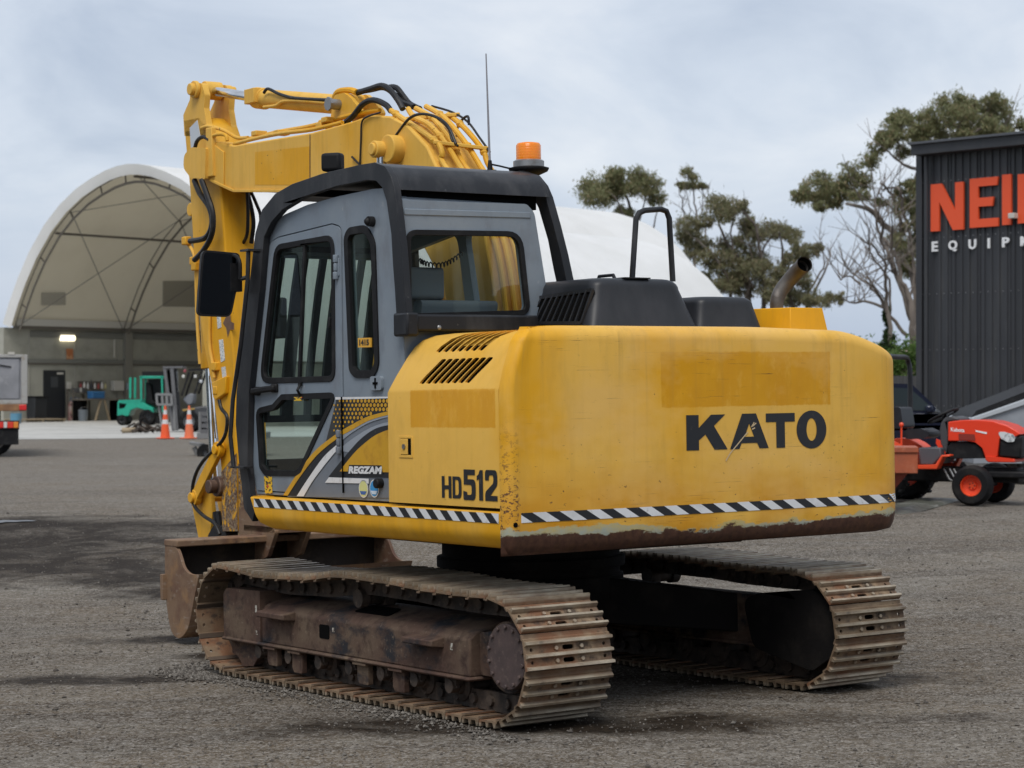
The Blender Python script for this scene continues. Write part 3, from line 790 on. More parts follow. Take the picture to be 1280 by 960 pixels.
for y in (-1.0, -.5): m.box((-.12,y-.05,2.1945), (.05,y+.05,2.2005))
m.tube([(-.02,-.84,2.195), (-.02,-.82,2.225), (-.02,-.70,2.225), (-.02,-.68,2.195)], .010, 8); up(m, 'hood_handle', M['black'], parent=hood)
for x in (-.26, .20):
    m = MB(); m.cyl((x,-1.052,2.02), (x,-1.066,2.02), .012, n=8); up(m, 'hood_bolt', M['steel'], parent=hood)
cover('engine_hood', .33, .815, -1.10, -.50, 1.90, 2.108, .045, .04, M['hood'])
# yellow exhaust box with a slanted left side
m = MB(); 
m.loft([[Vector(p) for p in ((.80,-.62,1.89), (.945,-1.14,1.89), (1.235,-1.14,1.89), (1.235,-.55,1.89))], [Vector(p) for p in ((.80,-.66,2.052), (.968,-1.12,2.052), (1.205,-1.12,2.052), (1.205,-.58,2.052))]])
up(m, 'exhaust_box', M['deck'], bevel=.004)
m = MB(); m.box((.70,-1.13,1.90), (.86,-1.0,1.935)); up(m, 'exhaust_bracket', M['deck'])
p0 = on(973, 392, 1, -.95); 
ppx = [(972,400), (971,378), (976,364), (986,351), (998,338), (1006,330)]
pts = [on(u, v, 1, yy) for (u, v), yy in zip(ppx, (-.95, -.95, -.955, -.985, -1.05, -1.12))]
m = MB(); sp = spline(pts, 5); n = len(sp)
m.tube(sp, [.036+.010*i/n for i in range(n)], 18, caps=False)
dirv = (sp[-1]-sp[-2]).normalized()
m.tube([sp[-1]-dirv*.001, sp[-1]-dirv*.12], [.042, .030], 18, caps=False); pipe_o = up(m, 'exhaust_pipe', M['exhaust'])
m = MB(); m.tube([sp[-1]-dirv*.004, sp[-1]-dirv*.10], [.0395, .036], 18, caps=False); m.cyl(sp[-1]-dirv*.06, sp[-1]-dirv*.062, .037, n=18); up(m, 'exhaust_bore', M['void'], parent=pipe_o)
# handrail hoop behind the hood
hp = [on(u, v, 1, -.55) for u, v in ((790,352), (795,274), (799,266), (806,263), (826,261.5), (833,264), (836.5,273), (841,352))]
m = MB(); m.tube(hp, .0165, 10); up(m, 'handrail', M['black'])
# right hand boxes, seen from the side
m = MB(); m.box((.42,-.60,1.03), (1.25,.35,1.72)); up(m, 'fuel_tank', M['side'], bevel=.03)
m = MB(); m.box((.50,.36,1.03), (1.25,1.25,1.60)); up(m, 'tool_box', M['side'], bevel=.03)
m = MB(); m.prism([(.86,1.03), (1.20,1.03), (1.20,.93), (1.10,.89), (.86,.89)], -1.45, 1.2, lambda u, v, w: Vector((u, w, v))); up(m, 'side_beam', M['deck'], bevel=.01)
# black bolted bar below the rear window
b0 = on(492, 405, 1, -.66); 
m = MB(); m.box((-1.245,-.70,1.925), (-.42,-.61,2.012)); m.box((-1.253,-.715,1.90), (-1.18,-.58,2.02)); bar_o = up(m, 'rear_guard_bar', M['black'], bevel=.012)
for u in (515.5, 549):
    c_ = on(u, 409 if u < 530 else 409.5, 1, -.70); m = MB(); m.sphere((c_.x, -.702, c_.z), .013, 10, (1,.5,1)); up(m, 'bolt', M['steel'], parent=bar_o)
# ================================================================ cab
XC = -1.2
left = [(.985,1.056), (1.049,1.214), (1.07,1.474), (1.055,1.636), (1.0,1.895), (.914,2.223), (.842,2.44), (.790,2.535), (.727,2.588), (.62,2.616), (.366,2.649), (.048,2.668), (-.32,2.677), (-.50,2.668), (-.585,2.60), (-.60,2.50), (-.60,1.056)]
door = rnd([(.970,1.078), (1.018,1.25), (1.038,1.48), (1.018,1.68), (.965,1.92), (.882,2.22), (.79,2.47), (.68,2.492), (.10,2.522), (.004,2.500), (.012,1.70), (.002,1.078)], [.01,0,0,0,0,0,.09,0,0,.09,0,.01])
dwin = rnd([(.911,1.693), (.712,2.443), (.082,2.457), (.093,1.693)], [.075,.085,.075,.06])
lwin = rnd(yz([g_ for g_ in ((322.5,513), (342.5,508), (353.5,495.5), (421,493), (377,588.5), (371,592.5), (333,592), (327,583))], XC), [.05,.04,.05,.03,.05,.02,.03,.02])
qwin = rnd([(-.048,2.44), (-.085,2.475), (-.25,2.478), (-.325,2.40), (-.345,1.76), (-.30,1.715), (-.13,1.715), (-.083,1.745)], [.06,.06,.10,.10,.08,.06,.06,.04])
m = MB()
gap = inset(door, -.006)
m.prism(left, XC, XC+.05, holes=[gap, qwin])
cab = up(m, 'cab', M['cab'], bevel=.012, ang=30)
def cp(mb, name, mat, **k): return mb.build(name, mat, cab, **k)
m = MB(); m.prism(door, XC-.004, XC+.035, holes=[dwin, lwin]); cp(m, 'door', M['cab'], bevel=.005)
m = MB(); m.prism(inset(door, -.004), XC+.036, XC+.046, holes=[inset(door, .03)]); cp(m, 'door_seal', M['void'])
def seal(name, loop, d0=.0, d1=.026, x0=None, x1=None, mat='rubber'):
    m = MB(); m.prism(inset(loop, d0) if d0 else loop, x0 if x0 is not None else XC-.010, x1 if x1 is not None else XC+.02, holes=[inset(loop, d1)])
    return cp(m, name, M[mat], bevel=.004)
seal('window_seal', dwin, -.012, .02); seal('window_seal', lwin, -.012, .02); seal('window_seal', qwin, -.018, .022, mat='seal2') if 'seal2' in M else seal('window_seal', qwin, -.018, .022)
for w in (dwin, lwin, qwin):
    m = MB(); m.flat(inset(w, .012), lambda u, v: Vector((XC+.008, u, v))); cp(m, 'side_window', M['glass_side'], ang=0)
# sliding pane bar
a, b = yz([(381,302), (374,475)], XC)
m = MB(); m.bar((XC+.003, a[0], a[1]), (XC+.003, b[0], b[1]), .022, .016, up=(1,0,0)); cp(m, 'window_bar', M['rubber'])
m = MB(); c_ = yz([(413.5,403)], XC)[0]; m.cbox((XC-.004, c_[0], c_[1]), (.02,.018,.055)); cp(m, 'window_catch', M['rubber'], bevel=.004)
# rear wall, leaning right side
XR = lambda z: -.255-.085*max(0, z-1.06)/1.0+.0*(z)
m = MB()
rear = rnd([(XC+.002,1.06), (-.262,1.06), (-.262,1.95), (-.372,2.56), (-.42,2.605), (XC+.002,2.595)], [0,0,.1,.06,.05,0])
rw = rnd([(-1.168,2.432), (-.472,2.445), (-.425,2.03), (-1.172,2.005)], [.05,.09,.05,.02])
m.prism(rear, -.602, -.555, lambda u, v, w: Vector((u, w, v)), holes=[rw]); cp(m, 'rear_wall', M['cab'], bevel=.010)
m = MB(); m.prism(inset(rw, -.014), -.612, -.59, lambda u, v, w: Vector((u, w, v)), holes=[inset(rw, .014)]); cp(m, 'window_seal', M['rubber'], bevel=.004)
m = MB(); m.flat(inset(rw, .01), lambda u, v: Vector((u, -.591, v))); cp(m, 'rear_window', M['glass'], ang=0)
m = MB(); m.prism([(-1.19,2.552), (-.40,2.562), (-.40,2.530), (-1.19,2.520)], -.607, -.60, lambda u, v, w: Vector((u, w, v))); cp(m, 'rear_fold', M['cab'], bevel=.005)
m = MB(); m.box((-1.195,-.56,2.58), (-.33,-.50,2.72)); cp(m, 'roof_gap', M['void'])  # black box standing in for the shade under the roof overhang
# right wall with two windows
rz_ = lambda u, v, w: Vector((-.27-.11*max(0, v-1.9)/.7-w, u, v))
rl = [(.93,1.056), (1.06,1.474), (.95,2.05), (.80,2.50), (.70,2.585), (.3,2.64), (-.35,2.655), (-.55,2.62), (-.57,2.5), (-.57,1.056)]
w1 = rnd([(.86,1.75), (.68,2.42), (.10,2.50), (.10,1.72)], .06); w2 = rnd([(.02,1.95), (.02,2.50), (-.44,2.50), (-.46,1.95)], .07)
m = MB(); m.prism(rl, 0, .04, rz_, holes=[w1, w2]); cp(m, 'right_wall', M['cab'], bevel=.008)
for w in (w1, w2):
    m = MB(); m.flat(inset(w, -.008), lambda u, v: rz_(u, v, .02)); cp(m, 'side_window', M['glass'], ang=0)
# roof following the side outline
ro = left[6:15]
m = MB()
rg = []
for y, z in ro:
    xr = -.27-.11*max(0, z-1.9)/.7
    rg.append([Vector((XC+.01, y, z-.002)), Vector((xr-.01, y, z-.012)), Vector((xr-.01, y, z-.05)), Vector((XC+.01, y, z-.05))])
m.loft(rg); cp(m, 'roof', M['cab'])
# windscreen and its frame
fw = left[2:7]
m = MB(); v = []
for y, z in fw:
    v += [Vector((XC+.05, y-.02, z)), Vector((-.31, y-.02, z))]
m.add(v, [(2*i, 2*i+1, 2*i+3, 2*i+2) for i in range(len(fw)-1)]); cp(m, 'windscreen', M['glass'], ang=0)
m = MB(); m.bar((XC+.03, 1.05, 1.48), (-.29, 1.05, 1.48), .04); m.bar((XC+.03, .83, 2.45), (-.33, .83, 2.45), .05); m.box((XC+.04,.96,1.06), (-.28,1.02,1.25)); cp(m, 'front_crossbar', M['rubber'])
# upright bars added to break the bright view through the cab into stripes
for x, wd in ((-1.08,.05), (-.94,.075), (-.80,.04), (-.67,.085), (-.54,.04), (-.42,.07)):
    m = MB()
    for (y0, z0), (y1, z1) in zip(fw[:-1], fw[1:]): m.bar((x, y0+.03, z0), (x, y1+.03, z1), wd, .025, up=(0,1,0))
    cp(m, 'windscreen_bar', M['rubber'])
# inside: floor, seat, console, levers
m = MB(); m.box((XC+.05,-.55,1.05), (-.28,.97,1.085)); cp(m, 'cab_floor', M['rubber'])
m = MB(); m.box((XC+.06,-.55,1.085), (-.28,-.30,1.55)); m.box((-.46,-.3,1.085), (-.29,.45,1.60)); m.box((XC+.06,-.3,1.085), (-1.02,.28,1.52)); cp(m, 'console', M['inside'], bevel=.03)
m = MB()
m.prism(rnd([(-.30,1.46), (.17,1.43), (.19,1.54), (-.28,1.58)], .04), -.98, -.50)
m.prism(rnd([(-.30,1.55), (-.20,1.55), (-.36,2.10), (-.44,2.10)], .03), -.98, -.50); seat_o = cp(m, 'seat', M['seat'], bevel=.03)
m = MB(); m.prism(rnd([(-.43,2.10), (-.35,2.10), (-.37,2.27), (-.43,2.27)], .03), -1.07, -.84); cp(m, 'headrest', M['seat'], bevel=.03)
m = MB()
for x in (-1.08, -.42): m.tube([(x,.18,1.5), (x,.23,1.74)], .014, 8); m.sphere((x,.235,1.76), .035)
for x in (-.86, -.66): m.tube([(x,.62,1.08), (x,.55,1.62)], .013, 8)
cp(m, 'control_lever', M['rubber'])
m = MB(); m.bar((-1.17,.50,1.60), (-.30,.50,1.60), .02); m.box((-.50,.55,1.55), (-.34,.62,1.90)); cp(m, 'monitor', M['rubber'], bevel=.01)
m = MB(); m.box((-.52,.10,1.12), (-.47,.62,1.20)); m.box((-.52,.05,1.26), (-.47,.55,1.33)); cp(m, 'fuse_cover', pmat('pale_yellow_cover', (.55,.47,.14), .6))  # slabs added for the yellow patches in the lower door window
m = MB(); m.tube([(-.9,.1,1.13), (-.75,.35,1.2), (-.6,.4,1.35), (-.6,.3,1.5)], .05, 10); cp(m, 'air_duct', pmat('grey_duct', (.32,.34,.34), .6))
m = MB(); m.box((-1.1,.72,1.087), (-.5,.90,1.12)); m.box((-1.15,.1,1.087), (-.4,.70,1.10)); cp(m, 'floor_mat', M['label2'] if 'label2' in M else M['inside'])
m = MB(); a = on(345, 398, 0, -.34); m.cbox((-.34, a.y, a.z), (.05,.22,.26)); cp(m, 'switch_panel', M['rubber'], bevel=.015)
cl = [on(u, v, 1, -.45) for u, v in ((525,326), (535,330), (552,331), (566,325), (578,316))]
sp = spline(cl, 14); m = MB(); q = []
for i in range(len(sp)):
    q.append(sp[i]+Vector((0, .012*cos(i*1.57), .012*sin(i*1.57))))
m.tube(q, .0045, 5); cp(m, 'coiled_cord', M['rubber'])
# door furniture
m = MB(); a = yz([(349,485), (321,489)], XC); m.bar((XC-.03, a[0][0], a[0][1]), (XC-.03, a[1][0], a[1][1]), .035, .03, up=(1,0,0)); m.cbox((XC-.012, a[0][0]+.03, a[0][1]), (.03,.06,.05)); m.cbox((XC-.012, a[1][0]-.03, a[1][1]), (.03,.05,.05)); cp(m, 'door_handle', M['rubber'], bevel=.01)
for (u, v0, v1) in ((422.5,318,350), (426,537,568)):
    a, b = yz([(u,v0), (u,v1)], XC)
    m = MB()
    for k in range(3):
        t0, t1 = k/3+.02, (k+1)/3-.02
        m.cyl((XC-.014, a[0]+(b[0]-a[0])*t0, a[1]+(b[1]-a[1])*t0), (XC-.014, a[0]+(b[0]-a[0])*t1, a[1]+(b[1]-a[1])*t1), .016-.003*(k == 1), n=10)
    m.cbox((XC-.004, (a[0]+b[0])/2, (a[1]+b[1])/2), (.012,.05,abs(a[1]-b[1])*.7)); cp(m, 'door_hinge', M['cab'] if v0 < 400 else M['grey'], bevel=.003)
m = MB(); a = yz([(466,488), (480,470)], XC); q = rnd([(a[0][0], a[0][1]), (a[1][0], a[0][1]), (a[1][0], a[1][1]), (a[0][0], a[1][1])], .02); m.prism(q, XC-.018, XC); lk = cp(m, 'lock_plate', M['cab'], bevel=.006)
cy, cz_ = (a[0][0]+a[1][0])/2, (a[0][1]+a[1][1])/2
m = MB(); m.cbox((XC-.019, cy, cz_), (.006,.012,.055)); m.cbox((XC-.019, cy, cz_), (.006,.045,.012)); cp(m, 'lock_slot', M['void'])
m = MB(); a = yz([(377.5,480), (377.5,495)], XC); m.tube([(XC-.01, a[0][0], a[0][1]), (XC-.035, a[0][0]-.01, (a[0][1]+a[1][1])/2), (XC-.01, a[1][0], a[1][1])], .008, 8); m.cbox((XC-.008, a[0][0], a[0][1]), (.02,.03,.02)); cp(m, 'hook', M['rubber'])
m = MB(); a = yz([(369,497), (381,500.5)], XC); m.cbox((XC-.013, a[0][0]*.5+a[1][0]*.5, a[0][1]*.5+a[1][1]*.5), (.004,.09,.022)); cp(m, 'tag', M['label'], bevel=.003)
c_ = yz([(466.5,277)], XC)[0]; m = MB(); m.cyl((XC-.002, c_[0], c_[1]), (XC-.032, c_[0], c_[1]), .027, n=14); m.sphere((XC-.034, c_[0], c_[1]), .02); cp(m, 'rubber_stop', M['rubber'])
c_ = yz([(478,604)], XC)[0]; m = MB(); m.cyl((XC-.002, c_[0], c_[1]), (XC-.045, c_[0], c_[1]), .026, n=14); cp(m, 'rubber_stop', M['rubber'], bevel=.006)
# printed graphics on the lower side, thin sheets lying on the panel
def decal(name, pts, mat, k=0, sm=0, holes=()):
    q = yz(pts, XC)
    mb = MB(); mb.flat(rnd(q, sm) if sm else q, lambda u, v: Vector((XC-.0052-.0011*k, u, v)), [yz(h, XC) for h in holes])
    return mb.build(name, mat, cab, ang=0)
g6 = lambda l: [(220+x/4.571, 460+y/4.571) for x, y in l]
def curve(l, k=6): return [tuple(p) for p in spline([Vector((a, b, 0)) for a, b in l], k)]
def c2(l, k=6): return [(p[0], p[1]) for p in curve(l, k)]
gold_o = c2([(620,727), (700,605), (800,475), (920,380), (1010,325), (1100,279), (1180,256), (1243,243)])
gold_i = c2([(646,729), (722,615), (820,492), (940,396), (1020,350), (1100,305), (1180,278), (1243,264)])
wh_o = c2([(698,732), (760,636), (850,510), (925,440)]); wh_i = c2([(738,733), (790,645), (865,545), (929,468)])
silver = c2([(925,440), (1010,372), (1100,318), (1180,290), (1243,275)])
arc2 = c2([(880,620), (960,520), (1060,408), (1150,345), (1243,322)]); pie_t = c2([(945,590), (1000,518), (1060,453), (1150,383), (1243,345)])
decal('grey_print', g6([(640,736), (1244,742), (1244,243)]+list(reversed(gold_o[8:]))), M['grey'], 0)
def fade_mat():
    m = NT('hex_background'); x, y, z = m.xyz()
    return m.done(m.mix(m.ramp(y, .12, -.25), (.035,.035,.035), (.018,.018,.018)), .42)
decal('mesh_print', g6([(925,172), (1243,172), (1243,243)]+list(reversed(gold_o[20:]))+[(890,400), (860,430)]), fade_mat(), 1)
decal('arch_stripe', g6(gold_o+list(reversed(gold_i))), M['gold'], 4)
decal('dark_arch', g6(gold_i[:18]+[(940,396), (925,440)]+list(reversed(wh_o))), M['ink'], 2)
decal('light_arch', g6(gold_i[18:]+list(reversed(silver))), M['lgrey'], 3)
decal('light_stripe', g6(wh_o+list(reversed(wh_i))), M['white'], 4)
mid = c2([(930,470), (1020,400), (1110,345), (1180,318), (1243,305)])
decal('light_arch', g6(mid+[(1243,322)]+list(reversed(arc2[8:]))), M['lgrey'], 2)
decal('dark_arch', g6(arc2+list(reversed(pie_t))+[(945,592), (1243,598), (1243,626), (880,622)]), M['ink'], 3)
decal('yellow_field', g6(pie_t+[(1243,596), (945,590)]), M['gold'], 5)
decal('light_stripe', g6([(882,624), (1110,632), (1110,660), (860,655)]), M['white'], 4)
decal('light_stripe', g6([(918,166), (1243,163), (1243,172), (918,181)]), M['white'], 3)
# honeycomb: gold ellipses in staggered rows, clipped by the arch
hexm = MB()
for r in range(9):
    for cc in range(-1, 19):
        x = 900+cc*21+(10.5 if r % 2 else 0); y = 188+r*24
        if not 905 < x < 1236 or y > 166+400: continue
        lim = 0
        for (ax, ay), (bx_, by_) in zip(gold_o[:-1], gold_o[1:]):
            if ax <= x <= bx_: lim = ay+(by_-ay)*(x-ax)/(bx_-ax)
        if y+9 > lim or (x < 930 and y < 200): continue
        f = .55+.45*smooth(900, 1120, x)
        q = yz(g6(circ2((x, y), 8.2*f, 8, 11.5*f)), XC); o_ = len(hexm.v)
        hexm.add([Vector((XC-.0052-.0030, a_, b_)) for a_, b_ in q], [tuple(range(len(q)))])
hx = hexm.build('honeycomb_print', M['gold'], cab, ang=0)
# white name lettering with dark edge
tv, tf, ta = text_mesh('REGZAM', 1.0, .06, .12)
p00, p10, p01 = [onx(*g6([q])[0], XC) for q in ((997,603), (1189,606), (997,560))]
for k, (mat, grow, kk) in enumerate(((M['ink'], .075, 6), (M['white'], 0, 7))):
    mb = MB()
    if k == 0:
        decal('name_plate', g6([(1000,553), (1186,556), (1194,610), (990,607)]), M['ink'], 6, .006)
    else:
        mb.add([Vector((XC-.0052-.0011*kk, (p00+(p10-p00)*u+(p01-p00)*v).y, (p00+(p10-p00)*u+(p01-p00)*v).z)) for u, v in tv], tf)
        mb.build('name_lettering', mat, cab, ang=0)
for (u, v), colr, col2 in (((1080,690), (.62,.62,.25), (.05,.12,.35)), ((1142,688), (.03,.25,.55), (.55,.65,.75))):
    c_ = yz(g6([(u, v)]), XC)[0]
    for k, (r, cl_) in enumerate(((.047, (.7,.7,.68)), (.041, colr), (.026, col2))):
        mb = MB(); mb.flat(circ2(c_, r, 24) if k < 2 else [(c_[0]-.035, c_[1]-.012), (c_[0]+.035, c_[1]-.012), (c_[0]+.02, c_[1]-.03), (c_[0]-.02, c_[1]-.03)], lambda a_, b_: Vector((XC-.0052-.0011*(4+k), a_, b_))); mb.build('round_sticker', pmat('sticker_print', cl_, .45), cab, ang=0)
decal('warning_label', g6([(508,618), (554,620), (556,717), (514,716)]), M['label'], 1)
a, b = yz([(427.7,300), (432,624)], XC)
m = MB(); m.prism([(.004,1.09), (.009,1.09), (.012,1.60), (.007,1.60)], XC-.0055-.0105, XC-.0050); cp(m, 'door_gap', M['void'], ang=0)
# number sticker in the quarter window
a, b = yz([(448.5,422.5), (464.5,433.5)], XC)
m = MB(); m.prism([(a[0],a[1]), (b[0],a[1]-.002), (b[0],b[1]-.002), (a[0],b[1])], XC-.006, XC+.003); ns = cp(m, 'number_sticker', pmat('orange_sticker', (.72,.38,.04), .5))
tv, tf, ta = text_mesh('1415', 1.0, .05)
m = MB(); m.add([Vector((XC-.0072, a[0]+(b[0]-a[0])*(.12+.76*u), b[1]+(a[1]-b[1])*(.18+.64*v)-.001*u)) for u, v in tv], tf); cp(m, 'number', M['ink'], ang=0)

# ================================================================ roof guard (black arch on both sides, roof sheet)
go = yz([(315.5,652), (305,636), (299,582), (294.5,530), (295.5,490), (311,360), (319,292), (327.5,262), (344,242), (365,230), (402.5,217), (449,206), (468,203), (481,208), (489,221), (493,236), (498,274), (502,311), (505.6,360), (509,402)], -1.245)
gi = yz([(318,640), (313,622), (309,582), (310,530), (311,490), (324.7,360), (330,296), (339,277.5), (352,262.5), (380,245.6), (421,232.5), (459,225), (470,226), (477.5,234), (483,251), (489,292.5), (491,330), (493.4,360), (496,404)], -1.245)
m = MB(); m.prism(go+list(reversed(gi)), -1.245, -1.207); guard = up(m, 'roof_guard', M['black'], bevel=.010)
XG = lambda z: -.125-.165*(z-2.0)
m = MB(); m.prism(go[3:]+list(reversed(gi[3:])), 0, .05, lambda u, v, w: Vector((XG(v)-w, u+.02, v))); m.build('guard_arch', M['black'], guard, bevel=.008)
# roof sheet, rolled over at the rear edge
top = go[8:16]
rg = []
for y, z in top:
    rg.append([Vector((-1.236, y+.004, z-.003)), Vector((XG(z)-.01, y+.02, z-.003))])
inn = [(y+(.035 if i > 4 else 0), z-.03) for i, (y, z) in enumerate(top)]
m = MB()
pr = [(y, z-.004) for y, z in top]+[(top[-1][0]+.035, top[-1][1]+.005)]+[(y+.02, z-.035) for y, z in reversed(top[:-2])]
m.prism(pr, -1.232, -.27); m.build('roof_sheet', M['black'], guard, bevel=.006)
for (y, z) in ((gi[9][0], gi[9][1]+.02), (gi[11][0]+.1, gi[11][1]+.03)):
    m = MB(); m.bar((-1.21, y, z), (XG(z), y, z), .06, .04); m.build('guard_crossbar', M['black'], guard)
# beacon
bc = on(661, 212, 1, -.30)
m = MB(); m.prism(rnd([(0,0), (.30,0), (.30,.012), (0,.012)], .004), -.06, .06, lambda u, v, w: Vector((bc.x-.10+u*.55, bc.y+w, bc.z-.028+u*.06+v)));
m.loft([[Vector((bc.x+r*cos(t*pi/8), bc.y+r*sin(t*pi/8), bc.z+h)) for t in range(16)] for r, h in ((.05,-.035), (.105,-.010), (.112,.002), (.112,.008), (.09,.014))])
bcn = up(m, 'beacon', M['rubber'], ang=40)
m = MB(); Mx = Matrix.Translation(bc); m.lathe([(.085,.012), (.085,.045), (.074,.052)], 24, Mx); m.build('beacon_base', M['steel'], bcn)
mo = NT('amber_lens'); x, y, z = mo.xyz(); wv = mo.math('SINE', mo.math('MULTIPLY', z, 420)); mo.bump(wv, .12, .002)
mo.b.inputs['Subsurface Weight'].default_value = .3; mo.b.inputs['Subsurface Radius'].default_value = (.05,.02,.005)
amber = mo.done((.85,.24,.008), .22)
m = MB(); m.lathe([(.068,.048), (.068,.132), (.060,.144), (.03,.149), (0,.149)], 28, Mx); m.build('beacon_lens', amber, bcn, ang=50)
# antenna
ab = on(612.5, 212, 1, -.25); at_ = on(607.5, 67, 1, -.25)
m = MB(); m.tube([ab, ab.lerp(at_, .35), at_], [.007, .006, .0035], 8); an = up(m, 'antenna', pmat('antenna_grey', (.25,.25,.27), .5))
m = MB(); m.cyl(ab-Vector((0,0,.02)), ab+Vector((0,0,.05)), .018, .010, 12); m.tube([ab+Vector((0,0,.03)), ab+Vector((.05,-.02,.02)), ab+Vector((.10,-.03,.01)), ab+Vector((.20,-.03,.005)), ab+Vector((.31,-.03,-.04)), ab+Vector((.33,-.02,-.10))], .005, 6); m.cbox(ab-Vector((0,0,.012)), (.05,.05,.02)); m.build('antenna_base', M['rubber'], an)
# work lamp on the roof
c_ = on(416, 203, 0, -1.12)
m = MB(); m.cbox((0,0,0), (.075,.115,.10), Matrix.Translation(c_) @ Matrix.Rotation(radians(35), 4, 'Z')); wl = up(m, 'work_lamp', M['rubber'], bevel=.018, seg=3)
m = MB(); m.cyl(c_-Vector((0,0,.05)), c_-Vector((0,0,.10)), .012); m.build('lamp_bracket', M['steel'], wl)
# mirror
mc = on(271.5, 354.5, 0, -1.42)
dirc = (mach(CAM)-mc); az = atan2(dirc.x, -dirc.y)+radians(12)
Mm = Matrix.Translation(mc) @ Matrix.Rotation(az, 4, 'Z') @ Matrix.Rotation(radians(2.5), 4, 'Y')
def mm(u, v, w): return Mm @ Vector((u, w, v))
ml = rnd([(-.108,-.185), (.085,-.185), (.118,.0), (.128,.178), (-.092,.187)], [.035,.045,.1,.03,.04])
m = MB(); m.prism(ml, 0, .05, mm); mir = up(m, 'mirror', M['rubber'], bevel=.012, seg=3)
m = MB(); m.prism(inset(ml, .012), -.002, .004, mm); m.build('mirror_glass', M['mirrorg'] if 'mirrorg' in M else M['mirror'], mir)
q = [on(u, v, 0, -1.33) for u, v in ((300,349), (300,330), (296,321), (285,318), (275,319))]
m = MB(); m.tube(spline(q, 4), .011, 8); m.cbox(Mm @ Vector((.10,.03,.04)), (.07,.07,.16)); m.build('mirror_arm', M['rubber'], mir)
# thin upright rail carrying the mirror, with its bracket plate
q = [on(u, v, 0, -1.30) for u, v in ((310.5,312), (309.5,350), (301,430), (291,500), (288,545), (292,584))]
m = MB(); m.tube(q, .013, 8); a = on(300, 349, 0, -1.33); b = on(311, 346, 0, -1.28); m.tube([a, b], .012, 8); m.cbox(on(313,313,0,-1.28), (.08,.10,.012)); m.cbox(on(302,584,0,-1.27), (.06,.16,.012)); up(m, 'mirror_rail', M['black'])
# ================================================================ boom, arm, bucket
DX = .13                                         # the boom stands this far to the right of the drawing planes used below
_onx, _up = onx, up
def onx(px, py, x):
    p = _onx(px, py, x+DX); p.x -= DX; return p
def up(mb, name, mat, **k):
    o = _up(mb, name, mat, **k)
    if o.parent == ex: o.location.x += DX
    return o
BX0, BX1 = -.22, .12
bo_ = yz([(262,224), (281,233), (293.4,238.5), (326,238.5), (370,238.8), (440,241)], BX0)
back = yz([(487,145), (511,158), (533,182), (548,214)], BX0)
topl = yz([(265,176), (293.4,181.5), (388,166), (440,151.5), (462,143.5)], BX0)
outline = bo_+[(1.05,2.62), (.72,2.25), (.52,1.55), (.42,1.30), (.22,1.26), (.10,1.42), (.14,2.0), (.30,2.6)]+list(reversed(back))+list(reversed(topl))
m = MB(); m.prism(outline, BX0, BX1); boom = up(m, 'boom', M['boom'], bevel=.012, ang=25)
def bp(mb, name, mat, **k): return mb.build(name, mat, boom, **k)
m = MB()                                    # flange lip along the lower edge, stiffener plate at the nose
for i in range(len(bo_)-1): m.bar((BX0-.006, *bo_[i]), (BX0-.006, *bo_[i+1]), .02, .014, up=(1,0,0))
q = yz([(265,178), (281,190), (281,232), (263,223)], BX0); m.prism(q, BX0-.010, BX0)
bp(m, 'boom_stiffener', M['boom'], bevel=.003)
m = MB(); q = yz([(319,190), (387,183), (387,231), (319,231)], BX0); m.flat(q, lambda u, v: Vector((BX0-.0015, u, v))); bp(m, 'sign_ghost', yellow('ghost_paint', .0, dirt=.2), ang=0)
m = MB(); q = yz([(387.3,168), (388.3,168), (388.3,238), (387.3,238)], BX0); m.flat(q, lambda u, v: Vector((BX0-.0016, u, v))); bp(m, 'weld_seam', M['pin'], ang=0)
# nose boss with rounded front, upright strap beside it
m = MB(); q = rnd(yz([(257,185), (240,184), (230,193), (229,210), (238,222), (256,224)], -.27), [.01,.05,.06,.06,.05,.01]); m.prism(q, -.27, -.221); bp(m, 'nose_boss', M['boom'], bevel=.010); m = MB(); m.prism(q, .121, .17); bp(m, 'nose_boss', M['boom'], bevel=.010)
m = MB(); q = yz([(257,160), (264,159), (266,220), (258,222)], -.25); m.prism(q, -.25, -.215); bp(m, 'nose_strap', M['boom'], bevel=.006)
# lugs on top for the arm cylinder
for x in (-.13, .03):
    m = MB(); m.prism(rnd(yz([(428,154), (434,120), (446,117), (455,124), (470,143)], -.05), .03), x-.015, x+.015); bp(m, 'cylinder_lug', M['boom'], bevel=.005)
# side boss where the lift cylinder pin sits
c_ = onx(477, 187, -.30); m = MB(); m.cyl((-.36, c_.y, c_.z), (.26, c_.y, c_.z), .052, n=24); m.cyl((-.30, c_.y-.06, c_.z), (-.205, c_.y-.06, c_.z), .085, n=24); m.cyl((-.375, c_.y, c_.z), (-.355, c_.y, c_.z), .038, n=16); bp(m, 'pin_boss', M['boom'], bevel=.006)
for x in (-.30, .20):
    a = Vector((x, c_.y, c_.z)); b = Vector((x*.9, 1.36, 1.22)); d = (b-a).normalized()
    m = MB(); m.cyl(a+d*.85, b, .055, n=20); m.cyl(a+d*.80, a+d*.90, .064, n=20); lc = up(m, 'lift_cylinder', M['arm'], bevel=.004)
    m = MB(); m.cyl(a, a+d*.95, .030, n=16); m.build('lift_rod', M['chrome'], lc)
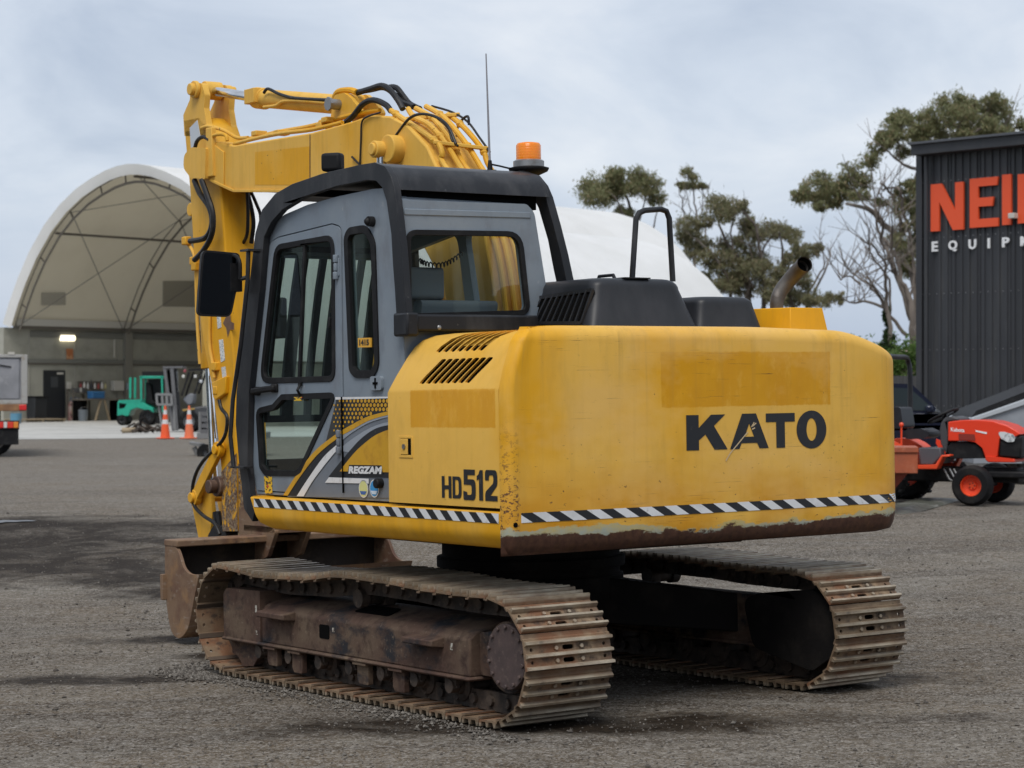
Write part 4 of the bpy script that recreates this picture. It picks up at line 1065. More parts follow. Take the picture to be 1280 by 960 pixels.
# steel pipes and hoses over the boom
z4p = lambda l: [(400+x/4, 80+y/4) for x, y in l]
def pipe(px, x, r, mat, name, k=5, straight=False):
    q = [onx(u, v, x if not isinstance(x, (list, tuple)) else x[i]) for i, (u, v) in enumerate(px)]
    if not straight: q = spline(q, k)
    m = MB(); m.tube(q, r, 9); return bp(m, name, M[mat])
low = lambda p: p
def continue_down(px, x):                     # follow the boom down behind the cab
    return px
P5 = [([(355,232),(380,250),(470,310),(570,380),(600,410),(612,450),(625,510)], -.185), ([(440,222),(470,265),(540,300),(600,360),(650,430),(702,515)], -.12),
      ([(480,222),(560,268),(620,340),(680,430),(728,515)], -.055), ([(530,212),(600,252),(660,308),(740,410),(803,510)], .01), ([(640,252),(700,298),(760,360),(820,440),(852,520)], .07)]
for px, x in P5:
    q = [onx(u, v, x) for u, v in z4p(px)]
    e = q[-1]
    q += [Vector((x, .27, 2.55)), Vector((x, .12, 2.0)), Vector((x, .10, 1.6))] if e.y > .27 else [Vector((x, .14, 2.4)), Vector((x, .10, 1.6))]
    m = MB(); m.tube(spline(q, 5), .017, 9)
    for u in (1, 3):
        s = q[u]; m.sphere(s, .026, 8)
    bp(m, 'steel_pipe', M['pipe'])
for a, b in (((492,150), (575,143)), ((542,178), (612,186))):       # clamps across the pipes
    m = MB(); m.bar(onx(*a, -.21), onx(*b, .10), .035, .022); bp(m, 'pipe_clamp', M['boom'], bevel=.004)
pipe(z4p([(78,215),(74,170),(95,138),(150,131),(185,142)]), -.10, .021, 'pipe', 'steel_pipe')
pipe([(293,180),(320,173),(350,167),(384,163),(400,160),(428,153)], -.20, .014, 'pipe', 'steel_pipe')
pipe([(300,176),(330,169),(352,164),(384,158.5),(410,152)], -.12, .014, 'pipe', 'steel_pipe')
pipe(z4p([(0,290),(60,280),(130,262),(240,238),(300,232)]), -.14, .014, 'pipe', 'steel_pipe')
for u, v in ((324,167), (352,166), (405,157), (412,150)): m = MB(); m.cbox(onx(u, v, -.16), (.09,.07,.035)); bp(m, 'pipe_clamp', M['boom'], bevel=.006)
for px, x, r in (([(185,145),(250,125),(310,108),(350,130),(390,180),(415,225)], -.09, .019), ([(335,120),(380,118),(420,165),(450,200),(500,225)], -.01, .019), ([(190,140),(260,128),(320,118),(370,150),(410,190),(470,215)], -.04, .018),
                 ([(125,295),(170,255),(215,200),(270,180),(330,205),(355,235)], -.16, .019), ([(345,410),(400,330),(450,270),(510,250),(580,265),(640,310),(680,400)], -.22, .009),
                 ([(200,500),(205,380),(210,290),(240,262),(300,243)], -.232, .006), ([(690,400),(685,330),(710,280),(740,262),(745,305)], .08, .008), ([(560,210),(660,240),(740,290),(800,370),(850,440)], .08, .007), ([(580,265),(640,320),(660,380),(690,410)], -.1, .007)):
    pipe(z4p(px), x, r, 'hose', 'hydraulic_hose')
pipe([(450,206),(443,199),(440,196)], -.232, .007, 'hose', 'hydraulic_hose')
for px, x, r in (([(243,225),(250,242),(262,260),(265,280),(257,297),(237.5,301.5)], -.25, .020), ([(252,225),(260,247),(266,267),(265,292),(255,312),(243,325)], -.27, .020), ([(243,190),(246,177),(254,171),(262,175)], -.24, .014),
                 ([(308,236),(314,258),(317,280),(314,304)], .02, .015), ([(312,236),(321,256),(326,272),(324,300)], .06, .012), ([(309,240),(310,265),(309,292),(304,304)], -.02, .012)):
    pipe(px, x, r, 'hose', 'hydraulic_hose')
pipe([(252,160),(262,158),(280,163),(296,172),(310,172)], -.19, .013, 'pipe', 'steel_pipe')
pipe([(262,172),(272,168),(282,169),(284,176)], -.235, .013, 'pipe', 'steel_pipe')
# arm cylinder lying on the boom
ta_ = onx(246, 112, -.17)
ca, cb, cc = Vector((-.05, ta_.y, ta_.z)), onx(323,122.5,-.05), onx(440,132,-.05)
dcy = (cc-ca).normalized()
m = MB(); m.cyl(cb, cc-dcy*.03, .064, n=28); m.cyl(cb-dcy*.02, cb+dcy*.10, .074, n=28); m.cbox(cb+dcy*.03+Vector((-.06,0,.01)), (.06,.14,.10)); m.cyl(cc+Vector((-.075,0,0)), cc+Vector((.075,0,0)), .075, n=24)
ac = bp(m, 'arm_cylinder', M['boom'], bevel=.004)
m = MB(); m.cyl(ca, cb, .033, n=20); bp(m, 'arm_cylinder_rod', M['chrome'])
m = MB(); m.cyl(ca+Vector((-.065,0,0)), ca+Vector((.065,0,0)), .065, n=20); bp(m, 'rod_end', M['boom'], bevel=.004)
m = MB(); m.cyl(cc+Vector((-.17,0,0)), cc+Vector((.07,0,0)), .034, n=16); m.cyl(cc+Vector((-.18,0,0)), cc+Vector((-.165,0,0)), .045, n=8); bp(m, 'cylinder_pin', M['steel'])
pipe([(330,116),(335,111),(348,117),(365,122),(390,124),(415,125)], -.125, .011, 'hose', 'hydraulic_hose')
pipe([(330,134),(345,132),(358,126),(400,128),(420,131)], -.12, .012, 'pipe', 'steel_pipe')

# ---- arm: tapered box with its fork above the boom
AX0, AX1 = -.17, .07
fr_ = [(229,150), (230.5,165), (234,205), (237,235), (243,340), (254,430), (266,490), (276,585), (278,664)]
re_ = [(297,664), (295.5,560), (292,450), (286,380), (280.5,300), (275.5,234), (270,195), (266,176), (260,158), (250,146)]
m = MB(); m.prism(yz(fr_+re_, AX0), AX0, AX1); arm = up(m, 'arm', M['arm'], bevel=.012, ang=25)
def ap(mb, name, mat, **k): return mb.build(name, mat, arm, **k)
hd = rnd(yz([(242,103), (237,113), (237.5,124), (229,144), (230.5,170), (264,172), (258,154), (255,135), (256,118), (252,104)], AX0), [.03,.03,.02,.02,0,0,.03,.03,.03,.04])
for a_, b_ in ((AX0, AX0+.045), (AX1-.045, AX1)): m = MB(); m.prism(hd, a_, b_); ap(m, 'fork_plate', M['boom'], bevel=.006)
ta = onx(246, 112, AX0)
m = MB(); m.cyl((AX0-.06, ta.y, ta.z), (AX1+.06, ta.y, ta.z), .042, n=20); m.cyl((AX0-.03, ta.y, ta.z), (AX0, ta.y, ta.z), .062, n=24); ap(m, 'arm_pin', M['boom'], bevel=.005)
m = MB(); q = yz([(237.5,160), (247,150), (251,172), (244,183), (239,185)], AX0); m.prism(q, AX0-.003, AX0); ap(m, 'sticker', pmat('faded_sticker', (.50,.55,.60), .5))
for quad in ([(271,390), (275.5,390), (277,409), (272.5,411)], [(274,425), (279,424), (281.5,450), (276.5,453)], [(277,459), (282,458), (284,480), (279.5,482)]):
    m = MB(); m.prism(yz(quad, AX0), AX0-.003, AX0); ap(m, 'sticker', M['sticker'])
m = MB(); q = yz([(277,590), (296,566), (297.5,664), (278.5,664)], AX0); m.flat(q, lambda u, v: Vector((AX0-.002, u, v))); ap(m, 'flaked_side', M['flaked'], ang=0)
m = MB(); q = yz([(283,395), (288,390), (289,402), (293,404), (293,412), (288,412), (285,422), (283,410), (279,404)], AX0); m.flat(q, lambda u, v: Vector((AX0-.002, u, v))); ap(m, 'rust_patch', M['bucket'], ang=0)
# bucket cylinder on the front of the arm
XM = -.05                                     # middle plane of arm and cylinder
c0 = onx(237, 262, -.15); c0.x = XM; c3 = onx(242, 622, -.22); RODP = (c3.y, c3.z); c3.x = XM
c1 = c0.lerp(c3, .50); c2_ = c0.lerp(c3, .555)
m = MB(); m.cyl(c0, c1, .050, n=20); m.cyl(c1, c2_, .060, n=20); m.cyl(c0+Vector((-.10,0,0)), c0+Vector((.10,0,0)), .048, n=16); bc_ = ap(m, 'bucket_cylinder', M['arm'], bevel=.004)
m = MB(); m.cyl(c2_, c3, .030, n=16); ap(m, 'bucket_cylinder_rod', M['chrome'])
m = MB(); m.cyl(onx(262,470,-.12), onx(270,548,-.12), .008, n=8); ap(m, 'steel_pipe', M['chrome'])
pp_ = lambda px, x, r, mat, nm: ap((lambda mm_: (mm_.tube(spline([onx(u, v, x) for u, v in px], 5), r, 9), mm_)[1])(MB()), nm, M[mat])
pp_([(232,301.5), (240,312), (244,324), (245,340), (246.5,400), (250,455)], -.16, .013, 'pipe', 'steel_pipe')
pp_([(262,390), (262,430), (266,455), (268,472)], -.185, .013, 'pipe', 'steel_pipe')
for u, v in ((233,301), (243,326), (245,333), (270,458), (272,488)): m = MB(); m.cbox(onx(u, v, -.18), (.05,.07,.06)); ap(m, 'pipe_block', M['arm'], bevel=.008)
m = MB()
q = yz([(264,478), (282,470), (281,492), (270,500), (266,497)], -.20); m.prism(q, -.20, -.165); ap(m, 'pipe_block', M['arm'], bevel=.008)
pp_([(274,500), (277,511), (284,522), (281,545), (270,560), (255,575), (245,592), (240.5,612), (243,632), (255,645), (268,654), (275,668)], -.22, .013, 'hose', 'hydraulic_hose')
# link plates, rods and pins at the foot of the arm
c_ = onx(271, 562, -.22); PIV = (c_.y, c_.z)
for x in (-.205, .105):
    m = MB(); m.bar((x, *PIV), (x, *RODP), .035, .085, up=(0,0,1))
    for q in (PIV, RODP): m.cyl((x-.022, *q), (x+.022, *q), .056, n=20)
    ap(m, 'tipping_link', M['arm'], bevel=.004)
m = MB(); m.cyl((-.245, *PIV), (.145, *PIV), .034, n=16); ap(m, 'pivot_pin', M['arm'], bevel=.004)
m = MB(); m.cyl((-.25, *RODP), (.15, *RODP), .036, n=16); ap(m, 'pivot_pin', M['arm'], bevel=.004)
m = MB(); q = rnd(yz([(239,614), (250,612), (264,604), (268,640), (262,692), (254,690)], -.15), .02)
for x in (-.165, .04): m = MB(); m.prism(q, x, x+.03); ap(m, 'bucket_link', M['arm'], bevel=.006)
m = MB(); c_ = onx(271,608,-.19); m.cyl((-.20, c_.y, c_.z), (.10, c_.y, c_.z), .072, n=20); m.cyl((-.26, c_.y, c_.z), (-.20, c_.y, c_.z), .048, n=16); ap(m, 'link_pin', M['pin'], bevel=.006)
m = MB(); q = [onx(u, v, -.14) for u, v in ((271,640), (274,660), (275,676))]; m.tube(q, .030, 10); m.prism(rnd(yz([(258,672), (268,655), (281,660), (283,676)], -.17), .02), -.17, .10); ap(m, 'tilt_hitch', M['black'], bevel=.006)

# ---- bucket: wide mud bucket curled towards the machine
BW0, BW1 = -.85, .78
sec = [(2.915,.69), (2.925,.46), (2.90,.25), (2.84,.10), (2.725,.060), (2.60,.135), (2.52,.30), (2.43,.495)]
secs = [tuple(p)[:2] for p in spline([Vector((a, b, 0)) for a, b in sec], 5)]
inn_ = inset(secs+[(2.62,.53), (2.75,.64)], .018)[:len(secs)]
m = MB(); m.prism(secs+list(reversed(inn_)), BW0+.02, BW1-.02); bucket = up(m, 'bucket', M['bucket'], ang=30); bucket.location += Vector((0, .235, -.022))
side = secs+[tuple(p)[:2] for p in spline([Vector((a, b, 0)) for a, b in ((2.43,.495), (2.55,.49), (2.645,.525), (2.70,.60), (2.755,.652), (2.915,.70))], 4)][1:-1]
for x0, x1 in ((BW0, BW0+.022), (BW1-.022, BW1)):
    m = MB(); m.prism(side, x0, x1); m.build('side_plate', M['bucket'], bucket, bevel=.004)
m = MB(); m.prism(inset(secs+[(2.62,.53), (2.75,.64)], .020)[:len(secs)]+list(reversed(inset(secs+[(2.62,.53), (2.75,.64)], .024)[:len(secs)])), BW0+.024, BW1-.024); m.build('inner_skin', M['bucketin'], bucket)
m = MB(); m.box((BW0-.004,2.73,.655), (BW1+.004,2.925,.70)); m.build('top_beam', M['bucket'], bucket, bevel=.008)
m = MB(); q = yz([(203.5,716), (207.5,716), (210,750), (206,748)], BW0); m.prism([(2.895,.30), (2.932,.30), (2.935,.47), (2.90,.47)], BW0-.03, BW0+.002); m.build('wear_strip', M['bucket'], bucket, bevel=.004)
m = MB()
for x in (-.19, .06): m.prism(rnd([(3.12,.86), (3.02,.90), (2.80,.80), (2.60,.74), (2.72,.56), (2.93,.50), (3.12,.52)], .03), x, x+.03)
m.box((-.19,2.62,.72), (.09,3.05,.76)); m.build('bucket_ear', M['bucket'], bucket, bevel=.006)
m = MB(); q = yz([(296.5,580), (303,575), (303,690), (297.5,690)], -.16); m.prism(q, -.16, .06); ap(m, 'arm_foot', M['flaked'], bevel=.006)
m = MB(); c_ = onx(281, 690, -.22); m.tube([c_+Vector((0,.05,.02)), c_+Vector((0,.06,.06)), c_+Vector((0,-.06,.06)), c_+Vector((0,-.08,0))], .016, 8); ap(m, 'lifting_eye', M['arm'])
onx, up = _onx, _up
# ================================================================ the yard
FH = Vector((sin(YAW), cos(YAW), 0))
def sd2w(s, d, z=0): 
    p = CAM+FH*d+RGT*s; return Vector((p.x, p.y, z))
def ground_mat():
    m = NT('gravel_yard'); x, y, z = m.xyz()
    big = m.noise(.22, 5, .6, (1,1,1), .4); mid = m.noise(1.3, 6, .65, (1,1,1), .3, (4,2,0)); fine = m.noise(30, 4, .7)
    c = m.mix(m.ramp(big, .35, .65), (.108,.090,.069), (.162,.143,.116))
    c = m.mix(m.ramp(mid, .42, .66, 0, .8), c, (.062,.047,.034))
    c = m.mix(m.ramp(m.noise(.55, 6, .7, (1,1,1), 1.2, (9,3,0)), .50, .66, 0, .7), c, (.185,.163,.133))
    c = m.mix(m.ramp(m.noise(.33, 6, .66, (1,1,1), .8, (3,8,0)), .42, .57, 0, .78), c, (.108,.078,.048))
    # drawn-out tyre marks and smears across the yard
    tr1 = m.noise(.9, 6, .68, (.16,1.5,1), .7, (2,5,0), rot=YAW-.12); tr2 = m.noise(1.7, 6, .7, (.13,1.6,1), .9, (7,1,0), rot=YAW+.35)
    c = m.mix(m.ramp(tr1, .49, .60, 0, .8), c, (.052,.039,.028)); c = m.mix(m.ramp(tr2, .56, .68, 0, .55), c, (.20,.18,.15))
    # yard turns paler with distance along the view
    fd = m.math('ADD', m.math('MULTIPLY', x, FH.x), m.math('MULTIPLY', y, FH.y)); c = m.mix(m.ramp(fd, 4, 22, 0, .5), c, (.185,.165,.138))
    # individual stones in the surface
    for sc, amt, off in ((58, .42, 0), (21, .20, 3), (110, .55, 6)):
        mp = m.n('ShaderNodeMapping'); mp.inputs['Location'].default_value = (off, off*.7, 0); m.t.links.new(m.obj, mp.inputs[0])
        v = m.n('ShaderNodeTexVoronoi'); v.inputs['Scale'].default_value = sc; m.t.links.new(mp.outputs[0], v.inputs['Vector'])
        sp = m.n('ShaderNodeSeparateColor'); m.t.links.new(v.outputs['Color'], sp.inputs[0])
        c = m.mix(m.ramp(sp.outputs[0], .62, 1.0, 0, amt), c, (.40,.375,.34)); c = m.mix(m.ramp(sp.outputs[1], .6, 1.0, 0, amt*.9), c, (.040,.036,.032))
    # dark patches: mud at the left, more under and around the machine
    patch_mask = None
    for px, py, r, sx_, sy_ in DARK_PATCHES:
        p = far_pt_row(px, py)
        dx = m.math('MULTIPLY', m.math('SUBTRACT', x, p.x), 1/r); dy = m.math('MULTIPLY', m.math('SUBTRACT', y, p.y), 1/r)
        # rotate into along / across the view
        a = m.math('ADD', m.math('MULTIPLY', dx, RGT.x/sx_), m.math('MULTIPLY', dy, RGT.y/sx_)); b = m.math('ADD', m.math('MULTIPLY', dx, FH.x/sy_), m.math('MULTIPLY', dy, FH.y/sy_))
        e = m.math('SQRT', m.math('ADD', m.math('MULTIPLY', a, a), m.math('MULTIPLY', b, b)))
        k = m.ramp(m.math('ADD', e, m.math('MULTIPLY', m.math('SUBTRACT', m.noise(1.1, 9, .74, (1,1,1), 1.0), .5), 3.2)), 1.15, .45)
        patch_mask = k if patch_mask is None else m.math('MAXIMUM', patch_mask, k)
    patch_mask = m.math('MULTIPLY', patch_mask, m.ramp(m.noise(1.7, 9, .72, (1,1,1), .8, (2,7,0)), .34, .52, .55, 1))
    c = m.mix(m.math('MULTIPLY', patch_mask, .97), c, m.mix(m.ramp(fine, .4, .65), (.012,.009,.0065), (.036,.026,.018)))
    patch_mask = m.math('MULTIPLY', patch_mask, 1.0); h = m.math('ADD', m.math('MULTIPLY', fine, .5), m.math('MULTIPLY', m.noise(90, 3, .7), .35)); h = m.math('ADD', h, m.math('MULTIPLY', mid, 1.2))
    m.bump(h, .5, .025)
    return m.done(c, m.mix(patch_mask, (.95,.95,.95), (.7,.7,.7)), 0, .06)
def far_pt_row(px, py):
    """where the sight line through (px, py) meets the yard"""
    r = ray(px, py); lo_, hi_ = 2.0, 300.0
    for _ in range(50):
        t = (lo_+hi_)/2; p = CAM+r*t
        if p.z > ground_z(p.x, p.y): lo_ = t
        else: hi_ = t
    return CAM+r*lo_
DARK_PATCHES = [(25,682,1.7,1.2,1.5), (85,706,1.1,1.4,1.4), (35,700,.9,1.2,1.2), (60,656,1.2,2.3,1.0), (165,722,.7,1.8,1.2), (230,740,.5,1.6,1.1), (640,780,1.2,1.5,1.0), (700,905,.7,2.6,.55), (100,850,.35,2.5,.8), (980,850,.5,2.4,.8), (200,800,.3,2,.9), (270,820,.22,1.6,1.0)]
def bumpy(x, y):
    return .012*sin(x*1.3+.7*sin(y*.9))*sin(y*1.1+1.0)+.006*sin(x*3.7+y*1.9)*sin(y*3.1-x*.8)
gm = MB()
ds = [-40,-15,-5,0,2,4]+[4+.35*i for i in range(1,80)]+[33,36,40,45,50,58,66,75,90,110,140,200,350,800,1600]
ss = [-1200,-500,-200,-100,-60,-40,-30,-24,-20,-16,-13]+[-10+.4*i for i in range(0,51)]+[13,16,20,24,30,40,60,100,200,500,1200]
vs = []
for d in ds:
    for s in ss:
        p = CAM+FH*d+RGT*s
        near = smooth(60, 25, d) if d > 0 else 1
        z = ground_z(p.x, p.y) 
        r0 = sqrt(p.x**2+p.y**2)
        z += bumpy(p.x, p.y)*near*smooth(2.6, 4.2, r0) if abs(s) < 11 else 0
        z -= .004
        vs.append(Vector((p.x, p.y, z)))
n = len(ss)
gm.v = vs; gm.f = [(i*n+j, i*n+j+1, (i+1)*n+j+1, (i+1)*n+j) for i in range(len(ds)-1) for j in range(n-1)]
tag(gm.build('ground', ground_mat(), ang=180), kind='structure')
# pale concrete apron before the shelter
AP = pmat('pale_concrete', (.42,.41,.38), .85, 0, [((.30,.29,.27), .5, .45, .7), ((.5,.49,.46), 2, .5, .7)])
def flat_ground(name, pts, mat, up_=.006):
    mb = MB(); q = [far_pt_row(u, v) for u, v in pts]; n = len(q)
    mb.add([Vector((p.x, p.y, ground_z(p.x, p.y)+up_)) for p in q], [tuple(range(n))]); return tag(mb.build(name, mat, ang=0), kind='structure')
q = [far_pt_row(-300, 549.5), far_pt_row(0, 549.5), far_pt_row(120, 548.5), far_pt_row(250, 546.5), far_pt_row(420, 546)]+[sd2w(-2, 95), sd2w(-55, 95)]
mb = MB(); mb.add([Vector((p.x, p.y, ZFAR+.004)) for p in q], [tuple(range(len(q)))]); tag(mb.build('concrete_apron', AP, ang=0), kind='structure')
# puddle
pud = NT('puddle_water'); pud.bump(pud.noise(3,3,.6),.25,.02); PUD = pud.done((.05,.045,.04), .30, 0, .5)
pts = [(-40,655.5), (-5,653.2), (8,652.7), (20,653.0), (34,652.4), (46,652.7), (40,653.6), (28,653.9), (20,654.7), (8,654.8), (0,655.8), (-14,656.0), (-30,656.8)]
mb = MB(); q = [far_pt_row(u, v) for u, v in pts]
mb.add([Vector((p.x, p.y, ground_z(p.x, p.y)+bumpy(p.x, p.y)+.006)) for p in q], [tuple(range(len(q)))]); tag(mb.build('puddle', PUD, ang=0), kind='structure')
# loose stones lying on the near ground: one object of stuff
import numpy as np
rs = np.random.RandomState(3)
N = 26000
octv = np.array([(1,0,0),(-1,0,0),(0,1,0),(0,-1,0),(0,0,1),(0,0,-1)], float); octf = np.array([(0,2,4),(2,1,4),(1,3,4),(3,0,4),(2,0,5),(1,2,5),(3,1,5),(0,3,5)])
dd = 7.8+ (rs.rand(N)**1.6)*17; sspan = (rs.rand(N)-.5)*dd*.52
size = .0032+.006*rs.rand(N)**3+.010*(rs.rand(N) > .985)
V = np.zeros((N, 6, 3))
for i in range(N):
    p = CAM+FH*dd[i]+RGT*sspan[i]; r0 = sqrt(p.x**2+p.y**2)
    z = ground_z(p.x, p.y)-.004+(bumpy(p.x, p.y)*smooth(60, 25, dd[i])*smooth(2.6, 4.2, r0))
    V[i] = octv*size[i]*(np.array((1,1,.7))*(.6+.8*rs.rand(6,3)))+np.array((p.x, p.y, z+size[i]*.3))
# more of it banked against the edges of the near track
N2 = 2600; V2 = np.zeros((N2, 6, 3))
for i in range(N2):
    e = rs.rand(); yy = -1.75+3.6*rs.rand()
    if e < .5: q = Vector((-1.27-abs(rs.normal(0,.09)), yy, 0))
    elif e < .75: q = Vector((-1.25+.5*rs.rand(), 1.62+abs(rs.normal(0,.12)), 0))
    else: q = Vector((-1.3+abs(rs.normal(0,.12))*(-1), 1.2+.5*rs.rand(), 0))
    p = ROOTM @ q; sz = .004+.009*rs.rand()**2
    V2[i] = octv*sz*(np.array((1,1,.8))*(.6+.8*rs.rand(6,3)))+np.array((p.x, p.y, ground_z(p.x, p.y)+sz*.3))
V = np.concatenate([V, V2]); N += N2
me = bpy.data.meshes.new('loose_gravel'); F = (octf[None]+(np.arange(N)*6)[:,None,None]).reshape(-1,3)
me.from_pydata(V.reshape(-1,3).tolist(), [], F.tolist())
gs = NT('loose_stone'); v = gs.n('ShaderNodeTexWhiteNoise'); ge = gs.n('ShaderNodeNewGeometry')
gs.t.links.new(ge.outputs['Random Per Island'], v.inputs['Vector'])
me.materials.append(gs.done(gs.mix(gs.ramp(ge.outputs['Random Per Island'], .3, 1), (.07,.06,.05), (.20,.183,.16)), .85))
o = bpy.data.objects.new('loose_gravel', me); COL.objects.link(o); tag(o, kind='stuff')

# ================================================================ fabric shelters
FAB = NT('white_shelter_fabric'); fx, fy, fz = FAB.xyz()
fc = FAB.mix(FAB.ramp(FAB.noise(.5, 4, .6, (1,1,.4)), .4, .75), (.88,.88,.87), (.78,.78,.76))
FAB.bump(FAB.math('ADD', FAB.noise(1.3, 4, .6, (1,1,.25)), FAB.noise(.5, 3, .5)), .35, .12); FAB.done(fc, .6)
ftb = FAB.n('ShaderNodeBsdfTranslucent'); ftb.inputs[0].default_value = (.85,.84,.80,1); fmx = FAB.n('ShaderNodeMixShader'); fmx.inputs[0].default_value = .25
FAB.t.links.new(FAB.b.outputs[0], fmx.inputs[1]); FAB.t.links.new(ftb.outputs[0], fmx.inputs[2]); FAB.t.links.new(fmx.outputs[0], FAB.out.inputs['Surface']); M['fabric'] = FAB.m
M['lining'] = pmat('beige_lining', (.62,.57,.46), .8, 0, [((.53,.48,.38), .6, .45, .7, (1,1,.5))])
# the lining lets daylight through: mix in a translucent part
lt = M['lining'].node_tree; tb = lt.nodes.new('ShaderNodeBsdfTranslucent'); tb.inputs[0].default_value = (.86,.79,.64,1); mxs = lt.nodes.new('ShaderNodeMixShader'); mxs.inputs[0].default_value = .5
ou = lt.nodes['Material Output']; lt.links.new(lt.nodes['Principled BSDF'].outputs[0], mxs.inputs[1]); lt.links.new(tb.outputs[0], mxs.inputs[2]); lt.links.new(mxs.outputs[0], ou.inputs[0])
M['truss'] = pmat('grey_truss_steel', (.13,.115,.095), .6, .1)
M['rope'] = pmat('brace_cable', (.16,.15,.14), .6)
M['concrete'] = pmat('grey_green_wall', (.33,.325,.275), .85, 0, [((.26,.255,.215), .9, .45, .65), ((.38,.37,.32), .4, .5, .7, (1,1,2))], (20,.1,.01))
AXIS = (.645, .765); UD = (.765, -.645)
HT = [(0,0), (.06,.155), (.125,.30), (.22,.475), (.345,.65), (.47,.775), (.60,.87), (.72,.93), (.83,.972), (.92,.993), (1,1)]
def arch(w, z0, rise, off=0.0, n=None):
    """arch in (y, z): y from 0 to -w"""
    pts = [(-w/2*f, z0+rise*h) for f, h in HT]; pts += [(-w+w/2*f, z0+rise*h) for f, h in reversed(HT[:-1])]
    if off:
        out = []
        for i, (a, b) in enumerate(pts):
            p, q = pts[max(0,i-1)], pts[min(len(pts)-1,i+1)]; t = Vector((q[0]-p[0], q[1]-p[1])).normalized()
            out.append((a-off*t.y, b+off*t.x))
        return out
    return pts
def shelter(name, label, s, d, w, z0, rise, L, spacing, wall_z, full):
    loc = sd2w(s, d, ZFAR); wx = RGT*AXIS[0]+FH*AXIS[1]
    t = thing(name, label, 'shelter', loc, atan2(wx.y, wx.x))
    A0 = arch(w, z0-ZFAR, rise); A1 = arch(w, z0-ZFAR, rise, .18)
    def strip(A, xs, nm, mat):
        mb = MB(); n = len(A)
        for x in xs:
            mb.v += [Vector((x, a, b)) for a, b in A]
        mb.f = [(i*n+j, i*n+j+1, (i+1)*n+j+1, (i+1)*n+j) for i in range(len(xs)-1) for j in range(n-1)]
        return mb.build(nm, mat, t, ang=60)
    # outer skin is one sheet per bay, seams between them
    k = int(round(L/spacing))
    xs = [-.35]+[spacing*i for i in range(k)]+[L+.5]
    for i in range(len(xs)-1): strip(A0, [xs[i]+.004, xs[i]*.67+xs[i+1]*.33, xs[i]*.33+xs[i+1]*.67, xs[i+1]-.004], 'roof_sheet', M['fabric'])
    if full:
        strip(A1, [-.2, L/3, L*2/3, L], 'lining', M['lining'])
    A2 = arch(w, z0-ZFAR, rise, .40)
    mb = MB(); n = len(A0)
    mb.v = [Vector((-.35, a, b)) for a, b in A0]+[Vector((-.22, a, b)) for a, b in A2]; mb.f = [(j, j+1, n+j+1, n+j) for j in range(n-1)]
    mb.build('front_skirt', M['fabric'], t, ang=60)
    if not full:
        mb = MB(); mb.v = [Vector((L+.45, a, b)) for a, b in A0]; mb.f = [tuple(range(n))]; mb.build('end_wall', M['fabric'], t, ang=0)
    # side walls under the arch
    mb = MB(); mb.box((-.3, -.0, -.05), (L, .35, wall_z-ZFAR)); wl_ = mb.build('side_wall', M['concrete'], t)
    mb = MB(); mb.box((-.3 if not full else 3.0, -w-.35, -.05), (L, -w, wall_z-ZFAR)); mb.build('side_wall', M['concrete'], t)
    if not full: return t
    # trusses: two chords with webs
    for i in range(0, k+1):
        mb = MB(); B = arch(w, z0-ZFAR, rise, .30); C_ = arch(w, z0-ZFAR, rise, .66)
        for A, r in ((B,.024), (C_,.05)): mb.tube([Vector((i*spacing+.05, a, b)) for a, b in A], r, 6)
        for j in range(1, len(B)-1, 2): mb.bar((i*spacing+.05, *B[j]), (i*spacing+.05, *C_[j]), .045, .045)
        mb.build('truss', M['truss'], t)
    A = arch(w, z0-ZFAR, rise, .45)
    for j in (4, 10, 16): mb = MB(); mb.tube([(0, *A[j]), (L, *A[j])], .05, 6); mb.build('purlin', M['truss'], t)
    A = arch(w, z0-ZFAR, rise, .34)
    for i in range(k):
        for a, b in ((0,5), (5,10), (10,15), (15,20)):
            for p, q in ((a,b), (b,a)): mb = MB(); mb.tube([(i*spacing+.1, *A[p]), ((i+1)*spacing, *A[q])], .018, 4); mb.build('brace_cable', M['rope'], t)
    return t
SA = shelter('fabric_shelter', 'tall white arched fabric shelter open in front, with a black door inside', -20.55, 89, 15.6, 4.25, 6.0, 28.5, 5.7, 4.10, True)
SB = shelter('fabric_shelter', 'lower white fabric shelter rising behind the black engine hood', -10.35, 76.0, 13, 2.6, 4.75, 14, 7, 2.5, False)
# ---- fittings of the shelter wall (parts of the shelter)
def wall_t(px, y=0.0):
    k = (px-640)/FPX; return (k*(89+.645*y)+20.55+.765*y)/(.645-.765*k)
def wall_d(t, y=0.0): return 89+.765*t+.645*y
def wpos(px, py, y=-.02):
    t = wall_t(px, y); return t, hgt(py, wall_d(t, y))-ZFAR
def wbox(name, u0, v0, u1, v1, mat, depth=.06, y=-.01, bevel=0, par=SA):
    a = wpos(u0, v1, y); b = wpos(u1, v0, y)
    mb = MB(); mb.box((a[0], y-depth, a[1]), (b[0], y, b[1])); return mb.build(name, mat, par, bevel=bevel)
M['darkdoor'] = pmat('black_door', (.014,.016,.019), .5)
M['beamwhite'] = pmat('painted_beam', (.40,.40,.39), .6)
M['offwhite'] = pmat('offwhite_metal', (.52,.50,.45), .5)
dr = wbox('door', 54, 463, 80.5, 525, M['darkdoor'], .06)
wbox('door_window', 62.5, 471, 71, 484, pmat('wired_glass', (.055,.06,.065), .3), .075)
wbox('door_notice', 70, 465.5, 78, 468, M['offwhite'], .075)
wbox('wall_light', 75, 419.5, 91, 426, emit('lit_lamp', (1,.90,.66), 1.8), .14)
wbox('wall_light', 76.5, 421, 92, 424.5, emit('lit_lamp2', (1,.85,.5), 2.0), .12)
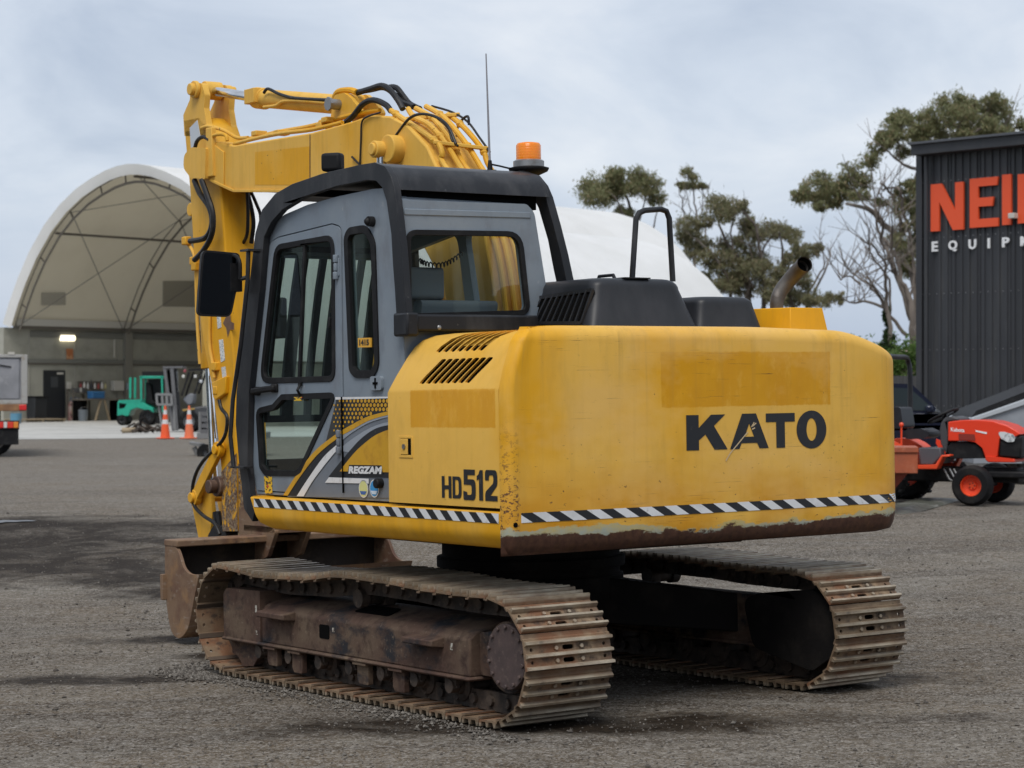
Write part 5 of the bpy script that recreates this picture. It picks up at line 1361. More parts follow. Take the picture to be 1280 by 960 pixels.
wbox('notice_board', 83, 436, 90.5, 449, pmat('orange_notice', (.40,.14,.05), .6, 0, [((.55,.35,.2), 4, .5, .6)]), .05)
wbox('wall_rail', 34, 451.5, 262, 453.5, M['beamwhite'] and pmat('grey_rail', (.17,.17,.15), .7), .08)
wbox('wall_rail', 34, 453.5, 262, 455.5, M['truss'], .06)
wbox('top_beam', 16, 404, 262, 407, M['offwhite'], .30)
wbox('top_beam', 16, 407, 262, 411, M['truss'], .25)
for u in (36, 93.5, 147): wbox('wall_joint', u-.5, 418, u+.5, 526, pmat('wall_joint_line', (.33,.32,.28), .8), .03)
wbox('conduit', 142, 424, 143.2, 447, M['offwhite'], .05); wbox('conduit', 38, 420, 300, 421.2, pmat('dull_conduit', (.17,.17,.15), .7), .04)
wbox('wall_column', 154, 411, 163, 528, pmat('wall_column_paint', (.22,.21,.18), .8), .16)
wbox('switch_box', 82.5, 477.5, 87.5, 486, M['offwhite'], .10); wbox('electrical_cabinet', 138, 476, 151, 488.5, M['offwhite'], .25, bevel=.02); wbox('electrical_cabinet', 154.5, 479, 161, 487, pmat('pale_blue_box', (.30,.34,.40), .5), .2)
# vent flaps lying on the lining
def lining_patch(px0, py0, px1, py1):
    pts = []
    A = arch(15.6, 4.25-ZFAR, 6.0, .20)
    def hit(px, py):
        best = None
        for j in range(0, 9):
            for f in range(20):
                y = A[j][0]+(A[j+1][0]-A[j][0])*f/20; z = A[j][1]+(A[j+1][1]-A[j][1])*f/20
                t = wall_t(px, y); v = 484.7-(z+ZFAR-CAM.z)*FPX/wall_d(t, y)
                if best is None or abs(v-py) < best[0]: best = (abs(v-py), Vector((t, y, z)))
        return best[1]
    q = [hit(*p) for p in ((px0,py1), (px1,py1), (px1,py0), (px0,py0))]
    mb = MB(); off = Vector((0,-.03,-.03)); mb.add([p+off for p in q]+[p+off*2 for p in q], [(0,1,2,3),(7,6,5,4),(0,4,5,1),(1,5,6,2),(2,6,7,3),(3,7,4,0)])
    return mb.build('vent_flap', pmat('vent_mesh', (.36,.335,.275), .8), SA)
lining_patch(51, 365.5, 81, 380); lining_patch(203, 350, 262, 382)

# ---- things standing along that wall
def stand(px, d): return far_pt(px, d)
def near_wall(name, label, cat, px, y=-.6):
    t = wall_t(px, y); d = wall_d(t, y); p = CAM+FH*d+RGT*((px-640)/FPX*d); wx = RGT*AXIS[0]+FH*AXIS[1]
    return thing(name, label, cat, (p.x, p.y, ZFAR+.004), atan2(wx.y, wx.x))
PXM = FPX/92.0
wb = near_wall('workbench', 'dark workbench on pale trestle legs against the shelter wall', 'workbench', 125, -1.0)
mb = MB(); mb.box((-1.2,-.4,.86), (1.3,.4,.93)); mb.build('bench_top', M['truss'], wb)
M['wood'] = pmat('pale_timber', (.33,.26,.17), .7, 0, [((.22,.17,.11), 3, .45, .7, (1,1,.3))])
for x in (-.15,):
    for a in (-.38, .38):
        mb = MB(); mb.bar((x+a,-.35,0), (x+a*.25,-.35,.87), .07); mb.build('leg', M['wood'], wb)
mb = MB(); mb.box((.8,-.3,0), (1.25,.35,.85)); mb.box((-1.15,-.2,0), (-.85,.35,.85)); mb.build('cupboard', M['void'], wb)
tb_ = near_wall('toolbox', 'blue plastic toolbox on the workbench', 'toolbox', 120, -1.0); tb_.location.z += .932
mb = MB(); mb.box((-.32,-.18,0), (.32,.18,.22)); mb.build('box_body', pmat('blue_plastic', (.03,.13,.30), .45), tb_, bevel=.02)
mb = MB(); mb.box((-.33,-.19,.222), (.33,.19,.30)); mb.build('lid', pmat('blue_plastic_lid', (.04,.16,.34), .45), tb_, bevel=.02)
sh_ = near_wall('bottle_shelf', 'narrow dark wall shelf above the workbench carrying bottles', 'shelf', 115, -.16); zs = wpos(115, 487, -.16)[1]
sh_.location.z += zs
mb = MB(); mb.box((-.65,-.14,0), (.62,.14,.03)); mb.box((-.65,.12,0), (.62,.14,.35)); mb.build('shelf_board', M['truss'], sh_)
bottle_cols = [(.25,.03,.03), (.6,.58,.55), (.5,.5,.48), (.03,.03,.035), (.55,.52,.5), (.3,.05,.04), (.62,.6,.58), (.45,.4,.2)]
bl = ['dark red bottle at the left end of the wall shelf', 'white bottle next to the red one on the wall shelf', 'grey bottle third along the wall shelf', 'black bottle in the middle of the wall shelf', 'pale bottle right of the black one on the wall shelf', 'second dark red bottle on the wall shelf', 'white bottle second from the right end of the wall shelf', 'ochre bottle at the right end of the wall shelf']
for i, c in enumerate(bottle_cols):
    px = 101+4.4*i
    b = near_wall('bottle', bl[i], 'bottle', px, -.22); b.location.z += zs+.032; tag(b, group='bottles on the wall shelf')
    h = (.26,.3,.28,.33,.27,.25,.3,.24)[i]
    mb = MB(); mb.lathe([(0,0), (.052,0), (.052,h*.62), (.02,h*.8), (.02,h), (0,h)], 10); mb.build('bottle_body', pmat('bottle_plastic', c, .4), b)
    mb = MB(); mb.cyl((0,0,h), (0,0,h+.035), .023, n=8); mb.build('cap', M['darkdoor'], b)
ext = near_wall('gas_cylinder', 'faded red cylinder standing right of the black door', 'cylinder', 89, -.4)
mb = MB(); mb.lathe([(0,.0), (.12,.0), (.125,.02), (.125,.66), (.09,.77), (.035,.81), (0,.81)], 16); mb.build('cylinder_body', pmat('faded_red', (.22,.10,.09), .6, 0, [((.3,.25,.22), 4, .45, .6)]), ext)
mb = MB(); mb.cyl((0,0,.81), (0,0,.9), .03, n=8); mb.bar((-.06,0,.88), (.06,0,.88), .03); mb.build('valve', M['steel'], ext)
bn = near_wall('waste_bin', 'black bin left of the black door in the shelter', 'bin', 46, -.6)
mb = MB(); mb.loft([[Vector((x*.9, y*.9, 0)) for x, y in ((-.33,-.3),(.33,-.3),(.33,.3),(-.33,.3))], [Vector((x, y, .98)) for x, y in ((-.33,-.3),(.33,-.3),(.33,.3),(-.33,.3))]]); mb.build('bin_body', M['darkdoor'], bn, bevel=.03)
mb = MB(); mb.box((-.36,-.34,.982), (.36,.34,1.04)); mb.build('lid', M['rubber'], bn, bevel=.02)
pk = near_wall('low_platform', 'low pale timber platform on the floor before the black bin', 'platform', 44, -1.6)
for i in range(4): mb = MB(); mb.box((-1.15,-.55+.28*i,.09), (1.15,-.31+.28*i,.13)); mb.build('plank', M['wood'], pk)
for x in (-1.05,0,1.05): mb = MB(); mb.box((x-.05,-.52,0), (x+.05,.52,.088)); mb.build('bearer', M['wood'], pk)
for px, lab, c, r, h in ((104, 'squat grey blue drum under the left end of the workbench', (.13,.15,.17), .20, .48), (20, 'pale blue plastic tub on the ground beside the grey truck', (.10,.25,.36), .22, .40)):
    if px == 20: b = thing('tub', lab, 'tub', stand(20, 84), 0)
    else: b = near_wall('drum', lab, 'drum', px, -1.5)
    mb = MB(); mb.lathe([(0,0), (r*.88,0), (r,h*.5), (r,h*.9), (r*1.05,h), (r*.92,h), (r*.9,h*.95), (0,h*.93)], 18); mb.build('vessel', pmat('drum_paint', c, .5, 0, [((.2,.2,.2), 3, .5, .7)]), b)
    mb = MB(); mb.tube([(-r*1.03,0,h*.9), (-r*.7,-.1,h*1.22), (r*.7,-.1,h*1.22), (r*1.03,0,h*.9)], .012, 6); mb.build('handle', M['steel'], b)
# ================================================================ black clad building
M['clad'] = pmat('charcoal_cladding', (.030,.032,.037), .5, .0, [((.042,.044,.048), 1.2, .45, .7, (1,1,.3)), ((.055,.055,.055), 3, .55, .75, (1,1,.15))], rand=.14)
M['redletter'] = pmat('orange_red_letter', (.74,.085,.022), .5)
M['whiteletter'] = pmat('white_letter', (.75,.76,.77), .5)
s0, d0 = (1148-640)/FPX*47.0, 47.0; s1, d1 = (1280-640)/FPX*44.9, 44.9
wx = (RGT*(s1-s0)+FH*(d1-d0)).normalized(); ang_b = atan2(wx.y, wx.x); lw = sqrt((s1-s0)**2+(d1-d0)**2)
p = sd2w(s0, d0, ZFAR); bld = thing('black_building', 'tall black clad building with big orange red letters at the right', 'building', p, ang_b)
def bw(px, py, y=0.0):
    """front wall of the building: (along, height)"""
    k = (px-640)/FPX; us, ud = (s1-s0)/lw, (d1-d0)/lw
    s_, d_ = s0+(-ud)*y*1.0, d0+us*y
    t = (k*d_-s_)/(us-k*ud); return t, hgt(py, d_+ud*t)-ZFAR
H0 = bw(1148, 196)[1]; W = 11.0
slope = (bw(1280, 183.5)[1]-H0)/bw(1280,183)[0]
mb = MB(); mb.prism([(0.03,-.1), (W,-.1), (W,H0+slope*W), (.03,H0)], .06, 8, lambda u, v, w: Vector((u, w, v))); mb.build('wall_core', M['clad'], bld)
# ribbed cladding sheets, one part each, sharing one mesh
mb = MB(); pw = .77; prof = []
for i in range(4):
    x = i*pw/4; prof += [(x+.012,0), (x+.055,0), (x+.068,-.032), (x+.115,-.032), (x+.128,0), (x+pw/4-.012+.0,0)]
prof = prof+[(pw-.003,.02), (0.003,.02)]
hh = 7.6
mb.loft([[Vector((a, b, -.05)) for a, b in prof], [Vector((a, b, H0)) for a, b in prof]])
cmesh = mb.mesh('cladding_sheet', M['clad'], 20)
for i in range(14):
    o = bpy.data.objects.new('cladding_sheet', cmesh); COL.objects.link(o); o.parent = bld; o.location = (.10+pw*i, .02, 0); o.scale.z = (H0+slope*(.1+pw*i)+.02)/H0
for y, L_ in ((.06, 8),):                       # left flank sheets
    for i in range(10):
        o = bpy.data.objects.new('cladding_sheet', cmesh); COL.objects.link(o); o.parent = bld; o.rotation_euler.z = -pi/2; o.location = (.02, .10+pw*(i+1), 0)
mb = MB(); mb.box((-.03,-.05,-.05), (.13,.08,H0+.02)); mb.build('corner_flashing', M['clad'], bld, bevel=.008)
mb = MB(); x0, z0 = bw(1139, 206, -.35); x1 = W+.3
f0, f1 = H0+.02, H0+slope*x1+.02
mb.loft([[Vector((x0, y, z)) for y, z in ((-.36,f0-.02), (-.36,f0+.22), (8.2,f0+.22), (8.2,f0-.02))], [Vector((x1, y, z)) for y, z in ((-.36,f1-.02), (-.36,f1+.22), (8.2,f1+.22), (8.2,f1-.02))]]); mb.build('roof', M['clad'], bld, bevel=.01)
mb = MB(); mb.bar((x0-.01,-.40,f0+.225), (x1,-.40,f1+.225), .10, .05); mb.build('gutter', pmat('gutter_grey', (.075,.08,.09), .4), bld)
mb = MB(); mb.tube([(.30,-.10,f0-.05), (.30,-.10,0)], .045, 10); mb.build('downpipe', M['clad'], bld)
mb = MB()
for zz in (1.0, 2.2, 3.4, 4.6, 5.8):
    for i in range(46): mb.cbox((.13+.1925*i, -.036+.018, zz), (.018,.012,.018))
o = mb.build('sheet_screw', M['steel'], bld, ang=0); o['kind'] = 'stuff'
GN = [(0,0),(.26,0),(.26,.62),(.68,0),(1,0),(1,1),(.75,1),(.75,.40),(.33,1),(0,1)]
GE = [(0,0),(1,0),(1.0,.17),(.30,.17),(.30,.42),(.80,.42),(.84,.60),(.30,.60),(.30,.83),(.96,.83),(1.0,1),(0,1)]
GI = [(0,0),(1,0),(1,1),(0,1)]
GL = [(0,0),(1,0),(1,.17),(.3,.17),(.3,1),(0,1)]
def sign_letter(nm, g, u0, v0, u1, v1, mat, dep=.05, holes=()):
    a = bw(u0, v1, -.06); b = bw(u1, v0, -.06)
    mb = MB(); f = lambda l: [(a[0]+(b[0]-a[0])*q[0], a[1]+(b[1]-a[1])*q[1]) for q in l]
    mb.prism(f(g), -.02, -.02-dep, lambda u, v, w: Vector((u, w, v)), holes=[f(h) for h in holes]); return mb.build('letter', mat, bld)
z7 = lambda x, y: (960+x/4, 100+y/4)
for g, q in ((GN, (815,508,978,758)), (GE, (1010,482,1152,740)), (GI, (1172,470,1217,726)), (GL, (1250,460,1382,718))):
    sign_letter('letter', g, *z7(q[0], q[1]), *z7(q[2], q[3]), M['redletter'])
for ch, x, w_ in (('E',831,30), ('Q',921,44), ('U',1019,38), ('I',1101,11), ('P',1186,36), ('M',1283,48), ('E',1375,30), ('N',1460,40), ('T',1545,36)):
    tv, tf, ta = text_mesh(ch, 1.0, .035); yt = 806-(x-831)*.06; yb = yt+52
    if ch == 'Q': yb += 6
    u0, v0 = z7(x-w_/2, yt); u1, v1 = z7(x+w_/2, yb)
    a = bw(u0, v1, -.06); b = bw(u1, v0, -.06); mb = MB(); n = len(tv)
    mb.add([Vector((a[0]+(b[0]-a[0])*u, -.035, a[1]+(b[1]-a[1])*v)) for u, v in tv], tf); o = mb.build('letter', M['whiteletter'], bld, ang=0)
    so_ = o.modifiers.new('thick', 'SOLIDIFY'); so_.thickness = .025; so_.offset = 0
a = bw(*z7(1230, 678), -.1); mb = MB(); mb.box((a[0]-.08,-.20,a[1]-.06), (a[0]+.08,-.02,a[1]+.05)); mb.build('flood_lamp', M['offwhite'], bld, bevel=.01)

# ================================================================ vehicles and other things
def view_thing(name, label, cat, px, d, a=0.0, group=None):
    """local x runs to the right of the picture turned by a, y away"""
    return thing(name, label, cat, far_pt(px, d, .004), -YAW+a, group)
M['tyre'] = pmat('tyre_rubber', (.010,.010,.011), .75, 0, [((.035,.032,.028), 5, .5, .75)], (40,.2,.01), .15)
def wheel(par, c, r, w, rimr, rimmat, tname='wheel', lugs=0):
    """axle along local y"""
    Mx = Matrix.Translation(c) @ Matrix.Rotation(pi/2, 4, 'X')
    mb = MB(); mb.lathe([(rimr,w*.36), (rimr*1.05,w*.5), (r*.86,w*.5), (r*.97,w*.36), (r,w*.2), (r,-w*.2), (r*.97,-w*.36), (r*.86,-w*.5), (rimr*1.05,-w*.5), (rimr,-w*.36)], 32, Mx)
    if lugs:
        for i in range(lugs):
            for s in (-1, 1):
                a = 2*pi*(i+(.25 if s > 0 else -.25))/lugs; q = Matrix.Translation(c) @ Matrix.Rotation(-a, 4, 'Y')
                mb.box((r*.96, min(0,s*w*.45), -r*.045), (r*1.04, max(0,s*w*.45), r*.045), q)
    wh = mb.build(tname, M['tyre'], par, ang=40)
    mb = MB(); mb.lathe([(rimr,w*.40), (rimr*.93,w*.40), (rimr*.88,w*.10), (rimr*.42,w*.05), (rimr*.38,w*.14), (0,w*.14), (0,-w*.14), (rimr*.38,-w*.14), (rimr*.42,-w*.05), (rimr*.88,-w*.10), (rimr*.93,-w*.40), (rimr,-w*.40)], 28, Mx); mb.build('rim', rimmat, wh, ang=40)
    mb = MB()
    for i in range(5):
        a = 2*pi*i/5
        for s in (-1, 1): mb.cyl(Mx @ Vector((rimr*.25*cos(a), rimr*.25*sin(a), s*w*.13)), Mx @ Vector((rimr*.25*cos(a), rimr*.25*sin(a), s*w*.19)), rimr*.06, n=6)
    mb.build('wheel_nuts', M['darkdoor'], wh); return wh
V3 = lambda u, v, w: Vector((u, w, v))          # side profile (x, z) extruded along y
# ---- red compact tractor: x forward, near side at negative y
TD = 25.3
TA = radians(-28)
trc = thing('compact_tractor', 'small red tractor with black seat and steering wheel facing right', 'tractor', far_pt(1163, 26.2, .004), -YAW+TA)
fr0 = far_pt(1163, 26.2)
def tp(px, py, y):
    """point of the tractor on its own plane y = const seen at a pixel"""
    Mi = (Matrix.Translation(fr0) @ Matrix.Rotation(-YAW+TA, 4, 'Z')).inverted(); a = Mi @ CAM; b = Mi @ (CAM+ray(px, py)); return a+(b-a)*((y-a.y)/(b.y-a.y))
RED = pmat('tractor_red', (.74,.05,.018), .28, 0, [((.6,.045,.02), 3, .5, .7)])
ORG = pmat('tractor_orange', (.72,.07,.02), .35)
wn = tp(1216, 608.5, -.47); rf = .238
RIM = pmat('orange_red_rim', (.75,.075,.02), .4)
for y in (-.47, .47): wheel(trc, (wn.x, y, rf), rf, .21, .125, RIM, 'front_wheel')
xr = wn.x-1.13
for y in (-.50, .64): wheel(trc, (xr, y, .345), .345, .29, .18, RIM, 'rear_wheel', lugs=14)
def tyz(pts, y): return [(q.x, q.z) for q in (tp(u, v, y) for u, v in pts)]
z4b = lambda l: [(1100+x/7.111, 470+y/7.111) for x, y in l]
hood_side = tyz(z4b([(605,410), (720,396), (860,392), (1000,404), (1120,440), (1215,492), (1245,520), (1170,560), (1062,562), (1040,720), (940,745), (905,640), (850,596), (760,580), (604,580)]), -.27)
mb = MB(); mb.prism(hood_side, -.27, .27, V3); mb.build('bonnet', RED, trc, bevel=.05, seg=4, ang=40)
q = tyz(z4b([(935,715), (1060,725), (1195,742), (1195,772), (960,770), (935,745)]), -.28); mb = MB(); mb.prism(q, -.285, .285, V3); mb.build('bonnet_skirt', RED, trc, bevel=.01)
q = tyz(z4b([(1066,566), (1180,560), (1255,530), (1262,560), (1250,735), (1052,720)]), -.255); mb = MB(); mb.prism(q, -.255, .255, V3); gr = mb.build('front_grille', M['rubber'], trc, bevel=.02)
for s in (-1, 1):
    q = tyz(z4b([(1046,500), (1100,498), (1180,520), (1200,545), (1190,588), (1130,590), (1075,560)]), -.28); mb = MB(); mb.prism(rnd(q, .02), s*.277 if s > 0 else -.277, s*.20, V3); mb.build('headlight', pmat('lamp_glass', (.62,.65,.66), .12, 0, [((.25,.27,.28), 16, .5, .6)]), trc, bevel=.012)
q = tyz(z4b([(700,515), (840,520), (850,575), (702,570)]), -.27); mb = MB(); mb.prism(rnd(q, .01), -.279, -.2705, V3); mb.build('side_vent', pmat('vent_dark_red', (.22,.02,.01), .6), trc)
q = tyz(z4b([(630,590), (760,590), (850,606), (900,650), (930,735), (600,740), (590,640)]), -.25); mb = MB(); mb.prism(q, -.235, .235, V3); mb.build('engine_cover', M['rubber'], trc, bevel=.015)
q = tyz(z4b([(530,480), (545,415), (580,370), (640,360), (700,375), (708,400), (612,408), (606,590), (590,700), (540,600)]), -.22); mb = MB(); mb.prism(q, -.23, .23, V3); mb.build('dash_cowl', pmat('dark_grey_plastic', (.05,.052,.056), .5), trc, bevel=.03, seg=3)
tv, tf, ta = text_mesh('Kubota', 1.0, .03); a = tp(*z4b([(630,494)])[0], -.27); b = tp(*z4b([(752,460)])[0], -.27)
mb = MB(); mb.add([Vector((a.x+(b.x-a.x)*u, -.2735, a.z+(b.z-a.z)*v-.012*u)) for u, v in tv], tf); mb.build('lettering', M['whiteletter'], trc, ang=0)
q = tyz(z4b([(850,484), (952,504), (950,520), (850,498)]), -.27); mb = MB(); mb.prism(q, -.2745, -.2705, V3); mb.build('badge', M['whiteletter'], trc)
a = tp(1179, 520, 0); nrm = Vector((-.45,0,.9)).normalized(); Mx = Matrix.Translation(a) @ nrm.to_track_quat('Z', 'Y').to_matrix().to_4x4()
mb = MB(); mb.tube([Mx @ Vector((.19*cos(2*pi*i/20), .19*sin(2*pi*i/20), 0)) for i in range(21)], .017, 8, caps=False)
for i in range(3): mb.bar(Mx @ Vector((0,0,-.03)), Mx @ Vector((.18*cos(2.1*i+.5), .18*sin(2.1*i+.5), 0)), .03, .02)
mb.tube([Mx @ Vector((0,0,0)), Mx @ Vector((.02,0,-.35))], .025, 8); mb.build('steering_wheel', M['rubber'], trc)
q = tyz(z4b([(250,505), (300,478), (420,470), (488,500), (492,540), (440,562), (300,565), (255,540)]), -.24); mb = MB(); mb.prism(rnd([(a_-.08, b_) for a_, b_ in q], .03), -.24, .24, V3); st_ = mb.build('seat_cushion', M['hood'], trc, bevel=.04, seg=3)
q = tyz(z4b([(205,470), (160,380), (150,310), (190,280), (285,280), (308,310), (318,400), (300,470)]), -.22); mb = MB(); q = [(a_-.13, b_) for a_, b_ in q]; mb.prism(rnd([(q[0][0],q[0][1]), (q[2][0],q[2][1]), (q[3][0],q[3][1]), (q[3][0]+.12,q[3][1]), (q[0][0]+.14,q[0][1])], .04), -.23, .23, V3); mb.build('seat_back', M['hood'], trc, bevel=.04, seg=3)
q = tyz(z4b([(340,640), (540,640), (545,720), (480,790), (345,790)]), -.36); mb = MB(); mb.prism(q, -.36, .36, V3); mb.build('foot_platform', pmat('step_plastic', (.07,.075,.085), .5), trc, bevel=.02)
for s in (-1, 1):
    q = tyz(z4b([(320,795), (490,790), (545,705), (620,700), (622,720), (560,722), (505,832), (322,832)]), -.46); mb = MB(); mb.prism(q, s*.46, s*.30, V3); mb.build('step_edge', ORG, trc, bevel=.01)
    c = Vector((xr, 0, .345)); arc = [(xr+.42*cos(radians(t)), .345+.42*sin(radians(t))) for t in range(15, 150, 9)]; arc2_ = [(xr+.385*cos(radians(t)), .345+.385*sin(radians(t))) for t in range(141, 14, -9)]
    mb = MB(); mb.prism(arc+arc2_, s*.34, s*.66, V3); mb.prism(arc+[(xr-.3,.35), (xr+.3,.35)], s*.32, s*.34, V3); mb.build('fender', ORG, trc, bevel=.012)
    q = tyz(z4b([(505,560), (545,580), (590,690), (560,700), (500,600)]), -.2); mb = MB(); mb.prism(q, s*.22, s*.2, V3); mb.build('side_panel', RED, trc)
a0 = tp(1140.5, 536, -.45); zt = tp(1140, 446, -.45).z
mb = MB(); x_ = a0.x-.31
mb.tube(spline([(x_,-.44,.55), (x_,-.44,zt-.25), (x_-.02,-.43,zt-.06), (x_-.02,-.33,zt), (x_-.02,0,zt), (x_-.02,.33,zt), (x_-.02,.43,zt-.06), (x_,.44,zt-.25), (x_,.44,.55)], 4), .032, 8); mb.build('roll_bar', M['black'], trc)
mb = MB(); mb.box((wn.x-.07,-.36,.20), (wn.x+.07,.36,.27)); mb.box((xr-.1,-.13,.26), (wn.x+.45,.13,.44)); mb.box((xr-.12,-.3,.28), (xr+.16,.3,.48)); mb.box((wn.x+.10,-.24,.32), (wn.x+.55,.24,.40)); mb.build('chassis', M['rubber'], trc, bevel=.02)
mb = MB(); 
for t in (0, .05, .12): mb.tube([(wn.x-.28-t,-.30,.42), (wn.x-.20-t,-.34,.30), (wn.x-.1-t,-.3,.24)], .012, 6)
mb.build('steering_linkage', M['steel'], trc)
a = tp(*z4b([(200,450)])[0], -.30); mb = MB(); mb.tube([(a.x,-.34,a.z-.25), (a.x,-.34,a.z)], .012, 6); mb.sphere((a.x,-.34,a.z+.02), .03); mb.build('lever', ORG, trc)
# ---- orange skip-like box between excavator and tractor
bx_ = view_thing('steel_hopper', 'rust orange tapered steel box half hidden behind the excavator, left of the red tractor', 'hopper', 1100, 24.0, radians(-8))
mmx = 24.0/FPX; rr = lambda px: (px-1100)*mmx; zz_ = lambda py: hgt(py, 24.0)-fr0.z
HOP = pmat('faded_orange_steel', (.36,.085,.032), .6, 0, [((.25,.07,.035), 3, .45, .65), ((.42,.15,.08), 8, .55, .75)])
mb = MB(); mb.box((rr(1062),-.05,zz_(591)), (rr(1146.3),.6,zz_(558.5))); mb.build('hopper_body', HOP, bx_, bevel=.01)
mb = MB(); mb.box((rr(1060),-.07,zz_(565)), (rr(1147),.62,zz_(558))); mb.build('rim', HOP, bx_, bevel=.008)
mb = MB(); mb.loft([[Vector((rr(u), y, zz_(591.5))) for u, y in ((1066,0), (1134,0), (1134,.55), (1066,.55))], [Vector((rr(u), y, zz_(613))) for u, y in ((1078,.1), (1117,.1), (1117,.45), (1078,.45))]]); mb.build('chute', pmat('dark_red_steel', (.19,.035,.02), .6), bx_)
mb = MB()
for x in (1064, 1100):
    for y in (.0, .5): mb.box((rr(x),y,0), (rr(x)+.05,y+.05,zz_(591.6)))
mb.build('stand', M['dark'], bx_)
# ---- tarpaulin lying on the ground
tpn = MB(); c = far_pt_row(1160, 633); 
pts = [(1112,642), (1128,643.5), (1150,640), (1172,634), (1192,628), (1200,625.5), (1196,624), (1170,624.5), (1140,625), (1116,628)]
q = [far_pt_row(u, v) for u, v in pts]
ctr = sum(q, Vector())/len(q)
ringsT = [[p+Vector((0,0,.004)) for p in q], [p.lerp(ctr, .12)+Vector((0,0,.022+.012*sin(i*2.1))) for i, p in enumerate(q)], [p.lerp(ctr, .55)+Vector((0,0,.035+.022*sin(i*1.7))) for i, p in enumerate(q)], [p.lerp(ctr, .9)+Vector((0,0,.035)) for p in q]]
mb = MB(); mb.loft(ringsT); o = mb.build('tarpaulin', pmat('grey_green_sheet', (.10,.105,.085), .5, 0, [((.2,.2,.18), 3, .5, .65), ((.05,.05,.04), 6, .5, .65)]), ang=60); tag(o, 'crumpled grey green sheet lying flat on the ground before the tractor', 'tarpaulin')
# ---- dark car behind
car = view_thing('parked_car', 'dark navy car standing behind the red tractor', 'car', 1090, 34.0, radians(-6))
NAVY = pmat('navy_car_paint', (.012,.016,.034), .2, .2)
k_ = 34.0/FPX; cx = lambda px: (px-1090)*k_
body = [(-2.1,.35), (-2.15,.75), (-2.0,.95), (-1.3,1.0), (cx(1178)-.1,.98), (cx(1190)+.55,.86), (cx(1190)+.95,.72), (cx(1190)+1.0,.35)]
mb = MB(); mb.prism(rnd(body, .08, 3), 0, 1.7, V3); mb.build('body', NAVY, car, bevel=.05, seg=3)
cab_ = [(-1.75,.98), (-1.15,1.40), (-.2,1.47), (cx(1140),1.44), (cx(1178),.98)]
mb = MB(); mb.prism(rnd(cab_, .1, 3), .12, 1.58, V3); cb_ = mb.build('roof', NAVY, car, bevel=.04, seg=3)
GLS = pmat('dark_car_glass', (.03,.04,.045), .06, 0, [], None, .8)
for pl in ([(-1.5,1.02), (-1.05,1.34), (-.25,1.40), (-.2,1.02)], [(-.12,1.02), (-.12,1.40), (cx(1138),1.37), (cx(1168),1.03)]):
    mb = MB(); mb.prism(rnd(pl, .04, 3), .112, .125, V3); mb.build('side_window', GLS, car)
mb = MB(); mb.add([Vector((cx(1178)-.02,.22,1.0)), Vector((cx(1178)-.02,1.48,1.0)), Vector((cx(1141)+.012,1.45,1.42)), Vector((cx(1141)+.012,.25,1.42))], [(0,1,2,3)]); mb.build('windscreen', GLS, car, ang=0)
for x in (-1.35, cx(1190)+.35):
    for y in (.1, 1.6): wheel(car, (x, y, .31), .31, .2, .2, M['steel'])
mb = MB(); mb.cbox((cx(1160),-.06,1.05), (.12,.16,.12)); mb.build('mirror', NAVY, car, bevel=.03)
# ---- grey ramp sided trailer at the right edge
rp_ = view_thing('tipping_tray', 'light grey steel tray with a sloping black edge at the right border', 'tray', 1216, 31.0)
k_ = 31.0/FPX; X_ = lambda px: (px-1216)*k_; Z_ = lambda py: hgt(py, 31.0)-ZFAR
LG = pmat('light_grey_steel', (.27,.29,.32), .5, 0, [((.2,.215,.24), 1.5, .45, .7)])
mb = MB(); mb.prism([(X_(1216),Z_(527)), (X_(1345),Z_(481)), (X_(1345),.3), (X_(1216),.3)], 0, 1.6, V3); mb.build('side_panel', LG, rp_, bevel=.01)
mb = MB(); mb.prism([(X_(1214),Z_(528)), (X_(1345),Z_(485)), (X_(1345),Z_(477)), (X_(1214),Z_(523))], -.05, 1.65, V3); mb.build('top_rail', pmat('pale_rail', (.40,.43,.46), .45), rp_, bevel=.006)
mb = MB(); mb.prism([(X_(1216),Z_(522.5)), (X_(1345),Z_(476.5)), (X_(1345),Z_(466)), (X_(1222),Z_(514))], .1, 1.5, V3); mb.build('cover_edge', M['rubber'], rp_)
for y in (.1, 1.4): wheel(rp_, (X_(1300), y, .3), .3, .2, .18, M['steel'])
# ---- fence, hedge and far house at the gap on the right
fe = view_thing('metal_fence', 'dark grey sheet fence below the hedge at the right', 'fence', 1128, 60)
k_ = 60/FPX
mb = MB(); prof = []
for i in range(16): x = i*.19; prof += [(x,0), (x+.07,0), (x+.09,-.03), (x+.16,-.03), (x+.18,0)]
prof += [(3.04,.03), (0,.03)]
mb.loft([[Vector((a, b, 0)) for a, b in prof], [Vector((a, b, hgt(470,60)-ZFAR)) for a, b in prof]]); fm_ = mb.mesh('fence_sheet', pmat('fence_grey', (.06,.06,.062), .6), 20)
for i in range(-1, 2):
    o = bpy.data.objects.new('fence_sheet', fm_); COL.objects.link(o); o.parent = fe; o.location.x = i*3.05-1.2
for i in range(-1, 3): mb = MB(); mb.box((i*3.05-1.25,.035,0), (i*3.05-1.17,.1,hgt(468,60)-ZFAR)); mb.build('fence_post', M['truss'], fe)
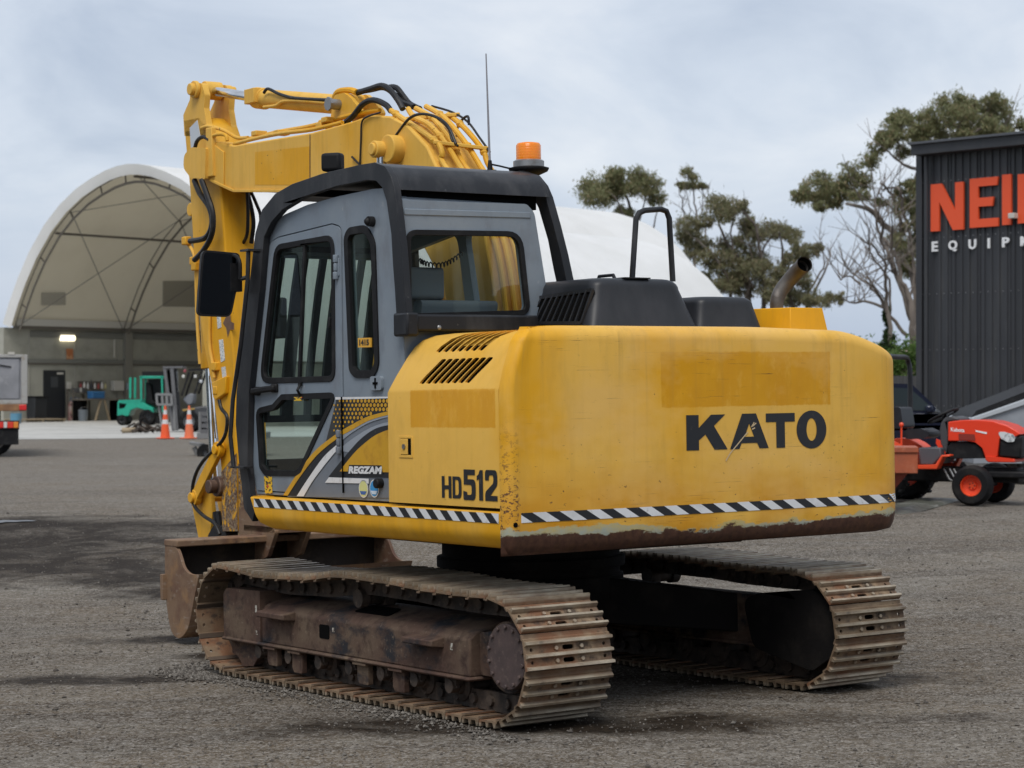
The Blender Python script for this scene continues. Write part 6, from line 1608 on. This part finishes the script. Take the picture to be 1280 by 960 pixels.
def leaf_mat(name, c1, c2, c3):
    m = NT(name); g = m.n('ShaderNodeNewGeometry'); r = g.outputs['Random Per Island']
    c = m.mix(m.ramp(r, 0, .5), c1, c2); c = m.mix(m.ramp(r, .72, .95), c, c3)
    tr = m.n('ShaderNodeBsdfTranslucent'); m.set(tr.inputs[0], c); mxs = m.n('ShaderNodeMixShader'); mxs.inputs[0].default_value = .45
    m.done(c, .55, 0, .3); m.t.links.new(m.b.outputs[0], mxs.inputs[1]); m.t.links.new(tr.outputs[0], mxs.inputs[2]); m.t.links.new(mxs.outputs[0], m.out.inputs['Surface']); return m.m
LEAF = leaf_mat('gum_leaves', (.18,.205,.09), (.24,.24,.125), (.30,.235,.13)); LEAF2 = leaf_mat('brownish_gum_leaves', (.19,.20,.10), (.24,.23,.13), (.29,.23,.14)); GREEN = leaf_mat('hedge_leaves', (.07,.14,.03), (.11,.19,.04), (.14,.18,.06)); IVY = leaf_mat('ivy_leaves', (.025,.05,.015), (.035,.07,.02), (.05,.07,.03))
BARK = pmat('grey_gum_bark', (.15,.125,.105), .85, 0, [((.08,.065,.052), 1.2, .45, .65, (1,1,.3)), ((.26,.23,.20), 2.5, .55, .72)])
RB = random.Random(11)
def leaves(cl, n_scale, size, droop=.5):
    """cl: list of (centre, radii); each clump is a handful of tufts with gaps between them"""
    vs = []; fs = []
    for c, rx, ry, rz in cl:
        nt = max(12, int(46*(rx*rz)**.5))
        for t in range(nt):
            a = RB.uniform(0, 2*pi); zc = RB.uniform(-1, 1); q = RB.uniform(.45, 1.0); s = sqrt(1-zc*zc)
            tc_ = c+Vector((1.12*rx*q*s*cos(a), ry*q*s*sin(a), 1.12*rz*q*zc)); tr = min(rx, rz)*RB.uniform(.25, .55)
            for k in range(int(n_scale)):
                d = Vector((RB.gauss(0,1), RB.gauss(0,1), RB.gauss(0,.75)))*tr*.85
                p = tc_+d; L = size*RB.uniform(.6, 1.3); w = L*.26
                u = Vector((RB.uniform(-1,1), RB.uniform(-1,1), RB.uniform(-1.0,.5)-droop)).normalized(); v = u.cross(Vector((RB.uniform(-1,1), RB.uniform(-1,1), RB.uniform(-1,1)))).normalized()
                o = len(vs); vs += [p-u*L*.5, p+v*w*.5, p+u*L*.5, p-v*w*.5]; fs.append((o, o+1, o+2, o+3))
    return vs, fs
def tree(name, label, px, d, clumps, limbs, leaf, size=.2, dens=34, depth=.8, group=None, stem='trunk', twigs=0):
    """limbs: list of (r0, r1, [(px, py), ...]); clumps: (px, py, rx, ry) in pixels, standing at distance d"""
    base = far_pt(px, d); t = thing(name, label, 'tree', base, 0, group); k = d/FPX
    def loc(u, v, dy=0.0):
        p = CAM+FH*(d+dy)+RGT*((u-640)*k); return Vector((p.x, p.y, hgt(v, d)))-base
    mbs = MB(); tips = []
    for r0, r1, pl in limbs:
        dy0 = 0.0; q = []
        sgn = RB.choice((-1, 1))
        for i, (u, v) in enumerate(pl): q.append(loc(u, v, sgn*i*RB.uniform(.05,.45) if i else 0))
        q = spline(q, 4); n = len(q); q = [p+Vector((RB.gauss(0,.03), RB.gauss(0,.03), 0)) if 0 < i < n-1 else p for i, p in enumerate(q)]
        mbs.tube(q, [(r0+(r1-r0)*i/(n-1))*.58 for i in range(n)], 6)
        for w in range(twigs):
            i = RB.randrange(n//3, n); p = q[i]; dirn = Vector((RB.uniform(-1,1), RB.uniform(-1,1), RB.uniform(.2,1.2))).normalized(); L = RB.uniform(.7,1.9)
            m1 = p+dirn*L*.5+Vector((RB.gauss(0,.1), RB.gauss(0,.1), 0)); e_ = p+dirn*L+Vector((RB.gauss(0,.2), RB.gauss(0,.2), .2)); mbs.tube([p, m1, e_], [.022, .014, .006], 4)
            for z in range(2): mbs.tube([m1, m1+(dirn+Vector((RB.uniform(-.8,.8), RB.uniform(-.8,.8), RB.uniform(-.3,.6)))).normalized()*L*.5], [.011, .005], 3)
    tk = mbs.build(stem, BARK, t, ang=60)
    if clumps:
        cl = [(loc(u, v, RB.uniform(-1,1)*depth*1.5), rx*k, rx*k*.9, ry*k) for u, v, rx, ry in clumps]
        vs, fs = leaves(cl, dens, size); mb = MB(); mb.v = vs; mb.f = fs
        me = bpy.data.meshes.new('crown'); me.from_pydata([tuple(p) for p in vs], [], fs); me.materials.append(leaf); o = bpy.data.objects.new('crown', me); COL.objects.link(o); o.parent = t
    return t
z6 = lambda l: [(700+x/3.556, 180+y/3.556)+tuple(v/3.556 for v in r) for x, y, *r in l]
tree('gum_tree', 'gum tree with dense rounded crown showing above the white shelter, left of the handrail', 790, 128,
     z6([(135,190,52,48), (160,245,60,45), (240,150,45,38), (255,195,62,50), (340,150,45,36), (390,180,50,40), (420,235,45,32), (290,300,42,26), (330,205,50,35), (380,395,40,18), (440,425,25,14), (200,215,50,45)]),
     [(.3,.09,z6([(330,620),(330,480),(325,340),(300,230),(270,180)])), (.16,.05,z6([(328,420),(360,320),(385,230)])), (.14,.05,z6([(330,400),(280,320),(240,240),(190,210)])), (.12,.04,z6([(345,480),(400,420),(420,330),(440,270)]))], LEAF, .24, 52, group='gum trees behind the shelter')
tree('gum_tree', 'thin gum with one small tuft high on bare stems, right of the handrail', 872, 122, z6([(575,140,42,26), (600,180,48,18), (560,175,35,20), (640,180,22,10)]),
     [(.16,.05,z6([(600,560),(605,420),(610,320),(600,240),(590,160)])), (.10,.03,z6([(560,520),(555,380),(545,290),(530,230),(510,160)])), (.10,.03,z6([(640,500),(650,330),(660,240),(670,170)])), (.07,.03,z6([(610,400),(630,300),(632,210)])), (.07,.02,z6([(560,400),(575,300),(560,220)]))], LEAF, .22, 44, twigs=3, group='gum trees behind the shelter')
tree('gum_tree', 'broad brownish gum trees tangle of branches between handrail and exhaust pipe', 955, 110,
     z6([(570,360,55,45), (560,400,40,30), (620,430,75,45), (690,270,50,45), (760,280,60,35), (810,290,40,28), (720,320,50,40), (640,345,50,30), (840,350,45,28), (830,370,50,30), (880,410,45,30), (950,385,60,38), (1000,380,45,30), (1045,415,40,30), (1050,465,35,28), (850,490,70,50), (730,505,65,42), (900,530,60,40), (800,540,60,40), (1030,515,45,35), (700,560,45,30), (880,610,60,35), (780,590,50,30), (1120,480,38,32), (1150,465,25,20), (1090,670,50,45), (940,690,60,30), (1040,690,50,28), (1180,690,32,30), (1225,690,22,25), (990,600,40,40), (600,470,50,35), (650,510,50,30), (760,600,70,40), (840,640,70,40), (930,640,60,40), (1000,660,60,40), (700,640,60,30), (860,560,60,40), (960,560,50,35), (1060,600,50,40), (1110,700,60,25), (760,450,50,40), (820,440,45,35), (640,600,40,30)]),
     [(.3,.08,z6([(840,760),(840,640),(800,520),(740,420),(700,300)])), (.26,.07,z6([(900,780),(905,640),(890,500),(860,380),(800,300)])), (.26,.06,z6([(980,780),(975,640),(985,500),(960,400)])), (.2,.05,z6([(1040,780),(1030,660),(1050,540),(1045,430)])), (.2,.05,z6([(760,740),(750,620),(680,500),(600,420)])), (.16,.04,z6([(1080,760),(1140,640),(1190,520),(1200,470)])), (.12,.03,z6([(1060,720),(1150,590),(1180,520),(1160,400)])), (.16,.05,z6([(930,700),(900,560),(920,440),(1000,380)])), (.14,.04,z6([(860,640),(780,520),(760,400),(770,290)])), (.12,.04,z6([(820,700),(860,560),(830,420)]))], LEAF2, .20, 44, twigs=4, group='gum trees behind the shelter')
z7l = lambda l: [(960+x/4, 100+y/4)+tuple(v/4 for v in r) for x, y, *r in l]
tree('gum_tree', 'large gum tree with a wide dark crown rising behind the black building', 1180, 84,
     z7l([(140,590,40,32), (200,560,48,40), (245,520,60,48), (270,590,60,50), (235,640,35,25), (360,560,55,60), (420,540,75,55), (410,470,55,45), (440,590,50,30), (350,610,50,25), (520,400,42,40), (540,350,45,36), (590,270,65,45), (620,310,60,40), (680,230,70,50), (690,170,48,30), (760,230,70,55), (720,300,55,40), (830,180,80,60), (900,120,70,42), (850,260,90,60), (930,200,90,70), (1000,260,90,50), (1010,150,75,55), (1080,180,90,65), (1130,100,75,36), (1170,150,75,55), (1210,220,60,70), (1180,270,70,45), (960,300,60,28), (880,320,50,24), (1090,280,60,32), (1270,230,30,60), (690,345,36,36), (690,530,45,30), (660,560,30,24), (700,600,40,40), (710,690,42,55), (690,740,30,30), (730,560,40,50), (700,870,45,60), (710,930,40,45), (740,800,30,40), (800,330,60,25), (780,270,60,40), (640,200,50,35), (1000,110,60,30), (1060,240,70,45), (560,310,45,35), (470,500,50,40), (300,540,50,40), (660,640,45,40), (640,820,40,50), (600,600,40,25)]),
     [(.34,.10,[(1150,470),(1148,400),(1143,340),(1128,295),(1108,272),(1090,260),(1070,248)]), (.3,.10,[(1152,440),(1150,360),(1152,300),(1150,250),(1160,200),(1185,160)]), (.16,.06,[(1128,296),(1122,262),(1110,240),(1095,232)]), (.14,.05,[(1145,345),(1135,290),(1122,258),(1118,240),(1108,236),(1094,244)]), (.2,.08,[(1154,330),(1170,240),(1200,180),(1230,160)]), (.16,.06,[(1165,250),(1150,216),(1125,208),(1105,195)]), (.14,.05,[(1200,185),(1225,175),(1250,160)]), (.12,.05,[(1225,200),(1240,175),(1262,150)]), (.1,.04,[(1150,300),(1138,270),(1135,240)])], LEAF, .175, 52, twigs=3, group='gum trees by the black building')
tree('bare_tree', 'bare leafless branches reaching up left of the black building', 1132, 76, [],
     [(.22,.05,[(1139,450),(1138,400),(1135,370),(1120,345),(1106,318),(1098,300),(1092,280),(1070,258)]), (.16,.04,[(1137,390),(1130,350),(1120,310),(1105,290),(1098,262),(1102,240)]), (.12,.03,[(1135,420),(1112,395),(1095,370),(1075,355),(1058,338),(1050,325)]), (.1,.03,[(1112,395),(1110,350),(1085,320),(1080,308)]), (.12,.03,[(1138,400),(1124,360),(1112,330),(1108,290),(1105,262)]), (.1,.03,[(1106,385),(1085,376),(1070,378),(1055,372)]), (.1,.03,[(1140,380),(1145,330),(1135,290)]), (.08,.02,[(1120,340),(1112,300),(1118,268)]), (.08,.02,[(1075,355),(1062,345),(1052,350)])], LEAF, twigs=9, group='trees by the black building')
tree('ivy_tree', 'slender trunk wrapped in dark green ivy behind the excavator at the right', 1113, 70, [(1107,392,3.5,14), (1109,410,4.5,13), (1112,428,8,12), (1116,442,12,12), (1105,440,8,10), (1120,452,14,10)],
     [(.16,.05,[(1113,470),(1110,420),(1107,385),(1104,350),(1098,325),(1080,308)]), (.1,.03,[(1109,400),(1100,375),(1085,355),(1068,340)])], IVY, .16, 60, .2, twigs=6, group='trees by the black building')
# hedge behind the fence, pale house beyond
hb = far_pt(1128, 63); k_ = 63/FPX
cl = [(Vector((0,0,0))+RGT*x+Vector((0,0,1.75+.25*sin(x*3))), .55, .5, .75) for x in [-2.4+.4*i for i in range(13)]]
vs, fs = leaves(cl, 60, .16, 0); me = bpy.data.meshes.new('hedge'); me.from_pydata([tuple(p) for p in vs], [], fs); me.materials.append(GREEN); o = bpy.data.objects.new('hedge', me); COL.objects.link(o); o.location = hb; tag(o, 'bright green hedge above the dark fence at the right', 'hedge')
hs = view_thing('far_house', 'low pale house beyond the hedge in the gap at the right', 'house', 1125, 120)
mb = MB(); mb.box((-3,0,0), (4,6,2.6)); mb.build('wall', pmat('pinkish_wall', (.42,.30,.25), .8), hs)
mb = MB(); mb.prism([(-.4,2.6), (6.4,2.6), (3,3.6)], -3.3, 4.3, lambda u, v, w: Vector((w, u, v))); mb.build('roof', pmat('house_roof', (.30,.22,.19), .8), hs)
for x in (-1.6, 1.6): mb = MB(); mb.box((x-.5,-.04,1.0), (x+.5,.0,2.1)); mb.build('window', GLS, hs)

# ---- truck at the left edge, seen from behind
tk = view_thing('tray_truck', 'grey box truck cut off by the left border, seen from behind', 'truck', 33, 43.8, radians(14))
k_ = 43.8/FPX; X_ = lambda px: (px-33)*k_; Z_ = lambda py: hgt(py, 43.8)-ZFAR
TG = pmat('truck_grey', (.26,.265,.285), .5, 0, [((.2,.205,.22), 1.5, .45, .65), ((.34,.34,.35), 5, .55, .7)])
mb = MB(); mb.box((-2.3,0,Z_(505)), (0,4.5,Z_(445.5))); mb.build('box_body', TG, tk, bevel=.015)
FRM = pmat('pale_frame', (.36,.355,.34), .55, 0, [((.25,.2,.15), 4, .55, .7)])
mb = MB(); mb.box((-2.32,-.05,Z_(447)), (.02,.02,Z_(443.5))); mb.box((-.10,-.05,Z_(505)), (.02,.02,Z_(447))); mb.box((-2.3,-.045,Z_(505)), (-.1,.015,Z_(500))); mb.box((-2.32,-.05,Z_(505)), (-2.2,.02,Z_(447))); mb.build('rear_frame', FRM, tk, bevel=.008)
for a, b in ((-2.18,-1.15), (-1.11,-.14)): mb = MB(); mb.box((a,-.028,Z_(499)), (b,.01,Z_(449))); mb.build('rear_door', TG, tk, bevel=.012)
mb = MB(); mb.tube([(-.95,-.04,Z_(455)), (-.6,-.05,Z_(456)), (-.3,-.04,Z_(459))], .012, 6); mb.build('strap', M['rubber'], tk)
mb = MB(); mb.box((-2.3,-.06,Z_(514)), (-.0,.06,Z_(505.5))); mb.build('sill', pmat('rusty_sill', (.30,.16,.07), .7, 0, [((.2,.1,.05), 4, .45, .6)]), tk, bevel=.01)
mb = MB(); mb.box((-.14,-.09,Z_(513)), (.0,-.062,Z_(506))); mb.build('side_lamp', pmat('red_lamp', (.62,.03,.03), .25), tk, bevel=.01)
mb = MB(); mb.cbox((-.3,-.03,Z_(442)), (.13,.06,.05)); mb.build('top_lamp', M['offwhite'], tk)
mb = MB(); mb.box((-2.1,.3,Z_(530)), (-.5,4.4,Z_(514))); mb.build('chassis', M['rubber'], tk)
mb = MB(); mb.box((-2.2,-.03,Z_(537)), (-.14,.05,Z_(526))); mb.build('rear_bumper', M['rubber'], tk, bevel=.01)
for a, b, c in ((0,5,(.65,.04,.03)), (5.3,9.5,(.62,.60,.58)), (9.8,17,(.65,.05,.03)), (17.3,23,(.72,.24,.04))):
    mb = MB(); mb.box((X_(a),-.06,Z_(535)), (X_(b),-.032,Z_(527.5))); mb.build('tail_light', pmat('tail_lens', c, .25), tk, bevel=.006)
mb = MB(); mb.box((X_(-12),-.01,Z_(556)), (X_(23.5),.01,Z_(537))); mb.build('mudflap', M['rubber'], tk)
for x in (-2.05, -.62):
    for y in (.45,): wheel(tk, (x, y, .36), .36, .5 if False else .24, .22, M['steel']).rotation_euler.z = 0
for ob in [c for c in tk.children if c.name.startswith('wheel')]: pass
# ---- traffic cones
CONE = pmat('orange_cone_plastic', (.80,.10,.02), .45, 0, [((.65,.09,.03), 4, .5, .7)]); REFL = pmat('reflective_band', (.62,.62,.62), .4)
def cone_parts(t, mat):
    mb = MB(); mb.box((-.19,-.19,0), (.19,.19,.035)); mb.build('base', mat, t, bevel=.02)
    r = lambda z: .135-.108*(z-.035)/.865
    for nm, a, b, m_ in (('cone_body', .036,.40,mat), ('reflective_band', .40,.52,REFL), ('cone_body', .52,.66,mat), ('reflective_band', .66,.78,REFL), ('cone_body', .78,.90,mat)):
        mb = MB(); mb.lathe([(r(a)*.8,a), (r(a),a), (r(b),b), (r(b)*.8,b)], 20); mb.build(nm, m_, t)
c1 = thing('traffic_cone', 'bright orange traffic cone with two white bands, left one of the pair', 'traffic cone', far_pt(206.5, 59, .004), 0, 'traffic cones on the apron'); cone_parts(c1, CONE)
c2_ = thing('traffic_cone', 'paler orange traffic cone nearer the yellow excavator arm', 'traffic cone', far_pt(236.5, 59, .004), .3, 'traffic cones on the apron'); cone_parts(c2_, pmat('faded_cone_plastic', (.74,.17,.07), .5))
# ---- green forklift, side view, mast to the right
gf = view_thing('forklift', 'teal green forklift parked by the shelter wall', 'forklift', 146, 80.0); k_ = 80/FPX; X_ = lambda px: (px-146)*k_; Z_ = lambda py: hgt(py, 80.0)-ZFAR
TEAL = pmat('teal_paint', (.015,.33,.22), .35, 0, [((.012,.25,.17), 3, .5, .7)])
z1 = lambda l: [(X_(130+x/8), Z_(430+y/8)) for x, y in l]
pl = z1([(130,720), (135,580), (150,562), (360,555), (385,580), (430,610), (490,640), (498,690), (430,690), (400,660), (330,640), (270,660), (250,715), (215,725)])
mb = MB(); mb.prism(pl, 0, 1.1, V3); mb.build('body', TEAL, gf, bevel=.05, seg=3)
mb = MB(); mb.prism(z1([(150,590), (225,600), (205,640), (152,650)]), -.006, 1.1, V3); mb.build('vent', M['void'], gf)
mb = MB(); mb.prism(z1([(130,722), (225,726), (235,780), (205,795), (140,770)]), .05, 1.05, V3); mb.prism(z1([(380,700), (500,700), (560,800), (400,800)]), .1, 1.0, V3); mb.build('underframe', M['rubber'], gf, bevel=.02)
for y in (.02, 1.04):
    for a, b in ((247,330),): mb = MB(); mb.bar((X_(130+262/8), y, Z_(430+545/8)), (X_(130+264/8), y, Z_(430+335/8)), .10, .08); mb.build('rear_post', TEAL, gf)
    mb = MB(); mb.bar((X_(130+372/8), y, Z_(430+575/8)), (X_(130+370/8), y, Z_(430+320/8)), .08, .07); mb.build('cab_post', TEAL, gf)
    mb = MB(); mb.bar((X_(130+590/8), y, Z_(430+680/8)), (X_(130+578/8), y, Z_(430+325/8)), .08, .06); mb.build('cab_post', TEAL, gf)
mb = MB(); mb.box((X_(130+355/8),-.02,Z_(430+345/8)), (X_(130+595/8),1.1,Z_(430+320/8))); mb.build('roof_frame', TEAL, gf, bevel=.01)
mb = MB(); mb.box((X_(130+380/8),.0,Z_(430+318/8)), (X_(130+585/8),1.08,Z_(430+275/8))); mb.build('roof_guard', M['rubber'], gf)
mb = MB(); mb.prism(z1([(400,600), (400,380), (450,400), (470,560), (520,600)]), .3, .8, V3); mb.build('seat', M['rubber'], gf, bevel=.03)
mb = MB(); mb.prism(z1([(395,590), (395,350), (570,350), (575,640), (500,640)]), 1.02, 1.08, V3); mb.build('far_panel', M['darkdoor'], gf)
for px, r, nm in ((180/8,.20,'rear_wheel'), (430/8,.30,'front_wheel')):
    for y in (.08, 1.02): wheel(gf, (X_(130+px), y, r), r, .2, r*.5, M['steel'] if r < .25 else M['darkdoor'], nm)
mb = MB(); mb.box((X_(130+600/8),.2,.1), (X_(130+640/8),.9,Z_(430+300/8))); mb.build('mast', M['truss'], gf)
# ---- dark forklift with its mast to the left
df = view_thing('forklift', 'dark grey forklift with load guard, standing behind the two cones', 'forklift', 200, 68.0); k_ = 68/FPX; X_ = lambda px: (px-200)*k_; Z_ = lambda py: hgt(py, 68.0)-ZFAR
z1 = lambda l: [(X_(130+x/8), Z_(430+y/8)) for x, y in l]
MST = pmat('grey_mast_steel', (.15,.15,.155), .5, .4)
for y in (.12, .85):
    mb = MB(); mb.prism(z1([(580,225), (610,225), (700,870), (672,870)]), y, y+.08, V3); mb.build('mast_rail', MST, df)
    mb = MB(); mb.prism(z1([(652,225), (685,225), (740,860), (705,860)]), y, y+.08, V3); mb.build('mast_rail', MST, df)
mb = MB(); mb.prism(z1([(580,225), (780,222), (782,240), (582,243)]), .1, .95, V3); mb.build('top_guard', MST, df)
mb = MB(); mb.prism(z1([(690,270), (715,270), (722,480), (700,480)]), .45, .55, V3); mb.build('lift_rod', M['chrome'], df)
mb = MB(); mb.prism(z1([(615,260), (650,260), (705,850), (660,850)]), .3, .75, V3); mb.build('mast_chain', M['void'], df)
LGB = pmat('guard_steel', (.22,.22,.22), .5, .3)
for a, b in (((520,505),(675,505)), ((530,605),(685,608))): q = z1([a, b]); mb = MB(); mb.bar((q[0][0],.0,q[0][1]), (q[1][0],.0,q[1][1]), .08, .07); mb.build('guard_bar', LGB, df)
for x in (525, 580, 625, 672): q = z1([(x,505), (x+8,610)]); mb = MB(); mb.bar((q[0][0],.0,q[0][1]), (q[1][0],.0,q[1][1]), .06, .07); mb.build('guard_bar', LGB, df)
mb = MB(); mb.prism(z1([(535,620), (550,620), (580,830), (560,830)]), .1, .2, V3); mb.prism(z1([(680,610), (700,620), (715,850), (690,850)]), .1, .9, V3); mb.build('carriage', LGB, df)
mb = MB(); mb.prism(z1([(780,650), (1000,620), (1090,640), (1100,860), (960,880), (950,760), (900,690), (820,690), (770,760)]), .05, 1.1, V3); mb.build('body', pmat('dark_forklift_paint', (.045,.047,.052), .45), df, bevel=.04)
mb = MB(); mb.prism(z1([(780,655), (900,640), (910,655), (790,672)]), .0, .1, V3); mb.build('trim', pmat('ochre_trim', (.35,.22,.05), .5), df)
mb = MB(); mb.prism(z1([(770,555), (850,490), (890,500), (880,600), (830,620)]), .2, .9, V3); mb.build('seat', pmat('grey_seat', (.17,.18,.20), .6), df, bevel=.05)
for a, b in (((770,520),(850,280)), ((900,500),(980,270))):
    q = z1([a, b])
    for y in (.1, 1.0): mb = MB(); mb.bar((q[0][0],y,q[0][1]), (q[1][0],y,q[1][1]), .07, .06); mb.build('roof_post', M['rubber'], df)
mb = MB(); mb.prism(z1([(840,270), (1010,262), (1010,240), (842,250)]), .08, 1.05, V3); mb.build('roof_guard', M['rubber'], df)
for u, v, c in ((805,270,(.25,.05,.06)), (790,325,(.55,.55,.5)), (910,325,(.5,.5,.48)), (965,375,(.5,.52,.55))): q = z1([(u, v)])[0]; mb = MB(); mb.cbox((q[0], .1, q[1]), (.09,.1,.10)); mb.build('work_light', pmat('lamp_part', c, .4), df, bevel=.02)
for u, v, r in ((850,770,.33), (1040,800,.24)):
    q = z1([(u, v)])[0]
    for y in (.06, 1.06): wheel(df, (q[0], y, r), r, .22, r*.55, MST)
# ---- grey machine or trailer beside the arm
gt = view_thing('small_trailer', 'small grey trailer with a slatted side, partly hidden by the excavator arm', 'trailer', 250, 44.0); k_ = 44/FPX; X_ = lambda px: (px-250)*k_; Z_ = lambda py: hgt(py, 44.0)-ZFAR
mb = MB(); mb.box((X_(246),0,Z_(549)), (X_(330),1.2,Z_(541))); mb.prism([(X_(232),Z_(553)), (X_(250),Z_(556)), (X_(250),Z_(561)), (X_(234),Z_(557))], .4, .8, V3); mb.build('bed', LGB, gt, bevel=.01)
for v in (517, 524.5, 532, 539): mb = MB(); mb.box((X_(250.5),0,Z_(v+2.8)), (X_(330),.04,Z_(v-2))); mb.build('slat', MST, gt)
for u in (249.5, 262, 285, 310): mb = MB(); mb.box((X_(u)-.03,.041,Z_(549)), (X_(u)+.03,.09,Z_(515))); mb.build('post', LGB, gt)
for u in (257, 300):
    for y in (.0, 1.1): wheel(gt, (X_(u), y, Z_(566)), Z_(566)-.0, .17, .16, MST)
mb = MB(); mb.tube([(X_(238),.5,Z_(560)), (X_(241),.5,Z_(566)), (X_(243),.5,Z_(572))], .05, 8); mb.build('jockey_stand', LGB, gt)
# ---- timber and rods on the apron
tmb = view_thing('timber_offcut', 'pale round timber offcut lying on the apron before the green forklift', 'timber', 165, 66.0)
mb = MB(); mb.tube([(-.30,0,.09), (0,.02,.10), (.32,.1,.11)], [.085,.08,.075], 10); mb.build('log', M['wood'], tmb)
rp2 = view_thing('scrap_heap', 'heap of dark scrap iron rods beside the pale timber', 'scrap heap', 182, 66.0)
for i in range(11):
    a = RB.uniform(-.3,.3); x = RB.uniform(-.45,.45); mb = MB(); L = RB.uniform(.35,.9); z = RB.uniform(.03,.1)
    mb.tube([(x-L*cos(a)*.5, RB.uniform(-.2,.2), z), (x, 0, z+RB.uniform(.05,.25)), (x+L*cos(a)*.5, RB.uniform(-.2,.2), z)], .032, 6); mb.build('rod', M['chain'], rp2)
mb = MB(); mb.tube([(-.16,0,.02), (-.16,0,.42), (-.02,0,.48), (.1,0,.30)], .05, 8); mb.build('bent_pipe', M['dark'], rp2)
# ---- unseen sheds added left of and behind the camera, for cab glass and mirror to reflect
M['strip'] = pmat('pale_green_sheet', (.50,.58,.53), .7); M['shedwall'] = pmat('dark_shed_wall', (.06,.065,.07), .7)
def shed(name, label, x, y, rz, L, D, H, alt):
    t = thing(name, label, 'shed', (x, y, 0), rz)
    mb = MB(); mb.box((0,.05,-.3), (L,D,H)); mb.build('wall', M['shedwall'], t)
    mb = MB(); mb.prism([(-.4,H+.01), (D+.4,H+.01), (D/2,H+1.3)], -.3, L+.3, lambda u, v, w: Vector((w, u, v))); mb.build('roof', M['truss'], t)
    mb = MB(); mb.box((0,-.03,0), (.75,.04,H-.4)); me = mb.mesh('wall_sheet', M['strip'])
    for i in range(int(L/2.4)):
        if alt and i % 3 == 2: continue
        o = bpy.data.objects.new('wall_sheet', me); COL.objects.link(o); o.parent = t; o.location.x = .5+2.4*i
    return t
shed('side_shed', 'long dark shed with pale green wall sheets, outside the picture on the left', -19, -2, radians(90), 46, 9, 5.5, False)
shed('rear_shed', 'wide dark shed with a few pale sheets, behind the viewpoint', 22, -34, radians(172), 44, 10, 6.0, True)

# ---- more workshop clutter along the shelter wall
rk = near_wall('parts_rack', 'dark open rack with boxes and parts left of the trestle legs', 'rack', 98, -.45)
for x in (-.42, .42):
    for y in (-.2, .2): mb = MB(); mb.box((x-.03,y-.03,0), (x+.03,y+.03,1.3)); mb.build('post', M['truss'], rk)
for z in (.25, .7, 1.15): mb = MB(); mb.box((-.45,-.24,z), (.45,.24,z+.03)); mb.build('shelf', M['truss'], rk)
for i, (x, z, w, h, c) in enumerate(((-.25,.282,.3,.3,(.20,.16,.10)), (.12,.282,.25,.22,(.05,.05,.06)), (-.2,.732,.25,.25,(.10,.12,.16)), (.2,.732,.3,.18,(.30,.09,.04)), (0,1.182,.5,.2,(.08,.08,.08)))):
    b = near_wall('carton', ['brown carton on the lowest shelf of the dark rack', 'black carton on the lowest shelf of the dark rack', 'slate blue carton on the middle shelf of the dark rack', 'rust red carton on the middle shelf of the dark rack', 'long dark carton on top of the rack'][i], 'carton', 98, -.45)
    b.location += Vector((cos(b.rotation_euler.z)*x, sin(b.rotation_euler.z)*x, z)); tag(b, group='cartons on the rack')
    mb = MB(); mb.box((-w/2,-.16,0), (w/2,.16,h)); mb.build('carton_body', pmat('carton', c, .7, 0, [((.05,.05,.05), 5, .5, .7)]), b, bevel=.01)
    mb = MB(); mb.box((-w*.1,-.162,h*.1), (w*.1,.162,h+.003)); mb.build('packing_tape', M['offwhite'], b)
